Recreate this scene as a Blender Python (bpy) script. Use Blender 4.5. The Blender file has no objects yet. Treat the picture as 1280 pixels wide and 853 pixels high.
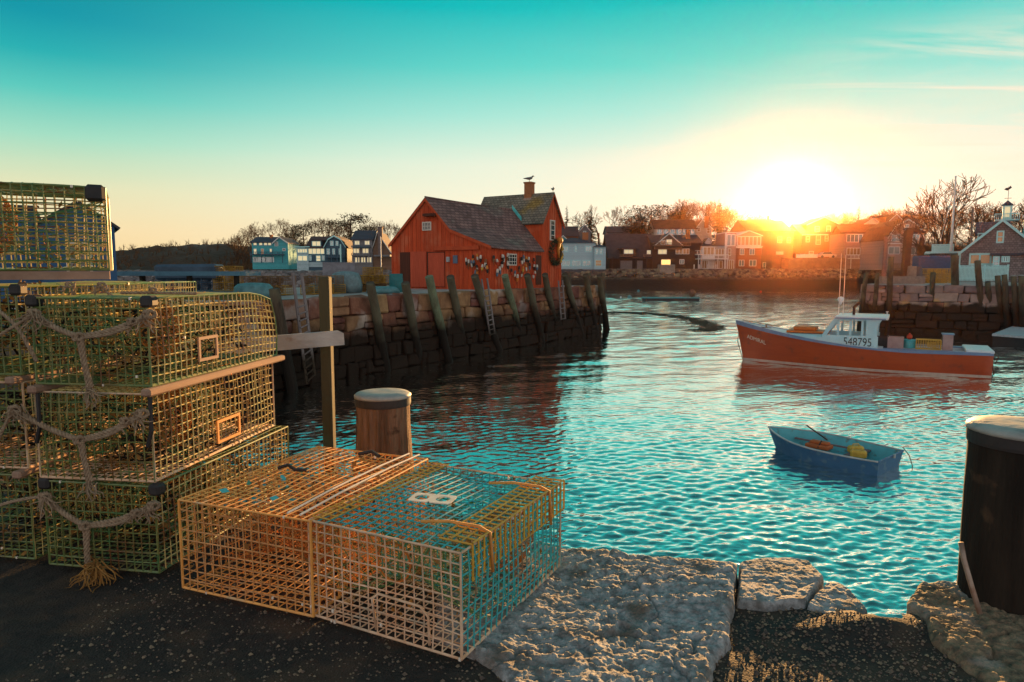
import bpy, math, random
import numpy as np
from mathutils import Vector, Matrix, noise
R = math.radians
sc = bpy.context.scene
COL = sc.collection
# ------------------------------------------------------------------ camera model
F = 853.3; H = 4.2; PITCH = math.atan(87.5 / F)
CP, SP = math.cos(PITCH), math.sin(PITCH)
def ray(px, py):
    u = (px - 640) / F; v = (426.5 - py) / F
    return (u, CP + v * SP, -SP + v * CP)
def P(px, py, Y):
    d = ray(px, py); k = Y / d[1]
    return Vector((d[0] * k, Y, H + d[2] * k))
def W(px, py, z):
    d = ray(px, py); k = (z - H) / d[2]
    return Vector((d[0] * k, d[1] * k, z))
def RL(px, py, P0, dr):
    d = ray(px, py)
    det = -d[0] * dr[1] + dr[0] * d[1]
    k = (-P0[0] * dr[1] + dr[0] * P0[1]) / det
    return ((k * d[0] - P0[0]) * dr[0] + (k * d[1] - P0[1]) * dr[1]), H + k * d[2]
def X(px, Y): return (px - 640) / 857.8 * Y
def Z(py, Y): return P(640, py, Y).z

# ------------------------------------------------------------------ object helpers
WM = {}
def T(name, label, cat, loc=(0, 0, 0), rz=0, group=None, kind=None):
    o = bpy.data.objects.new(name, None); COL.objects.link(o)
    o.location = loc; o.rotation_euler = (0, 0, rz); o.empty_display_size = .2
    WM[o.name] = Matrix.Translation(Vector(loc)) @ Matrix.Rotation(rz, 4, 'Z')
    return tag(o, label, cat, group, kind)
def tag(o, label=None, cat=None, group=None, kind=None):
    if label: o['label'] = label
    if cat: o['category'] = cat
    if group: o['group'] = group
    if kind: o['kind'] = kind
    return o
class MB:
    def __init__(s): s.v = []; s.f = []
    def add(s, vs, fs):
        b = len(s.v); s.v.extend([tuple(p) for p in vs]); s.f.extend([tuple(i + b for i in f) for f in fs]); return s
    def box(s, x0, x1, y0, y1, z0, z1, M=None):
        vs = [Vector((x, y, z)) for z in (z0, z1) for y in (y0, y1) for x in (x0, x1)]
        if M is not None: vs = [M @ p for p in vs]
        return s.add(vs, [(0, 2, 3, 1), (4, 5, 7, 6), (0, 1, 5, 4), (2, 6, 7, 3), (0, 4, 6, 2), (1, 3, 7, 5)])
    def bbox(s, x0, x1, y0, y1, z0, z1, b=.02, M=None, jit=0, rnd=None):
        """box with chamfered edges (24 verts), optional jitter"""
        c = Vector(((x0 + x1) / 2, (y0 + y1) / 2, (z0 + z1) / 2)); h = Vector(((x1 - x0) / 2, (y1 - y0) / 2, (z1 - z0) / 2))
        b = min(b, h.x * .45, h.y * .45, h.z * .45)
        vs = []; idx = {}
        for sx in (-1, 1):
            for sy in (-1, 1):
                for sz in (-1, 1):
                    j = Vector((0, 0, 0))
                    if jit: j = Vector((rnd.uniform(-jit, jit), rnd.uniform(-jit, jit), rnd.uniform(-jit, jit)))
                    for a in range(3):
                        q = Vector((sx * h.x, sy * h.y, sz * h.z)); q2 = Vector((sx * (h.x - b), sy * (h.y - b), sz * (h.z - b)))
                        q2[a] = q[a]; idx[(sx, sy, sz, a)] = len(vs); vs.append(c + q2 + j)
        fs = []
        for a in range(3):
            o1, o2 = [i for i in range(3) if i != a]
            for sg in (-1, 1):
                lp = []
                for (u, w) in ((-1, -1), (1, -1), (1, 1), (-1, 1)):
                    k = [0, 0, 0]; k[a] = sg; k[o1] = u; k[o2] = w; lp.append(idx[(k[0], k[1], k[2], a)])
                fl = (sg > 0) ^ (a == 1)
                fs.append(tuple(lp if fl else lp[::-1]))
        for a in range(3):  # edges along axis a
            o1, o2 = [i for i in range(3) if i != a]
            for u in (-1, 1):
                for w in (-1, 1):
                    ks = []
                    for e in (-1, 1):
                        k = [0, 0, 0]; k[a] = e; k[o1] = u; k[o2] = w; ks.append(tuple(k))
                    fs.append((idx[ks[0] + (o1,)], idx[ks[1] + (o1,)], idx[ks[1] + (o2,)], idx[ks[0] + (o2,)]))
        for sx in (-1, 1):
            for sy in (-1, 1):
                for sz in (-1, 1): fs.append(tuple(idx[(sx, sy, sz, a)] for a in range(3)))
        if M is not None: vs = [M @ p for p in vs]
        return s.add(vs, fs)
    def tube(s, pts, r, n=6, cap=True, flat=None):
        pts = [Vector(p) for p in pts]; m = len(pts)
        if m < 2: return s
        rs = r if isinstance(r, (list, tuple)) else [r] * m
        t0 = (pts[1] - pts[0]).normalized()
        up = Vector((0, 0, 1)) if abs(t0.z) < .9 else Vector((1, 0, 0))
        a = t0.cross(up).normalized()
        vs = []
        for i in range(m):
            t = (pts[min(i + 1, m - 1)] - pts[max(i - 1, 0)])
            t = t.normalized() if t.length > 1e-9 else t0
            a = (a - t * a.dot(t)); a = a.normalized() if a.length > 1e-6 else t.orthogonal().normalized()
            b = t.cross(a)
            for k in range(n):
                th = 2 * math.pi * k / n
                vs.append(pts[i] + a * (math.cos(th) * rs[i]) + b * (math.sin(th) * rs[i]))
        fs = [(i * n + k, i * n + (k + 1) % n, (i + 1) * n + (k + 1) % n, (i + 1) * n + k) for i in range(m - 1) for k in range(n)]
        if cap: fs += [tuple(range(n))[::-1], tuple((m - 1) * n + k for k in range(n))]
        return s.add(vs, fs)
    def prism(s, poly, vec):
        n = len(poly); vec = Vector(vec); vs = [Vector(p) for p in poly] + [Vector(p) + vec for p in poly]
        return s.add(vs, [tuple(range(n)), tuple(range(2 * n - 1, n - 1, -1))] + [(i, i + n, (i + 1) % n + n, (i + 1) % n) for i in range(n)])
    def quad(s, *p): return s.add(p, [tuple(range(len(p)))])
    def ball(s, c, r, nu=10, nv=7, jit=0, rnd=None):
        r = Vector(r) if not isinstance(r, (int, float)) else Vector((r, r, r)); c = Vector(c)
        vs = [c + Vector((0, 0, r.z))]
        for i in range(1, nv):
            for k in range(nu):
                a = math.pi * i / nv; b = 2 * math.pi * k / nu; q = 1 + (rnd.uniform(-jit, jit) if jit else 0)
                vs.append(c + Vector((r.x * math.sin(a) * math.cos(b) * q, r.y * math.sin(a) * math.sin(b) * q, r.z * math.cos(a) * q)))
        vs.append(c - Vector((0, 0, r.z))); L = len(vs) - 1
        fs = [(0, 1 + k, 1 + (k + 1) % nu) for k in range(nu)]
        fs += [(1 + i * nu + k, 1 + (i + 1) * nu + k, 1 + (i + 1) * nu + (k + 1) % nu, 1 + i * nu + (k + 1) % nu) for i in range(nv - 2) for k in range(nu)]
        fs += [(L, 1 + (nv - 2) * nu + (k + 1) % nu, 1 + (nv - 2) * nu + k) for k in range(nu)]
        return s.add(vs, fs)
    def lathe(s, c, prof, n=24, wob=None):
        c = Vector(c); vs = []
        for (r, z) in prof:
            for k in range(n):
                a = 2 * math.pi * k / n; rr = r * (wob(a, z) if wob else 1)
                vs.append(c + Vector((rr * math.cos(a), rr * math.sin(a), z)))
        m = len(prof)
        fs = [(i * n + k, i * n + (k + 1) % n, (i + 1) * n + (k + 1) % n, (i + 1) * n + k) for i in range(m - 1) for k in range(n)]
        fs += [tuple(range(n))[::-1], tuple((m - 1) * n + k for k in range(n))]
        return s.add(vs, fs)
    def build(s, name, m, parent=None, world=False, smooth=False, loc=None):
        vs = s.v
        if parent is not None and world:
            root = parent
            while root.parent: root = root.parent
            Mi = WM[root.name].inverted(); vs = [tuple(Mi @ Vector(p)) for p in vs]
        if loc is not None: vs = [(p[0] - loc[0], p[1] - loc[1], p[2] - loc[2]) for p in vs]
        me = bpy.data.meshes.new(name); me.from_pydata(vs, [], s.f); me.update()
        if smooth: me.polygons.foreach_set('use_smooth', [True] * len(me.polygons))
        if m: me.materials.append(m)
        o = bpy.data.objects.new(name, me); COL.objects.link(o)
        if loc is not None: o.location = loc
        if parent is not None: o.parent = parent
        return o
def copy_tree(o, parent=None):
    c = o.copy(); COL.objects.link(c); c.parent = parent
    for ch in [x for x in o.children]: copy_tree(ch, c)
    return c

# ------------------------------------------------------------------ materials
MATS = {}
def mat(name, c1, c2=None, rough=.7, spec=.3, metal=0, scale=4, detail=6, lo=.35, hi=.65, bump=0, bscale=None, bdist=.02,
        stretch=(1, 1, 1), emit=None, estr=0, island=0, c3=None, c3scale=1.5, c3lo=.55, c3hi=.65, zband=None):
    if name in MATS: return MATS[name]
    m = bpy.data.materials.new(name); m.use_nodes = True; nt = m.node_tree; N = nt.nodes; Lk = nt.links
    b = N['Principled BSDF']
    b.inputs['Roughness'].default_value = rough; b.inputs['Specular IOR Level'].default_value = spec; b.inputs['Metallic'].default_value = metal
    if c2 is None: c2 = tuple(x * .8 for x in c1)
    tc = N.new('ShaderNodeTexCoord'); mp = N.new('ShaderNodeMapping'); mp.inputs['Scale'].default_value = stretch
    Lk.new(tc.outputs['Object'], mp.inputs['Vector'])
    no = N.new('ShaderNodeTexNoise'); no.inputs['Scale'].default_value = scale; no.inputs['Detail'].default_value = detail; no.inputs['Roughness'].default_value = .65
    Lk.new(mp.outputs[0], no.inputs['Vector'])
    mr = N.new('ShaderNodeMapRange'); mr.inputs[1].default_value = lo; mr.inputs[2].default_value = hi
    Lk.new(no.outputs['Fac'], mr.inputs[0])
    mx = N.new('ShaderNodeMix'); mx.data_type = 'RGBA'
    mx.inputs[6].default_value = (*c1, 1); mx.inputs[7].default_value = (*c2, 1)
    Lk.new(mr.outputs[0], mx.inputs[0]); col = mx.outputs[2]
    if c3:
        n3 = N.new('ShaderNodeTexNoise'); n3.inputs['Scale'].default_value = c3scale; n3.inputs['Detail'].default_value = 5
        Lk.new(tc.outputs['Object'], n3.inputs['Vector'])
        m3 = N.new('ShaderNodeMapRange'); m3.inputs[1].default_value = c3lo; m3.inputs[2].default_value = c3hi; Lk.new(n3.outputs['Fac'], m3.inputs[0])
        x3 = N.new('ShaderNodeMix'); x3.data_type = 'RGBA'; Lk.new(m3.outputs[0], x3.inputs[0]); Lk.new(col, x3.inputs[6]); x3.inputs[7].default_value = (*c3, 1)
        col = x3.outputs[2]
    if island:
        g = N.new('ShaderNodeNewGeometry'); hs = N.new('ShaderNodeHueSaturation')
        m4 = N.new('ShaderNodeMapRange'); m4.inputs[3].default_value = 1 - island; m4.inputs[4].default_value = 1 + island
        Lk.new(g.outputs['Random Per Island'], m4.inputs[0]); Lk.new(m4.outputs[0], hs.inputs['Value']); Lk.new(col, hs.inputs['Color'])
        ad = N.new('ShaderNodeMath'); ad.operation = 'MULTIPLY_ADD'; ad.inputs[1].default_value = .05; ad.inputs[2].default_value = .475
        Lk.new(g.outputs['Random Per Island'], ad.inputs[0]); Lk.new(ad.outputs[0], hs.inputs['Hue']); col = hs.outputs[0]
    if zband:   # tidal weed: (z_low, z_high, colour), follows world height with a ragged edge
        g2 = N.new('ShaderNodeNewGeometry'); sx = N.new('ShaderNodeSeparateXYZ'); Lk.new(g2.outputs['Position'], sx.inputs[0])
        nz = N.new('ShaderNodeTexNoise'); nz.inputs['Scale'].default_value = 1.3; nz.inputs['Detail'].default_value = 6; Lk.new(g2.outputs['Position'], nz.inputs['Vector'])
        ma = N.new('ShaderNodeMath'); ma.operation = 'MULTIPLY_ADD'; ma.inputs[1].default_value = -1.2; Lk.new(nz.outputs['Fac'], ma.inputs[0]); Lk.new(sx.outputs['Z'], ma.inputs[2])
        mz = N.new('ShaderNodeMapRange'); mz.inputs[1].default_value = zband[0] - .6; mz.inputs[2].default_value = zband[1] - .6; Lk.new(ma.outputs[0], mz.inputs[0])
        xz = N.new('ShaderNodeMix'); xz.data_type = 'RGBA'; Lk.new(mz.outputs[0], xz.inputs[0]); xz.inputs[6].default_value = (*zband[2], 1); Lk.new(col, xz.inputs[7]); col = xz.outputs[2]
    Lk.new(col, b.inputs['Base Color'])
    if bump:
        nb = N.new('ShaderNodeTexNoise'); nb.inputs['Scale'].default_value = bscale or scale * 3; nb.inputs['Detail'].default_value = 8
        Lk.new(mp.outputs[0], nb.inputs['Vector'])
        bp = N.new('ShaderNodeBump'); bp.inputs['Strength'].default_value = bump; bp.inputs['Distance'].default_value = bdist
        Lk.new(nb.outputs['Fac'], bp.inputs['Height']); Lk.new(bp.outputs[0], b.inputs['Normal'])
    if emit: b.inputs['Emission Color'].default_value = (*emit, 1); b.inputs['Emission Strength'].default_value = estr
    MATS[name] = m; return m
def boards(name, c1, c2, pitch=.22, axis='X', bump=.4, rough=.8, var=.25, c3=None):
    """vertical boards or courses: a colour per board, a groove between them"""
    if name in MATS: return MATS[name]
    m = mat(name, c1, c2, rough=rough, c3=c3, c3scale=.9, c3lo=.5, c3hi=.72, scale=2.5, stretch=(6, 6, .7) if axis in 'XY' else (1, 1, 5))
    nt = m.node_tree; N = nt.nodes; Lk = nt.links; b = N['Principled BSDF']; src = b.inputs['Base Color'].links[0].from_socket
    tc = N.new('ShaderNodeTexCoord'); sx = N.new('ShaderNodeSeparateXYZ'); Lk.new(tc.outputs['Object'], sx.inputs[0])
    dv = N.new('ShaderNodeMath'); dv.operation = 'DIVIDE'; dv.inputs[1].default_value = pitch
    if axis == 'X':
        ad = N.new('ShaderNodeMath'); ad.operation = 'ADD'; Lk.new(sx.outputs['X'], ad.inputs[0]); Lk.new(sx.outputs['Y'], ad.inputs[1]); Lk.new(ad.outputs[0], dv.inputs[0])
    else: Lk.new(sx.outputs[axis], dv.inputs[0])
    fl = N.new('ShaderNodeMath'); fl.operation = 'FLOOR'; Lk.new(dv.outputs[0], fl.inputs[0])
    fr = N.new('ShaderNodeMath'); fr.operation = 'FRACT'; Lk.new(dv.outputs[0], fr.inputs[0])
    wn = N.new('ShaderNodeTexWhiteNoise'); wn.noise_dimensions = '1D'; Lk.new(fl.outputs[0], wn.inputs['W'])
    mr = N.new('ShaderNodeMapRange'); mr.inputs[3].default_value = 1 - var; mr.inputs[4].default_value = 1 + var; Lk.new(wn.outputs['Value'], mr.inputs[0])
    hs = N.new('ShaderNodeHueSaturation'); Lk.new(src, hs.inputs['Color']); Lk.new(mr.outputs[0], hs.inputs['Value']); Lk.new(hs.outputs[0], b.inputs['Base Color'])
    gt = N.new('ShaderNodeMapRange'); gt.inputs[1].default_value = 0; gt.inputs[2].default_value = .12; Lk.new(fr.outputs[0], gt.inputs[0])
    bp = N.new('ShaderNodeBump'); bp.inputs['Strength'].default_value = bump; bp.inputs['Distance'].default_value = .02
    Lk.new(gt.outputs[0], bp.inputs['Height']); Lk.new(bp.outputs[0], b.inputs['Normal'])
    return m
def shingles(name, c1, c2, course=.16, wid=.25, along='Y', c3=None):
    """shingle courses by height with a random tone per shingle"""
    if name in MATS: return MATS[name]
    m = mat(name, c1, c2, rough=.85, scale=1.2, c3=c3, c3scale=.5)
    nt = m.node_tree; N = nt.nodes; Lk = nt.links; b = N['Principled BSDF']; src = b.inputs['Base Color'].links[0].from_socket
    tc = N.new('ShaderNodeTexCoord'); sx = N.new('ShaderNodeSeparateXYZ'); Lk.new(tc.outputs['Object'], sx.inputs[0])
    cb = N.new('ShaderNodeCombineXYZ'); Lk.new(sx.outputs[along], cb.inputs[0]); Lk.new(sx.outputs['Z'], cb.inputs[1])
    br = N.new('ShaderNodeTexBrick'); br.inputs['Scale'].default_value = 1; br.inputs['Brick Width'].default_value = wid; br.inputs['Row Height'].default_value = course
    br.inputs['Mortar Size'].default_value = .018; br.inputs['Color1'].default_value = (1.25, 1.25, 1.25, 1); br.inputs['Color2'].default_value = (.72, .72, .72, 1); br.inputs['Mortar'].default_value = (.4, .4, .4, 1)
    Lk.new(cb.outputs[0], br.inputs['Vector'])
    mu = N.new('ShaderNodeMix'); mu.data_type = 'RGBA'; mu.blend_type = 'MULTIPLY'; mu.inputs[0].default_value = 1
    Lk.new(src, mu.inputs[6]); Lk.new(br.outputs['Color'], mu.inputs[7]); Lk.new(mu.outputs[2], b.inputs['Base Color'])
    bp = N.new('ShaderNodeBump'); bp.inputs['Strength'].default_value = .5; bp.inputs['Distance'].default_value = .02; Lk.new(br.outputs['Fac'], bp.inputs['Height']); bp.invert = True
    Lk.new(bp.outputs[0], b.inputs['Normal'])
    return m

# ------------------------------------------------------------------ world, sun, camera
SUN_EL, SUN_AZ = R(4.7), R(22.0)
SDIR = Vector((math.sin(SUN_AZ) * math.cos(SUN_EL), math.cos(SUN_AZ) * math.cos(SUN_EL), math.sin(SUN_EL)))
def make_world():
    w = bpy.data.worlds.new('World'); sc.world = w; w.use_nodes = True; nt = w.node_tree; N = nt.nodes; Lk = nt.links
    bg = N['Background']; bg.inputs['Strength'].default_value = 1
    tc = N.new('ShaderNodeTexCoord'); sx = N.new('ShaderNodeSeparateXYZ'); Lk.new(tc.outputs['Generated'], sx.inputs[0])
    def M(op, a, b=None, c=None):
        n = N.new('ShaderNodeMath'); n.operation = op
        for i, q in enumerate((a, b, c)):
            if q is None: continue
            if isinstance(q, (int, float)): n.inputs[i].default_value = q
            else: Lk.new(q, n.inputs[i])
        return n.outputs[0]
    def ramp(f, stops):
        r = N.new('ShaderNodeValToRGB'); e = r.color_ramp.elements
        while len(e) > 1: e.remove(e[-1])
        e[0].position = stops[0][0]; e[0].color = (*stops[0][1], 1)
        for p, c in stops[1:]: q = e.new(p); q.color = (*c, 1)
        Lk.new(f, r.inputs[0]); return r.outputs['Color']
    def mixc(f, a, b, bt='MIX'):
        m = N.new('ShaderNodeMix'); m.data_type = 'RGBA'; m.blend_type = bt
        if isinstance(f, (int, float)): m.inputs[0].default_value = f
        else: Lk.new(f, m.inputs[0])
        for i, q in ((6, a), (7, b)):
            if isinstance(q, tuple): m.inputs[i].default_value = (*q, 1)
            else: Lk.new(q, m.inputs[i])
        return m.outputs[2]
    z = sx.outputs['Z']; zc = M('MAXIMUM', z, 0.0)
    west = ramp(zc, SKY_WEST)
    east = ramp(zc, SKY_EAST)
    hx = N.new('ShaderNodeCombineXYZ'); Lk.new(sx.outputs['X'], hx.inputs[0]); Lk.new(sx.outputs['Y'], hx.inputs[1])
    hn = N.new('ShaderNodeVectorMath'); hn.operation = 'NORMALIZE'; Lk.new(hx.outputs[0], hn.inputs[0])
    hd_ = N.new('ShaderNodeVectorMath'); hd_.operation = 'DOT_PRODUCT'; Lk.new(hn.outputs[0], hd_.inputs[0]); hd_.inputs[1].default_value = (math.sin(SUN_AZ), math.cos(SUN_AZ), 0)
    sw = N.new('ShaderNodeMapRange'); sw.inputs[1].default_value = .55; sw.inputs[2].default_value = .995; sw.interpolation_type = 'SMOOTHSTEP'; Lk.new(hd_.outputs['Value'], sw.inputs[0])
    west = mixc(sw.outputs[0], west, ramp(zc, SKY_SUN))
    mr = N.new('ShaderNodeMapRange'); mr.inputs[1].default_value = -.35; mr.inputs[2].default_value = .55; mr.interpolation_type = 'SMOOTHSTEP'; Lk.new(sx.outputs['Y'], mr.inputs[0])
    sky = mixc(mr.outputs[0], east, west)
    # clouds: thin streaks on a plane high overhead
    zz = M('ADD', zc, .06); cx = M('DIVIDE', sx.outputs['X'], zz); cy = M('DIVIDE', sx.outputs['Y'], zz)
    cb = N.new('ShaderNodeCombineXYZ'); Lk.new(cx, cb.inputs[0]); Lk.new(cy, cb.inputs[1])
    mp = N.new('ShaderNodeMapping'); mp.inputs['Rotation'].default_value = (0, 0, R(-14)); mp.inputs['Scale'].default_value = (.34, .9, 1); mp.inputs['Location'].default_value = CLOUD_OFF; Lk.new(cb.outputs[0], mp.inputs['Vector'])
    no = N.new('ShaderNodeTexNoise'); no.inputs['Scale'].default_value = .8; no.inputs['Detail'].default_value = 7; no.inputs['Roughness'].default_value = .55; no.inputs['Distortion'].default_value = .6; Lk.new(mp.outputs[0], no.inputs['Vector'])
    cr = N.new('ShaderNodeMapRange'); cr.inputs[1].default_value = .46; cr.inputs[2].default_value = .66; cr.interpolation_type = 'SMOOTHSTEP'; Lk.new(no.outputs['Fac'], cr.inputs[0])
    dot = N.new('ShaderNodeVectorMath'); dot.operation = 'DOT_PRODUCT'; Lk.new(tc.outputs['Generated'], dot.inputs[0]); dot.inputs[1].default_value = SDIR
    d = M('MAXIMUM', dot.outputs['Value'], 0.0)
    near = M('POWER', d, 9.0)
    lowz = N.new('ShaderNodeMapRange'); lowz.inputs[1].default_value = .40; lowz.inputs[2].default_value = .20; Lk.new(zc, lowz.inputs[0])
    side = N.new('ShaderNodeMapRange'); side.inputs[1].default_value = -.05; side.inputs[2].default_value = .35; side.inputs[3].default_value = .12; Lk.new(sx.outputs['X'], side.inputs[0])
    cf = M('MULTIPLY', M('MULTIPLY', cr.outputs[0], lowz.outputs[0]), M('MULTIPLY', side.outputs[0], .3))
    sky = mixc(cf, sky, CLOUD_COL)
    mp2 = N.new('ShaderNodeMapping'); mp2.inputs['Rotation'].default_value = (0, 0, R(38)); mp2.inputs['Scale'].default_value = (.55, 2.4, 1); mp2.inputs['Location'].default_value = (.7, 2.2, 0); Lk.new(cb.outputs[0], mp2.inputs['Vector'])
    n2 = N.new('ShaderNodeTexNoise'); n2.inputs['Scale'].default_value = 1.0; n2.inputs['Detail'].default_value = 8; n2.inputs['Distortion'].default_value = .9; Lk.new(mp2.outputs[0], n2.inputs['Vector'])
    def mapr(src, a, b_):
        q = N.new('ShaderNodeMapRange'); q.interpolation_type = 'SMOOTHSTEP'; q.inputs[1].default_value = a; q.inputs[2].default_value = b_; Lk.new(src, q.inputs[0]); return q.outputs[0]
    c2 = M('MULTIPLY', M('MULTIPLY', mapr(n2.outputs['Fac'], .42, .60), mapr(sx.outputs['X'], .30, .52)), M('MULTIPLY', mapr(zc, .09, .15), mapr(zc, .31, .22)))
    sky = mixc(M('MULTIPLY', c2, .95), sky, tuple(q * KW for q in (1.0, .85, .67)))
    g1 = M('MULTIPLY', M('POWER', d, 1500.0), GLOW[0]); band = N.new('ShaderNodeMapRange'); band.inputs[1].default_value = .21; band.inputs[2].default_value = .05; band.interpolation_type = 'SMOOTHSTEP'; Lk.new(zc, band.inputs[0])
    g2 = M('MULTIPLY', M('MULTIPLY', M('POWER', d, 130.0), band.outputs[0]), GLOW[1]); g3 = M('MULTIPLY', M('MULTIPLY', M('POWER', d, 12.0), band.outputs[0]), GLOW[2])
    ups = M('GREATER_THAN', z, -.01)
    for g, c in ((g1, (1, .8, .4)), (g2, (1, .9, .66)), (g3, (1, .84, .5))):
        gm = M('MULTIPLY', g, ups)
        sky = mixc(gm, sky, c, 'ADD') if False else addc(N, Lk, sky, gm, c)
    st = N.new('ShaderNodeTexSky'); st.sky_type = 'NISHITA'; st.sun_disc = False; st.sun_elevation = SUN_EL; st.sun_rotation = SUN_AZ
    sky = mixc(.0006, sky, st.outputs[0], 'ADD')
    below = M('LESS_THAN', z, -.002)
    sky = mixc(below, sky, (.06, .09, .1))
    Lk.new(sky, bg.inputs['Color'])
def addc(N, Lk, base, fac, c):
    v = N.new('ShaderNodeVectorMath'); v.operation = 'SCALE'; v.inputs[0].default_value = c; Lk.new(fac, v.inputs['Scale'])
    a = N.new('ShaderNodeVectorMath'); a.operation = 'ADD'; Lk.new(base, a.inputs[0]); Lk.new(v.outputs[0], a.inputs[1])
    return a.outputs[0]
EXPO = 1.75; KW = 1 / 2 ** EXPO
sc_ = lambda st, k: [(p, tuple(q * k for q in c)) for p, c in st]
SKY_WEST = sc_([(0, (.95, .68, .33)), (.05, (.95, .75, .42)), (.10, (.80, .79, .50)), (.16, (.37, .74, .56)), (.21, (.11, .60, .52)), (.25, (.022, .44, .45)), (.29, (.006, .32, .40)), (.37, (.005, .25, .31)), (.6, (.03, .26, .29)), (1, (.04, .15, .18))], KW)
SKY_SUN = sc_([(0, (1.02, .84, .52)), (.08, (1.0, .93, .70)), (.15, (.84, .91, .74)), (.215, (.42, .82, .70)), (.275, (.13, .70, .61)), (.345, (.0, .54, .53)), (.42, (.025, .42, .41)), (.6, (.04, .30, .32)), (1, (.04, .15, .18))], KW)
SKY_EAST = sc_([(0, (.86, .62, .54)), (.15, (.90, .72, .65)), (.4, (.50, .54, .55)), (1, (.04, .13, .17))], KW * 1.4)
CLOUD_COL = (1.05 * KW, .88 * KW, .64 * KW); CLOUD_OFF = (3.1, 1.7, 0); GLOW = (4.0 * KW, .5 * KW, .03 * KW)
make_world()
sl = bpy.data.lights.new('sun', 'SUN'); sl.energy = 5.0; sl.angle = R(.5); sl.color = (1, .52, .18)
so = bpy.data.objects.new('sun', sl); COL.objects.link(so); so.rotation_euler = SDIR.to_track_quat('Z', 'Y').to_euler()
cam = bpy.data.cameras.new('camera'); cam.sensor_width = 36; cam.lens = 24.0; cam.clip_end = 3000; cam.clip_start = .05
co = bpy.data.objects.new('camera', cam); COL.objects.link(co); co.location = (0, 0, H); co.rotation_euler = (math.pi / 2 - PITCH, 0, 0); sc.camera = co
sc.view_settings.view_transform = 'Standard'; sc.view_settings.look = 'None'; sc.view_settings.exposure = EXPO; sc.view_settings.gamma = 1
sc.view_settings.use_curve_mapping = False
sc.cycles.max_bounces = 6; sc.cycles.transparent_max_bounces = 8; sc.cycles.use_denoising = True
sc.cycles.sample_clamp_indirect = 6
# ------------------------------------------------------------------ shared materials
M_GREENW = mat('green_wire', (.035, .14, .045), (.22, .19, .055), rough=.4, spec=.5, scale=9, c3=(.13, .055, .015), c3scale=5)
M_SUNOLIVE = mat('sunlit_olive_wire', (.62, .52, .19), (.60, .40, .15), rough=.4, spec=.7, scale=8, c3=(.2, .09, .03), c3scale=4)  # olive wire with the sun's brightness put into its colour
M_ORANGE = mat('orange_wire', (.82, .40, .09), (.66, .27, .06), rough=.5, spec=.5, scale=7, c3=(.5, .36, .2), c3scale=6)
M_RUST = mat('rust_wire', (.74, .54, .38), (.50, .27, .14), rough=.65, scale=9, c3=(.42, .33, .24), c3scale=7)
M_TEAL = mat('teal_wire', (.03, .33, .38), (.05, .42, .42), rough=.4, spec=.5, scale=8, c3=(.2, .14, .08), c3scale=6, c3lo=.58, c3hi=.62)
M_YELLOW = mat('yellow_wire', (.62, .36, .035), (.5, .25, .03), rough=.4, spec=.5, scale=8)
M_NET = mat('orange_twine', (.46, .17, .03), (.30, .10, .025), rough=.9, scale=20)
M_NETG = mat('green_twine', (.05, .2, .1), (.12, .2, .06), rough=.9, scale=20)
M_WEED = mat('dried_weed', (.34, .17, .04), (.14, .07, .02), rough=.85, scale=12)
M_ROPE = mat('tan_rope', (.32, .235, .16), (.20, .14, .09), rough=.95, scale=40, bump=.5, bscale=150, bdist=.003)
M_RUBBER = mat('black_rubber', (.018, .018, .02), (.035, .03, .03), rough=.6, scale=8)
M_BUNGEE = mat('orange_bungee', (.62, .28, .07), (.5, .2, .05), rough=.7, scale=20)
M_WHITEP = mat('white_plastic', (.75, .68, .58), (.6, .52, .44), rough=.5, scale=12)
M_RUNNER = mat('runner_wood', (.33, .22, .16), (.22, .13, .09), rough=.85, scale=5, stretch=(1, .15, 1), bump=.3)
M_GREYWOOD = mat('grey_board', (.40, .42, .44), (.24, .23, .225), rough=.85, scale=6, stretch=(.15, 1, 1), bump=.4, c3=(.20, .15, .12), c3scale=9, c3lo=.6, c3hi=.7)
M_POST = mat('green_stained_post', (.06, .058, .032), (.035, .028, .018), rough=.85, scale=5, stretch=(1, 1, .15), bump=.4, c3=(.05, .12, .085), c3scale=4, c3lo=.55, c3hi=.75)
M_PILE = mat('dark_piling', (.030, .022, .016), (.012, .009, .007), rough=.9, spec=.2, scale=5, stretch=(2.5, 2.5, .3), bump=.8, bdist=.02, c3=(.07, .042, .025), c3scale=8, c3lo=.64, c3hi=.74)
M_BOLL = mat('brown_bollard', (.25, .145, .09), (.10, .055, .032), rough=.9, spec=.2, scale=6, stretch=(3, 3, .3), bump=1, bscale=14, bdist=.05, c3=(.06, .035, .022), c3scale=9, c3lo=.58, c3hi=.66)
M_CAP = mat('pale_cap', (.34, .35, .33), (.20, .21, .205), rough=.55, scale=7, bump=.2, c3=(.12, .12, .115), c3scale=7, c3lo=.58, c3hi=.7)
M_IRON = mat('iron', (.09, .07, .06), (.14, .08, .05), rough=.6, metal=.6, scale=12)
M_GALV = mat('worn_pipe', (.34, .27, .22), (.22, .13, .09), rough=.5, metal=.4, scale=14)
M_GRANITE = mat('granite', (.37, .375, .38), (.13, .13, .13), rough=.85, spec=.25, scale=26, detail=12, lo=.38, hi=.62, bump=1, bscale=120, bdist=.007, c3=(.13, .105, .085), c3scale=5.5, c3lo=.53, c3hi=.70)
M_GRANT = mat('tan_granite', (.27, .19, .12), (.09, .065, .045), rough=.85, spec=.25, scale=22, detail=12, lo=.38, hi=.62, bump=1, bscale=120, bdist=.007, c3=(.30, .28, .26), c3scale=2.2, c3lo=.52, c3hi=.62)
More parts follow.
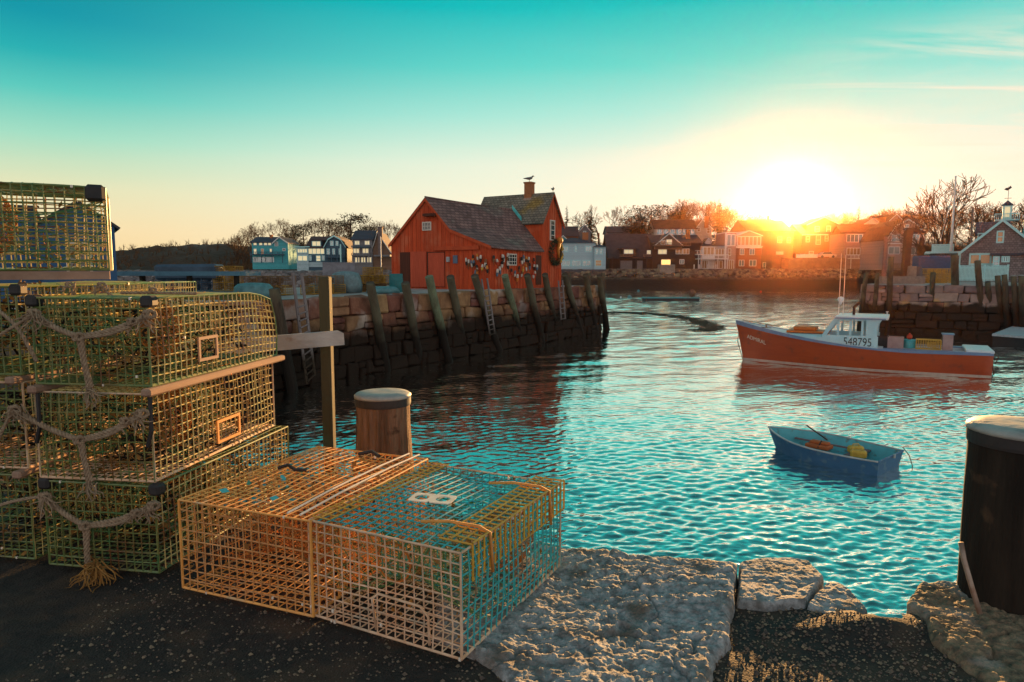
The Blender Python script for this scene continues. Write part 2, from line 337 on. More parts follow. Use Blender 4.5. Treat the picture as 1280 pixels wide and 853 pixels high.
M_ASPH = mat('asphalt', (.034, .027, .023), (.016, .014, .013), rough=.85, spec=.35, scale=25, detail=10, bump=1, bscale=110, bdist=.008, c3=(.075, .045, .028), c3scale=5, c3lo=.48, c3hi=.7)
M_GRIT = mat('grit', (.19, .125, .08), (.06, .045, .035), rough=.6, spec=.5, scale=30, island=.6)
M_WALLST = mat('wharf_stone', (.16, .13, .11), (.08, .06, .05), rough=.9, scale=3, island=.3, bump=.5)

# ------------------------------------------------------------------ water
def wave_grid(rows, halfw, nx, seed=5):
    rng = np.random.default_rng(seed)
    ys = np.array(rows); t = np.linspace(-1, 1, nx)
    hw = halfw(ys)
    Xg = t[None, :] * hw[:, None]; Yg = np.repeat(ys[:, None], nx, 1)
    sy = np.gradient(ys)[:, None]; sx = (2 * hw / (nx - 1))[:, None]
    Zg = np.zeros_like(Xg)
    patch = 1 + .4 * np.sin(Xg * .21 + 1.3 * np.sin(Yg * .13)) * np.sin(Yg * .17 + .7) + .25 * np.sin(Xg * .07 - Yg * .05)
    for i in range(90):
        lam = .06 * (.42 / .06) ** rng.random() if i < 76 else 1.0 * 3.2 ** rng.random()
        k = 2 * np.pi / lam
        th = R(-70) + rng.normal(0, .62)
        kx, ky = k * math.cos(th), k * math.sin(th)
        res = np.sqrt((sx * abs(math.cos(th))) ** 2 + (sy * abs(math.sin(th))) ** 2)
        att = np.clip((lam / res - 2.6) / 2.5, 0, 1)
        a = WAVE / k * (1.0 if lam < .6 else .62 if lam < 1 else .45)
        ph = kx * Xg + ky * Yg + rng.random() * 6.28
        if lam >= 1: a = a * np.clip(.5 + (Yg - 10) / 25, .5, 1.35)
        Zg += att * a * (np.sin(ph) + .22 * np.cos(2 * ph))
    Zg *= patch
    return Xg, Yg, Zg
WAVE = .031
def grid_obj(name, Xg, Yg, Zg, m):
    nr, nx = Xg.shape; n = nr * nx
    me = bpy.data.meshes.new(name); me.vertices.add(n)
    me.vertices.foreach_set('co', np.stack([Xg, Yg, Zg], -1).astype(np.float32).ravel())
    i = np.arange(nr - 1)[:, None] * nx + np.arange(nx - 1)[None, :]
    q = np.stack([i, i + 1, i + nx + 1, i + nx], -1).reshape(-1, 4).astype(np.int32); nf = len(q)
    me.loops.add(nf * 4); me.loops.foreach_set('vertex_index', q.ravel())
    me.polygons.add(nf); me.polygons.foreach_set('loop_start', np.arange(nf, dtype=np.int32) * 4)
    me.polygons.foreach_set('use_smooth', np.ones(nf, bool)); me.update(calc_edges=True); me.validate()
    me.materials.append(m); o = bpy.data.objects.new(name, me); COL.objects.link(o); return o
def water_mat():
    m = bpy.data.materials.new('harbour_water'); m.use_nodes = True; nt = m.node_tree; N = nt.nodes; Lk = nt.links; b = N['Principled BSDF']
    b.inputs['Base Color'].default_value = (.97, 1, .95, 1); b.inputs['Roughness'].default_value = .06; b.inputs['IOR'].default_value = 1.6; b.inputs['Metallic'].default_value = .72
    tc = N.new('ShaderNodeTexCoord'); hs = []
    sxy = N.new('ShaderNodeSeparateXYZ'); Lk.new(tc.outputs['Object'], sxy.inputs[0]); ruf = N.new('ShaderNodeMapRange'); ruf.inputs[1].default_value = 9; ruf.inputs[2].default_value = 65; ruf.inputs[3].default_value = .05; ruf.inputs[4].default_value = .07
    pn = N.new('ShaderNodeTexNoise'); pn.inputs['Scale'].default_value = .09; pm = N.new('ShaderNodeMapping'); pm.inputs['Scale'].default_value = (.4, 1, 1); Lk.new(tc.outputs['Object'], pm.inputs[0]); Lk.new(pm.outputs[0], pn.inputs['Vector']); pa = N.new('ShaderNodeMath'); pa.operation = 'MULTIPLY_ADD'; pa.inputs[1].default_value = 26; Lk.new(pn.outputs['Fac'], pa.inputs[0]); Lk.new(sxy.outputs['Y'], pa.inputs[2]); Lk.new(pa.outputs[0], ruf.inputs[0]); Lk.new(ruf.outputs[0], b.inputs['Roughness'])
    for sc_, det, st, rot in ((5.5, 4, (.45, 1, 1), 18), (1.6, 3, (.35, 1, 1), 10)):
        mp = N.new('ShaderNodeMapping'); mp.inputs['Scale'].default_value = st; mp.inputs['Rotation'].default_value = (0, 0, R(rot)); Lk.new(tc.outputs['Object'], mp.inputs[0])
        no = N.new('ShaderNodeTexNoise'); no.inputs['Scale'].default_value = sc_; no.inputs['Detail'].default_value = det; Lk.new(mp.outputs[0], no.inputs['Vector']); hs.append(no.outputs['Fac'])
    b1 = N.new('ShaderNodeBump'); b1.inputs['Strength'].default_value = .25; b1.inputs['Distance'].default_value = .05; Lk.new(hs[0], b1.inputs['Height'])
    b2 = N.new('ShaderNodeBump'); b2.inputs['Strength'].default_value = .3; b2.inputs['Distance'].default_value = .12; Lk.new(hs[1], b2.inputs['Height']); Lk.new(b1.outputs[0], b2.inputs['Normal'])
    Lk.new(b2.outputs[0], b.inputs['Normal'])
    d = N.new('ShaderNodeBsdfPrincipled'); d.inputs['Base Color'].default_value = (.003, .035, .045, 1); d.inputs['IOR'].default_value = 1.5; Lk.new(ruf.outputs[0], d.inputs['Roughness']); Lk.new(b2.outputs[0], d.inputs['Normal'])
    b.inputs['Metallic'].default_value = 1; lw = N.new('ShaderNodeLayerWeight'); lw.inputs[0].default_value = .5; Lk.new(b2.outputs[0], lw.inputs['Normal']); lm = N.new('ShaderNodeMapRange'); lm.inputs[1].default_value = .36; lm.inputs[2].default_value = .80; lm.inputs[3].default_value = .25; lm.inputs[4].default_value = .98; Lk.new(lw.outputs['Facing'], lm.inputs[0]); mx = N.new('ShaderNodeMixShader'); Lk.new(lm.outputs[0], mx.inputs[0]); Lk.new(d.outputs[0], mx.inputs[1]); Lk.new(b.outputs[0], mx.inputs[2]); Lk.new(mx.outputs[0], N['Material Output'].inputs['Surface']); return m
rows = [2.5]
while rows[-1] < 172: rows.append(rows[-1] * 1.0032)
Xg, Yg, Zg = wave_grid(rows, lambda y: 1.2 * y + 5, 1150)
tag(grid_obj('water', Xg, Yg, Zg, water_mat()), 'rippled teal harbour water reflecting the sunset sky', 'water', kind='structure')

# ------------------------------------------------------------------ wharf ground
GZ = 2.95
def wp(px, py, z=GZ): p = W(px, py, z); return (p.x, p.y)
edge = [(6, -4), (6, 2.6), (2.9, 2.62), wp(1145, 748), wp(1128, 775), wp(1085, 772), wp(1020, 735), wp(930, 722), wp(915, 722), wp(780, 702), wp(700, 697), (-.25, 3.45), (-.62, 3.82), (-1.0, 4.15), (-1.6, 4.35), (-3.2, 4.7), (-9, 5.0), (-30, 6), (-30, -4)]
def inside(x, y, poly):
    c = False; j = len(poly) - 1
    for i in range(len(poly)):
        if (poly[i][1] > y) != (poly[j][1] > y) and x < (poly[j][0] - poly[i][0]) * (y - poly[i][1]) / (poly[j][1] - poly[i][1]) + poly[i][0]: c = not c
        j = i
    return c
def fbm(x, y, z=0, s=1, o=5): return noise.fractal((x * s, y * s, z), 1.0, 2.0, o)
def ground_z(x, y):
    z = GZ - .030 + .010 * fbm(x, y, 3, 2.2) + .006 * fbm(x, y, 7, 11, 4)
    # the asphalt slumps below the granite on the right and heaps up toward the camera
    g = max(0, min(1, (x - .55) / .25)); z -= .012 * g * max(0, min(1, (y - 1.85) / .5))
    d = math.hypot((x - wp(1090, 775)[0]) / .3, (y - wp(1090, 775)[1]) / .12); z += .05 * math.exp(-d * d)
    return z
def ground():
    rnd = random.Random(3); xs = np.concatenate([np.arange(-8, -2.4, .12), np.arange(-2.4, 2.6, .022), np.arange(2.6, 6, .1)])
    ys = np.concatenate([np.arange(-3.5, 1.4, .12), np.arange(1.4, 5.1, .022)])
    id_ = {}; vs = []; fs = []
    def vid(i, j):
        if (i, j) not in id_: id_[(i, j)] = len(vs); vs.append((float(xs[i]), float(ys[j]), ground_z(xs[i], ys[j])))
        return id_[(i, j)]
    for i in range(len(xs) - 1):
        for j in range(len(ys) - 1):
            if inside((xs[i] + xs[i + 1]) / 2, (ys[j] + ys[j + 1]) / 2, edge):
                fs.append((vid(i, j), vid(i + 1, j), vid(i + 1, j + 1), vid(i, j + 1)))
    mb = MB(); mb.v = vs; mb.f = fs
    o = mb.build('ground', M_ASPH, smooth=True); tag(o, 'dark broken asphalt of the wharf under the traps', 'ground', kind='structure')
    mb = MB()
    for _ in range(15000):
        x = rnd.uniform(-1.6, 2.3); y = rnd.uniform(1.5, 2.9)
        if rnd.random() < .45: x = rnd.uniform(.6, 1.9)
        if not inside(x, y + .02, edge): continue
        r = rnd.choice((.0025, .003, .004, .0045, .007)) * rnd.uniform(.7, 1.3); z = ground_z(x, y) + r * .3
        q = [(x + r * rnd.uniform(.8, 1.4), y, z), (x, y + r, z), (x - r, y, z), (x, y - r * 1.1, z), (x + r * .3 * rnd.uniform(-1, 1), y, z + r * rnd.uniform(.6, 1.1))]
        mb.add(q, [(0, 1, 4), (1, 2, 4), (2, 3, 4), (3, 0, 4)])
    o = mb.build('gravel', M_GRIT); tag(o, 'loose grit scattered on the dark asphalt', 'gravel', kind='stuff')
    mb = MB()
    pl = [(x, y - .05, -1.5) for (x, y) in edge[1:-1]]
    n = len(pl)
    for i in range(n - 1):
        a, b = Vector(pl[i]), Vector(pl[i + 1]); L = (b - a).length; k = max(1, int(L / .7))
        d = (b - a).normalized(); nn = Vector((-d.y, d.x, 0)) * -1
        for r_ in range(6):
            for c in range(k):
                p = a + d * (L * (c + .5) / k); z0 = -1.5 + r_ * .73
                Mx = Matrix.Translation((p.x, p.y, z0 + .36)) @ Matrix.Rotation(math.atan2(d.y, d.x), 4, 'Z')
                mb.bbox(-L / k / 2 + .01, L / k / 2 - .01, -.12, .3, -.355, min(.355, 2.86 - z0 - .36), .03, Mx, .03, rnd)
    o = mb.build('wharf_wall', M_WALLST); tag(o, 'rough granite face of the near wharf dropping to the water', 'wall')
ground()

def stone(label, poly, top, seed, amp=1, depth=.5, cat='stone', rings=115, nang=560, tilt=(0, 0), m=None):
    """a granite block with a pitted, displaced top grown from its outline"""
    c = Vector((sum(p[0] for p in poly) / len(poly), sum(p[1] for p in poly) / len(poly)))
    m_ = m
    out = []
    for k in range(nang):
        a = 2 * math.pi * k / nang; d = Vector((math.cos(a), math.sin(a))); best = 0
        for i in range(len(poly)):
            p, q = Vector(poly[i]) - c, Vector(poly[(i + 1) % len(poly)]) - c; e = q - p
            den = d.x * e.y - d.y * e.x
            if abs(den) < 1e-9: continue
            t = (p.x * e.y - p.y * e.x) / den; u = (p.x * d.y - p.y * d.x) / den
            if t > 0 and -1e-6 <= u <= 1 + 1e-6: best = max(best, t)
        out.append(best)
    out = [(out[k - 2] + 2 * out[k - 1] + 3 * out[k] + 2 * out[(k + 1) % nang] + out[(k + 2) % nang]) / 9 for k in range(nang)]
    vs = []; fs = []
    def hgt(x, y, rim):
        h = amp * (.026 * fbm(x, y, seed, 1.6, 3) + .0065 * fbm(x, y, seed + 5, 7, 3) + .0052 * fbm(x * .8, y, seed + 9, 21, 4) - .35 * max(0, .035 - abs(fbm(x, y, seed + 20, 1.9, 4))) - .010 * max(0, fbm(x, y * 1.3, seed + 4, 14, 3) - .12) + .0055 * fbm(x, y, seed + 2, 48, 3))
        return h - .022 * max(0, (rim - .93) / .07) ** 2 * (1 + .5 * fbm(x, y, seed, 4))
    for i in range(rings + 1):
        rim = (i / rings) ** .8
        for k in range(nang):
            a = 2 * math.pi * k / nang; wob = 1 + .03 * noise.noise((math.cos(a) * 3, math.sin(a) * 3, seed)) * rim + .012 * noise.noise((math.cos(a) * 14, math.sin(a) * 14, seed)) * rim
            x = c.x + math.cos(a) * out[k] * rim * wob; y = c.y + math.sin(a) * out[k] * rim * wob
            vs.append((x, y, top + hgt(x, y, rim) + tilt[0] * (x - c.x) + tilt[1] * (y - c.y)))
    for s_ in (.06, .2, .5, 1.0):
        for k in range(nang):
            x, y, z = vs[rings * nang + k]; q = 1 + .02 * noise.noise((x * 5, y * 5, s_ * 7)) + .02 * min(1, s_ * 6)
            vs.append((c.x + (x - c.x) * q, c.y + (y - c.y) * q, z - s_ * depth))
    m = rings + 5
    fs = [(i * nang + k, i * nang + (k + 1) % nang, (i + 1) * nang + (k + 1) % nang, (i + 1) * nang + k) for i in range(m - 1) for k in range(nang)]
    fs = [f[::-1] for f in fs]
    b = MB(); b.v = vs; b.f = fs
    return tag(b.build('granite_block', m_ or M_GRANITE, smooth=True), label, cat, 'granite blocks along the wharf edge')
S1 = [wp(*q) for q in ((660, 672), (705, 682), (780, 684), (850, 696), (921, 708), (916, 750), (908, 800), (895, 820), (885, 850), (880, 885), (650, 885), (640, 848), (590, 812), (540, 790), (560, 700))]
stone('broad pale granite block beside the teal lobster trap', S1, GZ + .004, 1, 1.15)
S2 = [wp(*q) for q in ((925, 701), (945, 697), (985, 694), (1012, 698), (1030, 717), (1006, 750), (960, 752), (921, 748))]
stone('small blue-grey granite slab between the broad block and the cracked corner', S2, GZ - .004, 12, .42, .4, rings=60, nang=340)
S3 = [wp(*q) for q in ((1036, 722), (1046, 722), (1062, 733), (1086, 758), (1070, 768), (1040, 765), (1008, 752))]
stone('little triangular granite slab split off at the water gap', S3, GZ - .012, 23, .42, .4, rings=50, nang=260)
S4 = [wp(*q) for q in ((1134, 752), (1147, 728), (1200, 727), (1290, 728), (1420, 735), (1500, 800), (1420, 900), (1290, 900), (1240, 850), (1165, 795), (1155, 770))]
stone('tan granite block under the tall capped piling', S4, GZ + .004, 34, 1.0, .5, m=M_GRANT)

# ------------------------------------------------------------------ near pilings
def weather(seed): return lambda a, z: 1 + .025 * noise.noise((math.cos(a) * 2, math.sin(a) * 2, z * 2 + seed)) + .014 * noise.noise((math.cos(a) * 9, math.sin(a) * 9, z * .8 + seed))
def pile(label, x, y, r, ztop, zbot, m, flare=0, seed=1, cat='piling', name='capped_piling', group=None):
    t = T(name, label, cat, (x, y, zbot), 0, group)
    h = ztop - zbot; b = MB()
    prof = [(r * 1.02 + flare, 0)] + [(r * (1 + .02 * (1 - k / 24)) + flare * max(0, 1 - (k / 24) * h / .45) ** 1.5, h * k / 24 * .985) for k in range(1, 25)]
    b.lathe((0, 0, 0), prof, 72, weather(seed)); b.build('shaft', m, t, smooth=True)
    c = MB(); cz = h - .045
    c.lathe((0, 0, cz), [(r * 1.03, -.012), (r * 1.04, .0), (r * 1.04, .035)], 48); c.build('cap_band', M_RUBBER, t)
    d = MB(); d.lathe((0, 0, cz + .036), [(r * 1.05, 0), (r * 1.055, .014), (r * .97, .026), (r * .7, .033), (r * .4, .034), (.005, .032)], 48, lambda a, z: 1 + .012 * math.sin(3 * a + seed) + .008 * noise.noise((math.cos(a) * 5, math.sin(a) * 5, seed))); d.build('cap', M_CAP, t, smooth=True)
    return t
pb = pile('short brown wooden bollard with a pale rounded cap behind the orange trap', -.79, 4.12, .163, 3.445, 2.88, M_BOLL, .022, 3, 'bollard', 'wooden_bollard')
pr = pile('thick dark weathered piling with a pale cap standing on the granite edge', 1.94, 2.53, .18, 3.605, 2.9, M_PILE, 0, 8)
b = MB(); b.tube([P(1201, 678, 2.36), P(1205, 700, 2.34), P(1215, 735, 2.30), P(1225, 768, 2.26)], .009, 8)
tag(b.build('bent_pipe', M_GALV, smooth=True), 'thin rusty bent pipe leaning on the tall capped piling', 'pipe')
# post and rail
t = T('rail_post', 'square green-stained fence post with a sunlit edge rising behind the traps', 'post', (X(406, 4.4), 4.4, 2.2), R(-3))
b = MB(); b.bbox(-.034, .034, -.034, .034, 0, Z(346, 4.4) - 2.2, .006); b.build('shaft', M_POST, t)
b = MB(); q0 = P(340, 428, 4.25); q1 = P(427, 421, 4.42); dr = (q1 - q0).normalized(); up = Vector((0, 0, 1))
sd = dr.cross(up).normalized(); uu = sd.cross(dr)
q0 = q0 - dr * 1.1
ln = (q1 - q0).length
Mx = Matrix(((dr.x, sd.x, uu.x, q0.x), (dr.y, sd.y, uu.y, q0.y), (dr.z, sd.z, uu.z, q0.z), (0, 0, 0, 1)))
b.prism([Mx @ Vector(p) for p in ((0, .06, -.045), (ln, .06, -.045), (ln, .06, .03), (ln - .03, .06, .048), (0, .06, .048))], Mx.to_3x3() @ Vector((0, .035, 0)))
for k in (.1, .3, .42): b.tube([Mx @ Vector((ln - k, .05, .0)), Mx @ Vector((ln - k, .062, 0))], .006, 6)
tag(b.build('rail_board', M_GREYWOOD), 'weathered grey rail board nailed to the green-stained post', 'board')
# ------------------------------------------------------------------ lobster traps
M_SHADEFILL = mat('shade_fill', (.022, .015, .009), (.012, .009, .006), rough=.7, scale=12)  # near-black colour for strands that stand in for shade inside the traps
def wobf(seed, amp):
    rnd = random.Random(seed); ks = [(rnd.uniform(2, 9), rnd.uniform(2, 9), rnd.uniform(0, 6.3), rnd.uniform(.4, 1)) for _ in range(6)]
    def f(u, v): return amp * sum(a * math.sin(p * u + q * v + ph) for p, q, ph, a in ks) / 2.2
    return f
def panel(mb, o, U, V, lu, lv, r, pitch=.0385, amp=.004, seed=0, dfm=None, skip=None, n=4):
    o, U, V = Vector(o), Vector(U), Vector(V); Nn = U.cross(V)
    fn, fu, fv = wobf(seed, amp), wobf(seed + 1, amp * .5), wobf(seed + 2, amp * .5)
    cu, cv = max(1, round(lu / pitch)), max(1, round(lv / pitch)); rnd = random.Random(seed)
    def pt(u, v, off):
        e = min(1, min(u, lu - u, v, lv - v) / .06 + .15); e = max(.0, e)
        p = o + U * (u + fu(u, v) * e) + V * (v + fv(u, v) * e) + Nn * (fn(u, v) * e + off)
        return dfm(p) if dfm else p
    def line(a, b, k, off):
        seg = max(2, int(max(abs(b[0] - a[0]), abs(b[1] - a[1])) / .085)); pts = []
        for i in range(seg + 1):
            t = i / seg; pts.append(pt(a[0] + (b[0] - a[0]) * t, a[1] + (b[1] - a[1]) * t, off))
        mb.tube(pts, r * rnd.uniform(.9, 1.12), n, cap=False)
    for i in range(cu + 1):
        u = lu * i / cu
        if skip and skip[0] < u < skip[1]:
            if skip[2] > 0: line((u, 0), (u, skip[2]), 0, r * .5)
            if skip[3] < lv: line((u, skip[3]), (u, lv), 0, r * .5)
        else: line((u, 0), (u, lv), 0, r * .5)
    for j in range(cv + 1):
        v = lv * j / cv
        if skip and skip[2] < v < skip[3]:
            if skip[0] > 0: line((0, v), (skip[0], v), 0, -r * .5)
            if skip[1] < lu: line((skip[1], v), (lu, v), 0, -r * .5)
        else: line((0, v), (lu, v), 0, -r * .5)
def net_funnel(mb, c, ax, r0, r1, ln, r=.0016, na=16, nb=9, seed=0, sx=1.0):
    """diamond netting stretched from a wide mouth to a hoop"""
    c, ax = Vector(c), Vector(ax).normalized(); a = ax.orthogonal().normalized(); b = ax.cross(a); rnd = random.Random(seed)
    def pt(i, k):
        t = i / nb; th = 2 * math.pi * (k + .5 * i) / na; rr = r0 + (r1 - r0) * t ** .7
        rr *= 1 + .08 * math.sin(3 * th + seed) ; q = ax * (ln * t) + (a * math.cos(th) * sx + b * math.sin(th)) * rr
        return c + q + Vector((0, 0, -.025 * math.sin(math.pi * t)))
    for k in range(na):
        for sg in (0, 1):
            mb.tube([pt(i, k - (i if sg else 0)) for i in range(nb + 1)], r, 3, cap=False)
    mb.tube([c + ax * ln + (a * math.cos(q * .3142) * sx + b * math.sin(q * .3142)) * r1 for q in range(21)], .004, 5, cap=False)
def net_bag(mb, c, rx, ry, rz, seed, r=.0016, n=22):
    rnd = random.Random(seed); c = Vector(c)
    def pt(th, t):
        s = math.sin(math.pi * (.08 + .86 * t)); w = 1 + .12 * math.sin(4 * th + seed) + .1 * math.sin(7 * t + th)
        return c + Vector((rx * s * math.cos(th) * w, ry * s * math.sin(th) * w, rz * (1 - 2 * t)))
    for k in range(n):
        for sg in (1, -1):
            mb.tube([pt(6.283 * k / n + sg * t * 3.2 + rnd.uniform(-.02, .02), t) for t in [i / 9 for i in range(10)]], r, 3, cap=False)
def tangle(mb, x0, x1, y0, y1, z0, z1, n, seed, r=.002, ln=.25):
    rnd = random.Random(seed)
    for _ in range(n):
        p = Vector((rnd.uniform(x0, x1), rnd.uniform(y0, y1), rnd.uniform(z0, z1))); d = Vector((rnd.gauss(0, 1), rnd.gauss(0, 1), rnd.gauss(0, .6))).normalized(); pts = [p.copy()]
        for _ in range(rnd.randint(5, 9)):
            d = (d + Vector((rnd.gauss(0, .7), rnd.gauss(0, .7), rnd.gauss(0, .6)))).normalized(); p = p + d * ln / 7
            p = Vector((min(x1, max(x0, p.x)), min(y1, max(y0, p.y)), min(z1, max(z0, p.z)))); pts.append(p.copy())
        mb.tube(pts, r * rnd.uniform(.6, 1.5), 3, cap=False)
def flakes(mb, x0, x1, y0, y1, z0, z1, n, seed, s=.012):
    """scraps of dried weed caught on the wire"""
    rnd = random.Random(seed)
    for _ in range(n):
        p = Vector((rnd.uniform(x0, x1), rnd.uniform(y0, y1), rnd.uniform(z0, z1))); a = Vector((rnd.gauss(0, 1), rnd.gauss(0, 1), rnd.gauss(0, 1))).normalized(); b = a.orthogonal().normalized(); k = s * rnd.uniform(.4, 1.6)
        mb.add([p - a * k, p + b * k * .5 + a * .2 * k, p + a * k * 1.2, p - b * k * .6], [(0, 1, 2, 3)])
def trap(label, loc, rz, Wd, L, Hh, m, seed=1, r=.0029, amp=.008, group=None, dfm=None, pitch=.0385, weed=30, guard=None, vent=None, bumpers=False, runner=False,
         bag=None, funnel=True, bungee=False, part=.5, sidehole=None, flk=160, straps=None, clips=5):
    t = T('lobster_trap', label, 'lobster trap', loc, rz, group); D = dfm
    def pn(name, mt, *a, **k):
        b = MB(); panel(b, *a, r=r, pitch=pitch, amp=amp, dfm=D, **k); return b.build(name, mt, t)
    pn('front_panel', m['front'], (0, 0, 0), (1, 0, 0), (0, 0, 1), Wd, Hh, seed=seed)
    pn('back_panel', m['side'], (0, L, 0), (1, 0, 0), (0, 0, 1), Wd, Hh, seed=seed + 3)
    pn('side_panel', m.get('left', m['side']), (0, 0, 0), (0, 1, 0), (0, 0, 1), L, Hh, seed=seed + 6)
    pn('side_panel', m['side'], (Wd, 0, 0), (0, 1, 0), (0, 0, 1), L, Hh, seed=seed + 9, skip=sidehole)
    pn('bottom_panel', m['bottom'], (0, 0, .004), (1, 0, 0), (0, 1, 0), Wd, L, seed=seed + 12)
    pn('lid', m['top'], (0, 0, Hh), (1, 0, 0), (0, 1, 0), Wd, L, seed=seed + 15)
    if part: pn('partition', m['side'], (0.01, L * part, 0), (1, 0, 0), (0, 0, 1), Wd - .02, Hh * .96, seed=seed + 18)
    def dl(v): return [tuple(D(Vector(p))) for p in v] if D else v
    b = MB()
    for (x, y) in ((0, 0), (Wd, 0), (0, L), (Wd, L)): b.tube(dl([(x, y, Hh * k / 3) for k in range(4)]), r * 1.7, 5)
    for z in (0, Hh):
        for x in (0, Wd): b.tube(dl([(x, L * k / 8, z) for k in range(9)]), r * 1.5, 5)
        for y in (0, L): b.tube(dl([(Wd * k / 5, y, z) for k in range(6)]), r * 1.5, 5)
    b.build('edge_wire', m.get('edge', m['front']), t)
    if funnel:
        b = MB(); net_funnel(b, (.012, L * .27, Hh * .5), (1, 0, 0), Hh * .44, .07, Wd * .42, seed=seed, sx=1.0); net_funnel(b, (Wd - .012, L * .3, Hh * .5), (-1, 0, 0), Hh * .44, .07, Wd * .40, seed=seed + 1)
        net_funnel(b, (Wd * .5, L * .5, Hh * .5), (0, 1, 0), Hh * .45, .09, L * .3, seed=seed + 2, sx=1.3)
        b.v = dl(b.v); b.build('netting_head', m.get('net', M_NET), t)
    if bag:
        b = MB(); net_bag(b, bag[:3], *bag[3:6], seed); b.v = dl(b.v); b.build('bait_bag', M_NET, t)
    if weed:
        b = MB(); tangle(b, .02, Wd - .02, .02, L * .8, .01, Hh * .55, weed, seed, .0024, .35)
        if weed > 20 and group: d = MB(); tangle(d, .02, Wd - .02, .12, L * .75, .01, Hh * .8, 60, seed + 5, .0045, .3); d.v = dl(d.v); d.build('shade_strands', M_SHADEFILL, t)['kind'] = 'stuff'  # dark strands added to deepen the shade inside the stacked traps
        flakes(b, .005, Wd - .005, .0, L * .9, .01, Hh + .004, flk, seed); b.v = dl(b.v); b.build('dried_weed', M_WEED, t)['kind'] = 'stuff'
    if clips:
        rnd = random.Random(seed + 77)
        for _ in range(clips):
            b = MB()
            e = rnd.random()
            p = (rnd.uniform(0, Wd), -.002, rnd.choice((0.0, .0385, Hh))) if e < .35 else ((Wd + .002, rnd.uniform(0, L), rnd.choice((0, Hh, Hh * .5))) if e < .7 else (rnd.uniform(0, Wd), rnd.uniform(0, L), Hh + .003))
            p = dl([p])[0]; s = rnd.uniform(.0028, .0045); b.box(p[0] - s, p[0] + s, p[1] - s, p[1] + s, p[2] - s * 1.3, p[2] + s * 1.3)
            b.build('hog_ring', M_WHITEP, t)
    if bumpers:
        for x in (0, Wd):
            b = MB(); b.bbox(x - .027, x + .027, -.014, .04, Hh - .036, Hh + .012, .010); b.v = dl(b.v); b.build('corner_bumper', M_RUBBER, t)
    if straps:
        for (x, y) in straps:
            b = MB(); b.tube([(x - .02, y - .012, Hh + .02), (x + .012, y - .022, Hh + .005), (x + .014, y - .026, Hh * .6), (x - .01, y - .02, Hh * .42)], .009, 6); b.build('rubber_strap', M_RUBBER, t)
    if runner:
        for x in ((.03, Wd + .012) if runner is True else runner):
            b = MB(); b.v = []; b.bbox(x - .022, x + .022, -.05, L + .05, -.036, -.004, .012); b.build('runner', M_RUNNER, t)
    if guard:
        b = MB(); y0, y1 = guard
        panel(b, (Wd + .006, y0, Hh - .115), (0, 1, 0), (0, 0, 1), y1 - y0, .125, r * 1.35, pitch, .002, seed + 31); panel(b, (Wd - .12, y0, Hh + .01), (0, 1, 0), (1, 0, 0), y1 - y0, .127, r * 1.35, pitch, .002, seed + 33)
        b.build('yellow_corner_guard', M_YELLOW, t)
    if bungee:
        for yb in bungee:
            b = MB(); b.tube([(Wd - .25, yb - .03, Hh + .015), (Wd - .15, yb, Hh + .022), (Wd - .03, yb, Hh + .024), (Wd + .012, yb, Hh + .01), (Wd + .018, yb, Hh - .06), (Wd + .016, yb + .01, Hh - .13)], .0055, 6); b.build('bungee', M_BUNGEE, t, smooth=True)
    if vent:
        b = MB(); vx, vy, ang, vw, vh, holes = vent
        vm = Matrix.Translation((vx, vy, Hh + .01)) @ Matrix.Rotation(ang, 4, 'Z')
        n = 28; pts = []
        for q in range(n * 2):     # plate outline around two holes, as two halves with rings
            pass
        for hx in (-vw / 4, vw / 4):
            ring = [Vector((hx + math.cos(6.2832 * k / n) * .029, math.sin(6.2832 * k / n) * .029, 0)) for k in range(n)]
            sq = []
            for k in range(n):
                c_, s_ = math.cos(6.2832 * k / n), math.sin(6.2832 * k / n); q = min((vw / 4) / max(1e-6, abs(c_)), (vh / 2) / max(1e-6, abs(s_))); sq.append(Vector((hx + c_ * q, s_ * q, 0)))
            vs = [vm @ p for p in ring] + [vm @ p for p in sq] + [vm @ (p + Vector((0, 0, .004))) for p in ring] + [vm @ (p + Vector((0, 0, .004))) for p in sq]
            fs = []
            for k in range(n):
                k2 = (k + 1) % n
                fs += [(k, n + k, n + k2, k2), (2 * n + k, 2 * n + k2, 3 * n + k2, 3 * n + k), (k, k2, 2 * n + k2, 2 * n + k), (n + k, 3 * n + k, 3 * n + k2, n + k2)]
            b.add(vs, fs)
        b.build('escape_vent', M_WHITEP, t)
    return t
MG = dict(front=M_GREENW, side=M_SUNOLIVE, left=M_GREENW, top=M_GREENW, bottom=M_GREENW, edge=M_GREENW, net=M_NETG)
MG2 = dict(front=M_GREENW, side=M_SUNOLIVE, left=M_GREENW, top=M_SUNOLIVE, bottom=M_RUST, edge=M_RUST, net=M_NETG)
GF = 'lobster traps piled on the wharf'
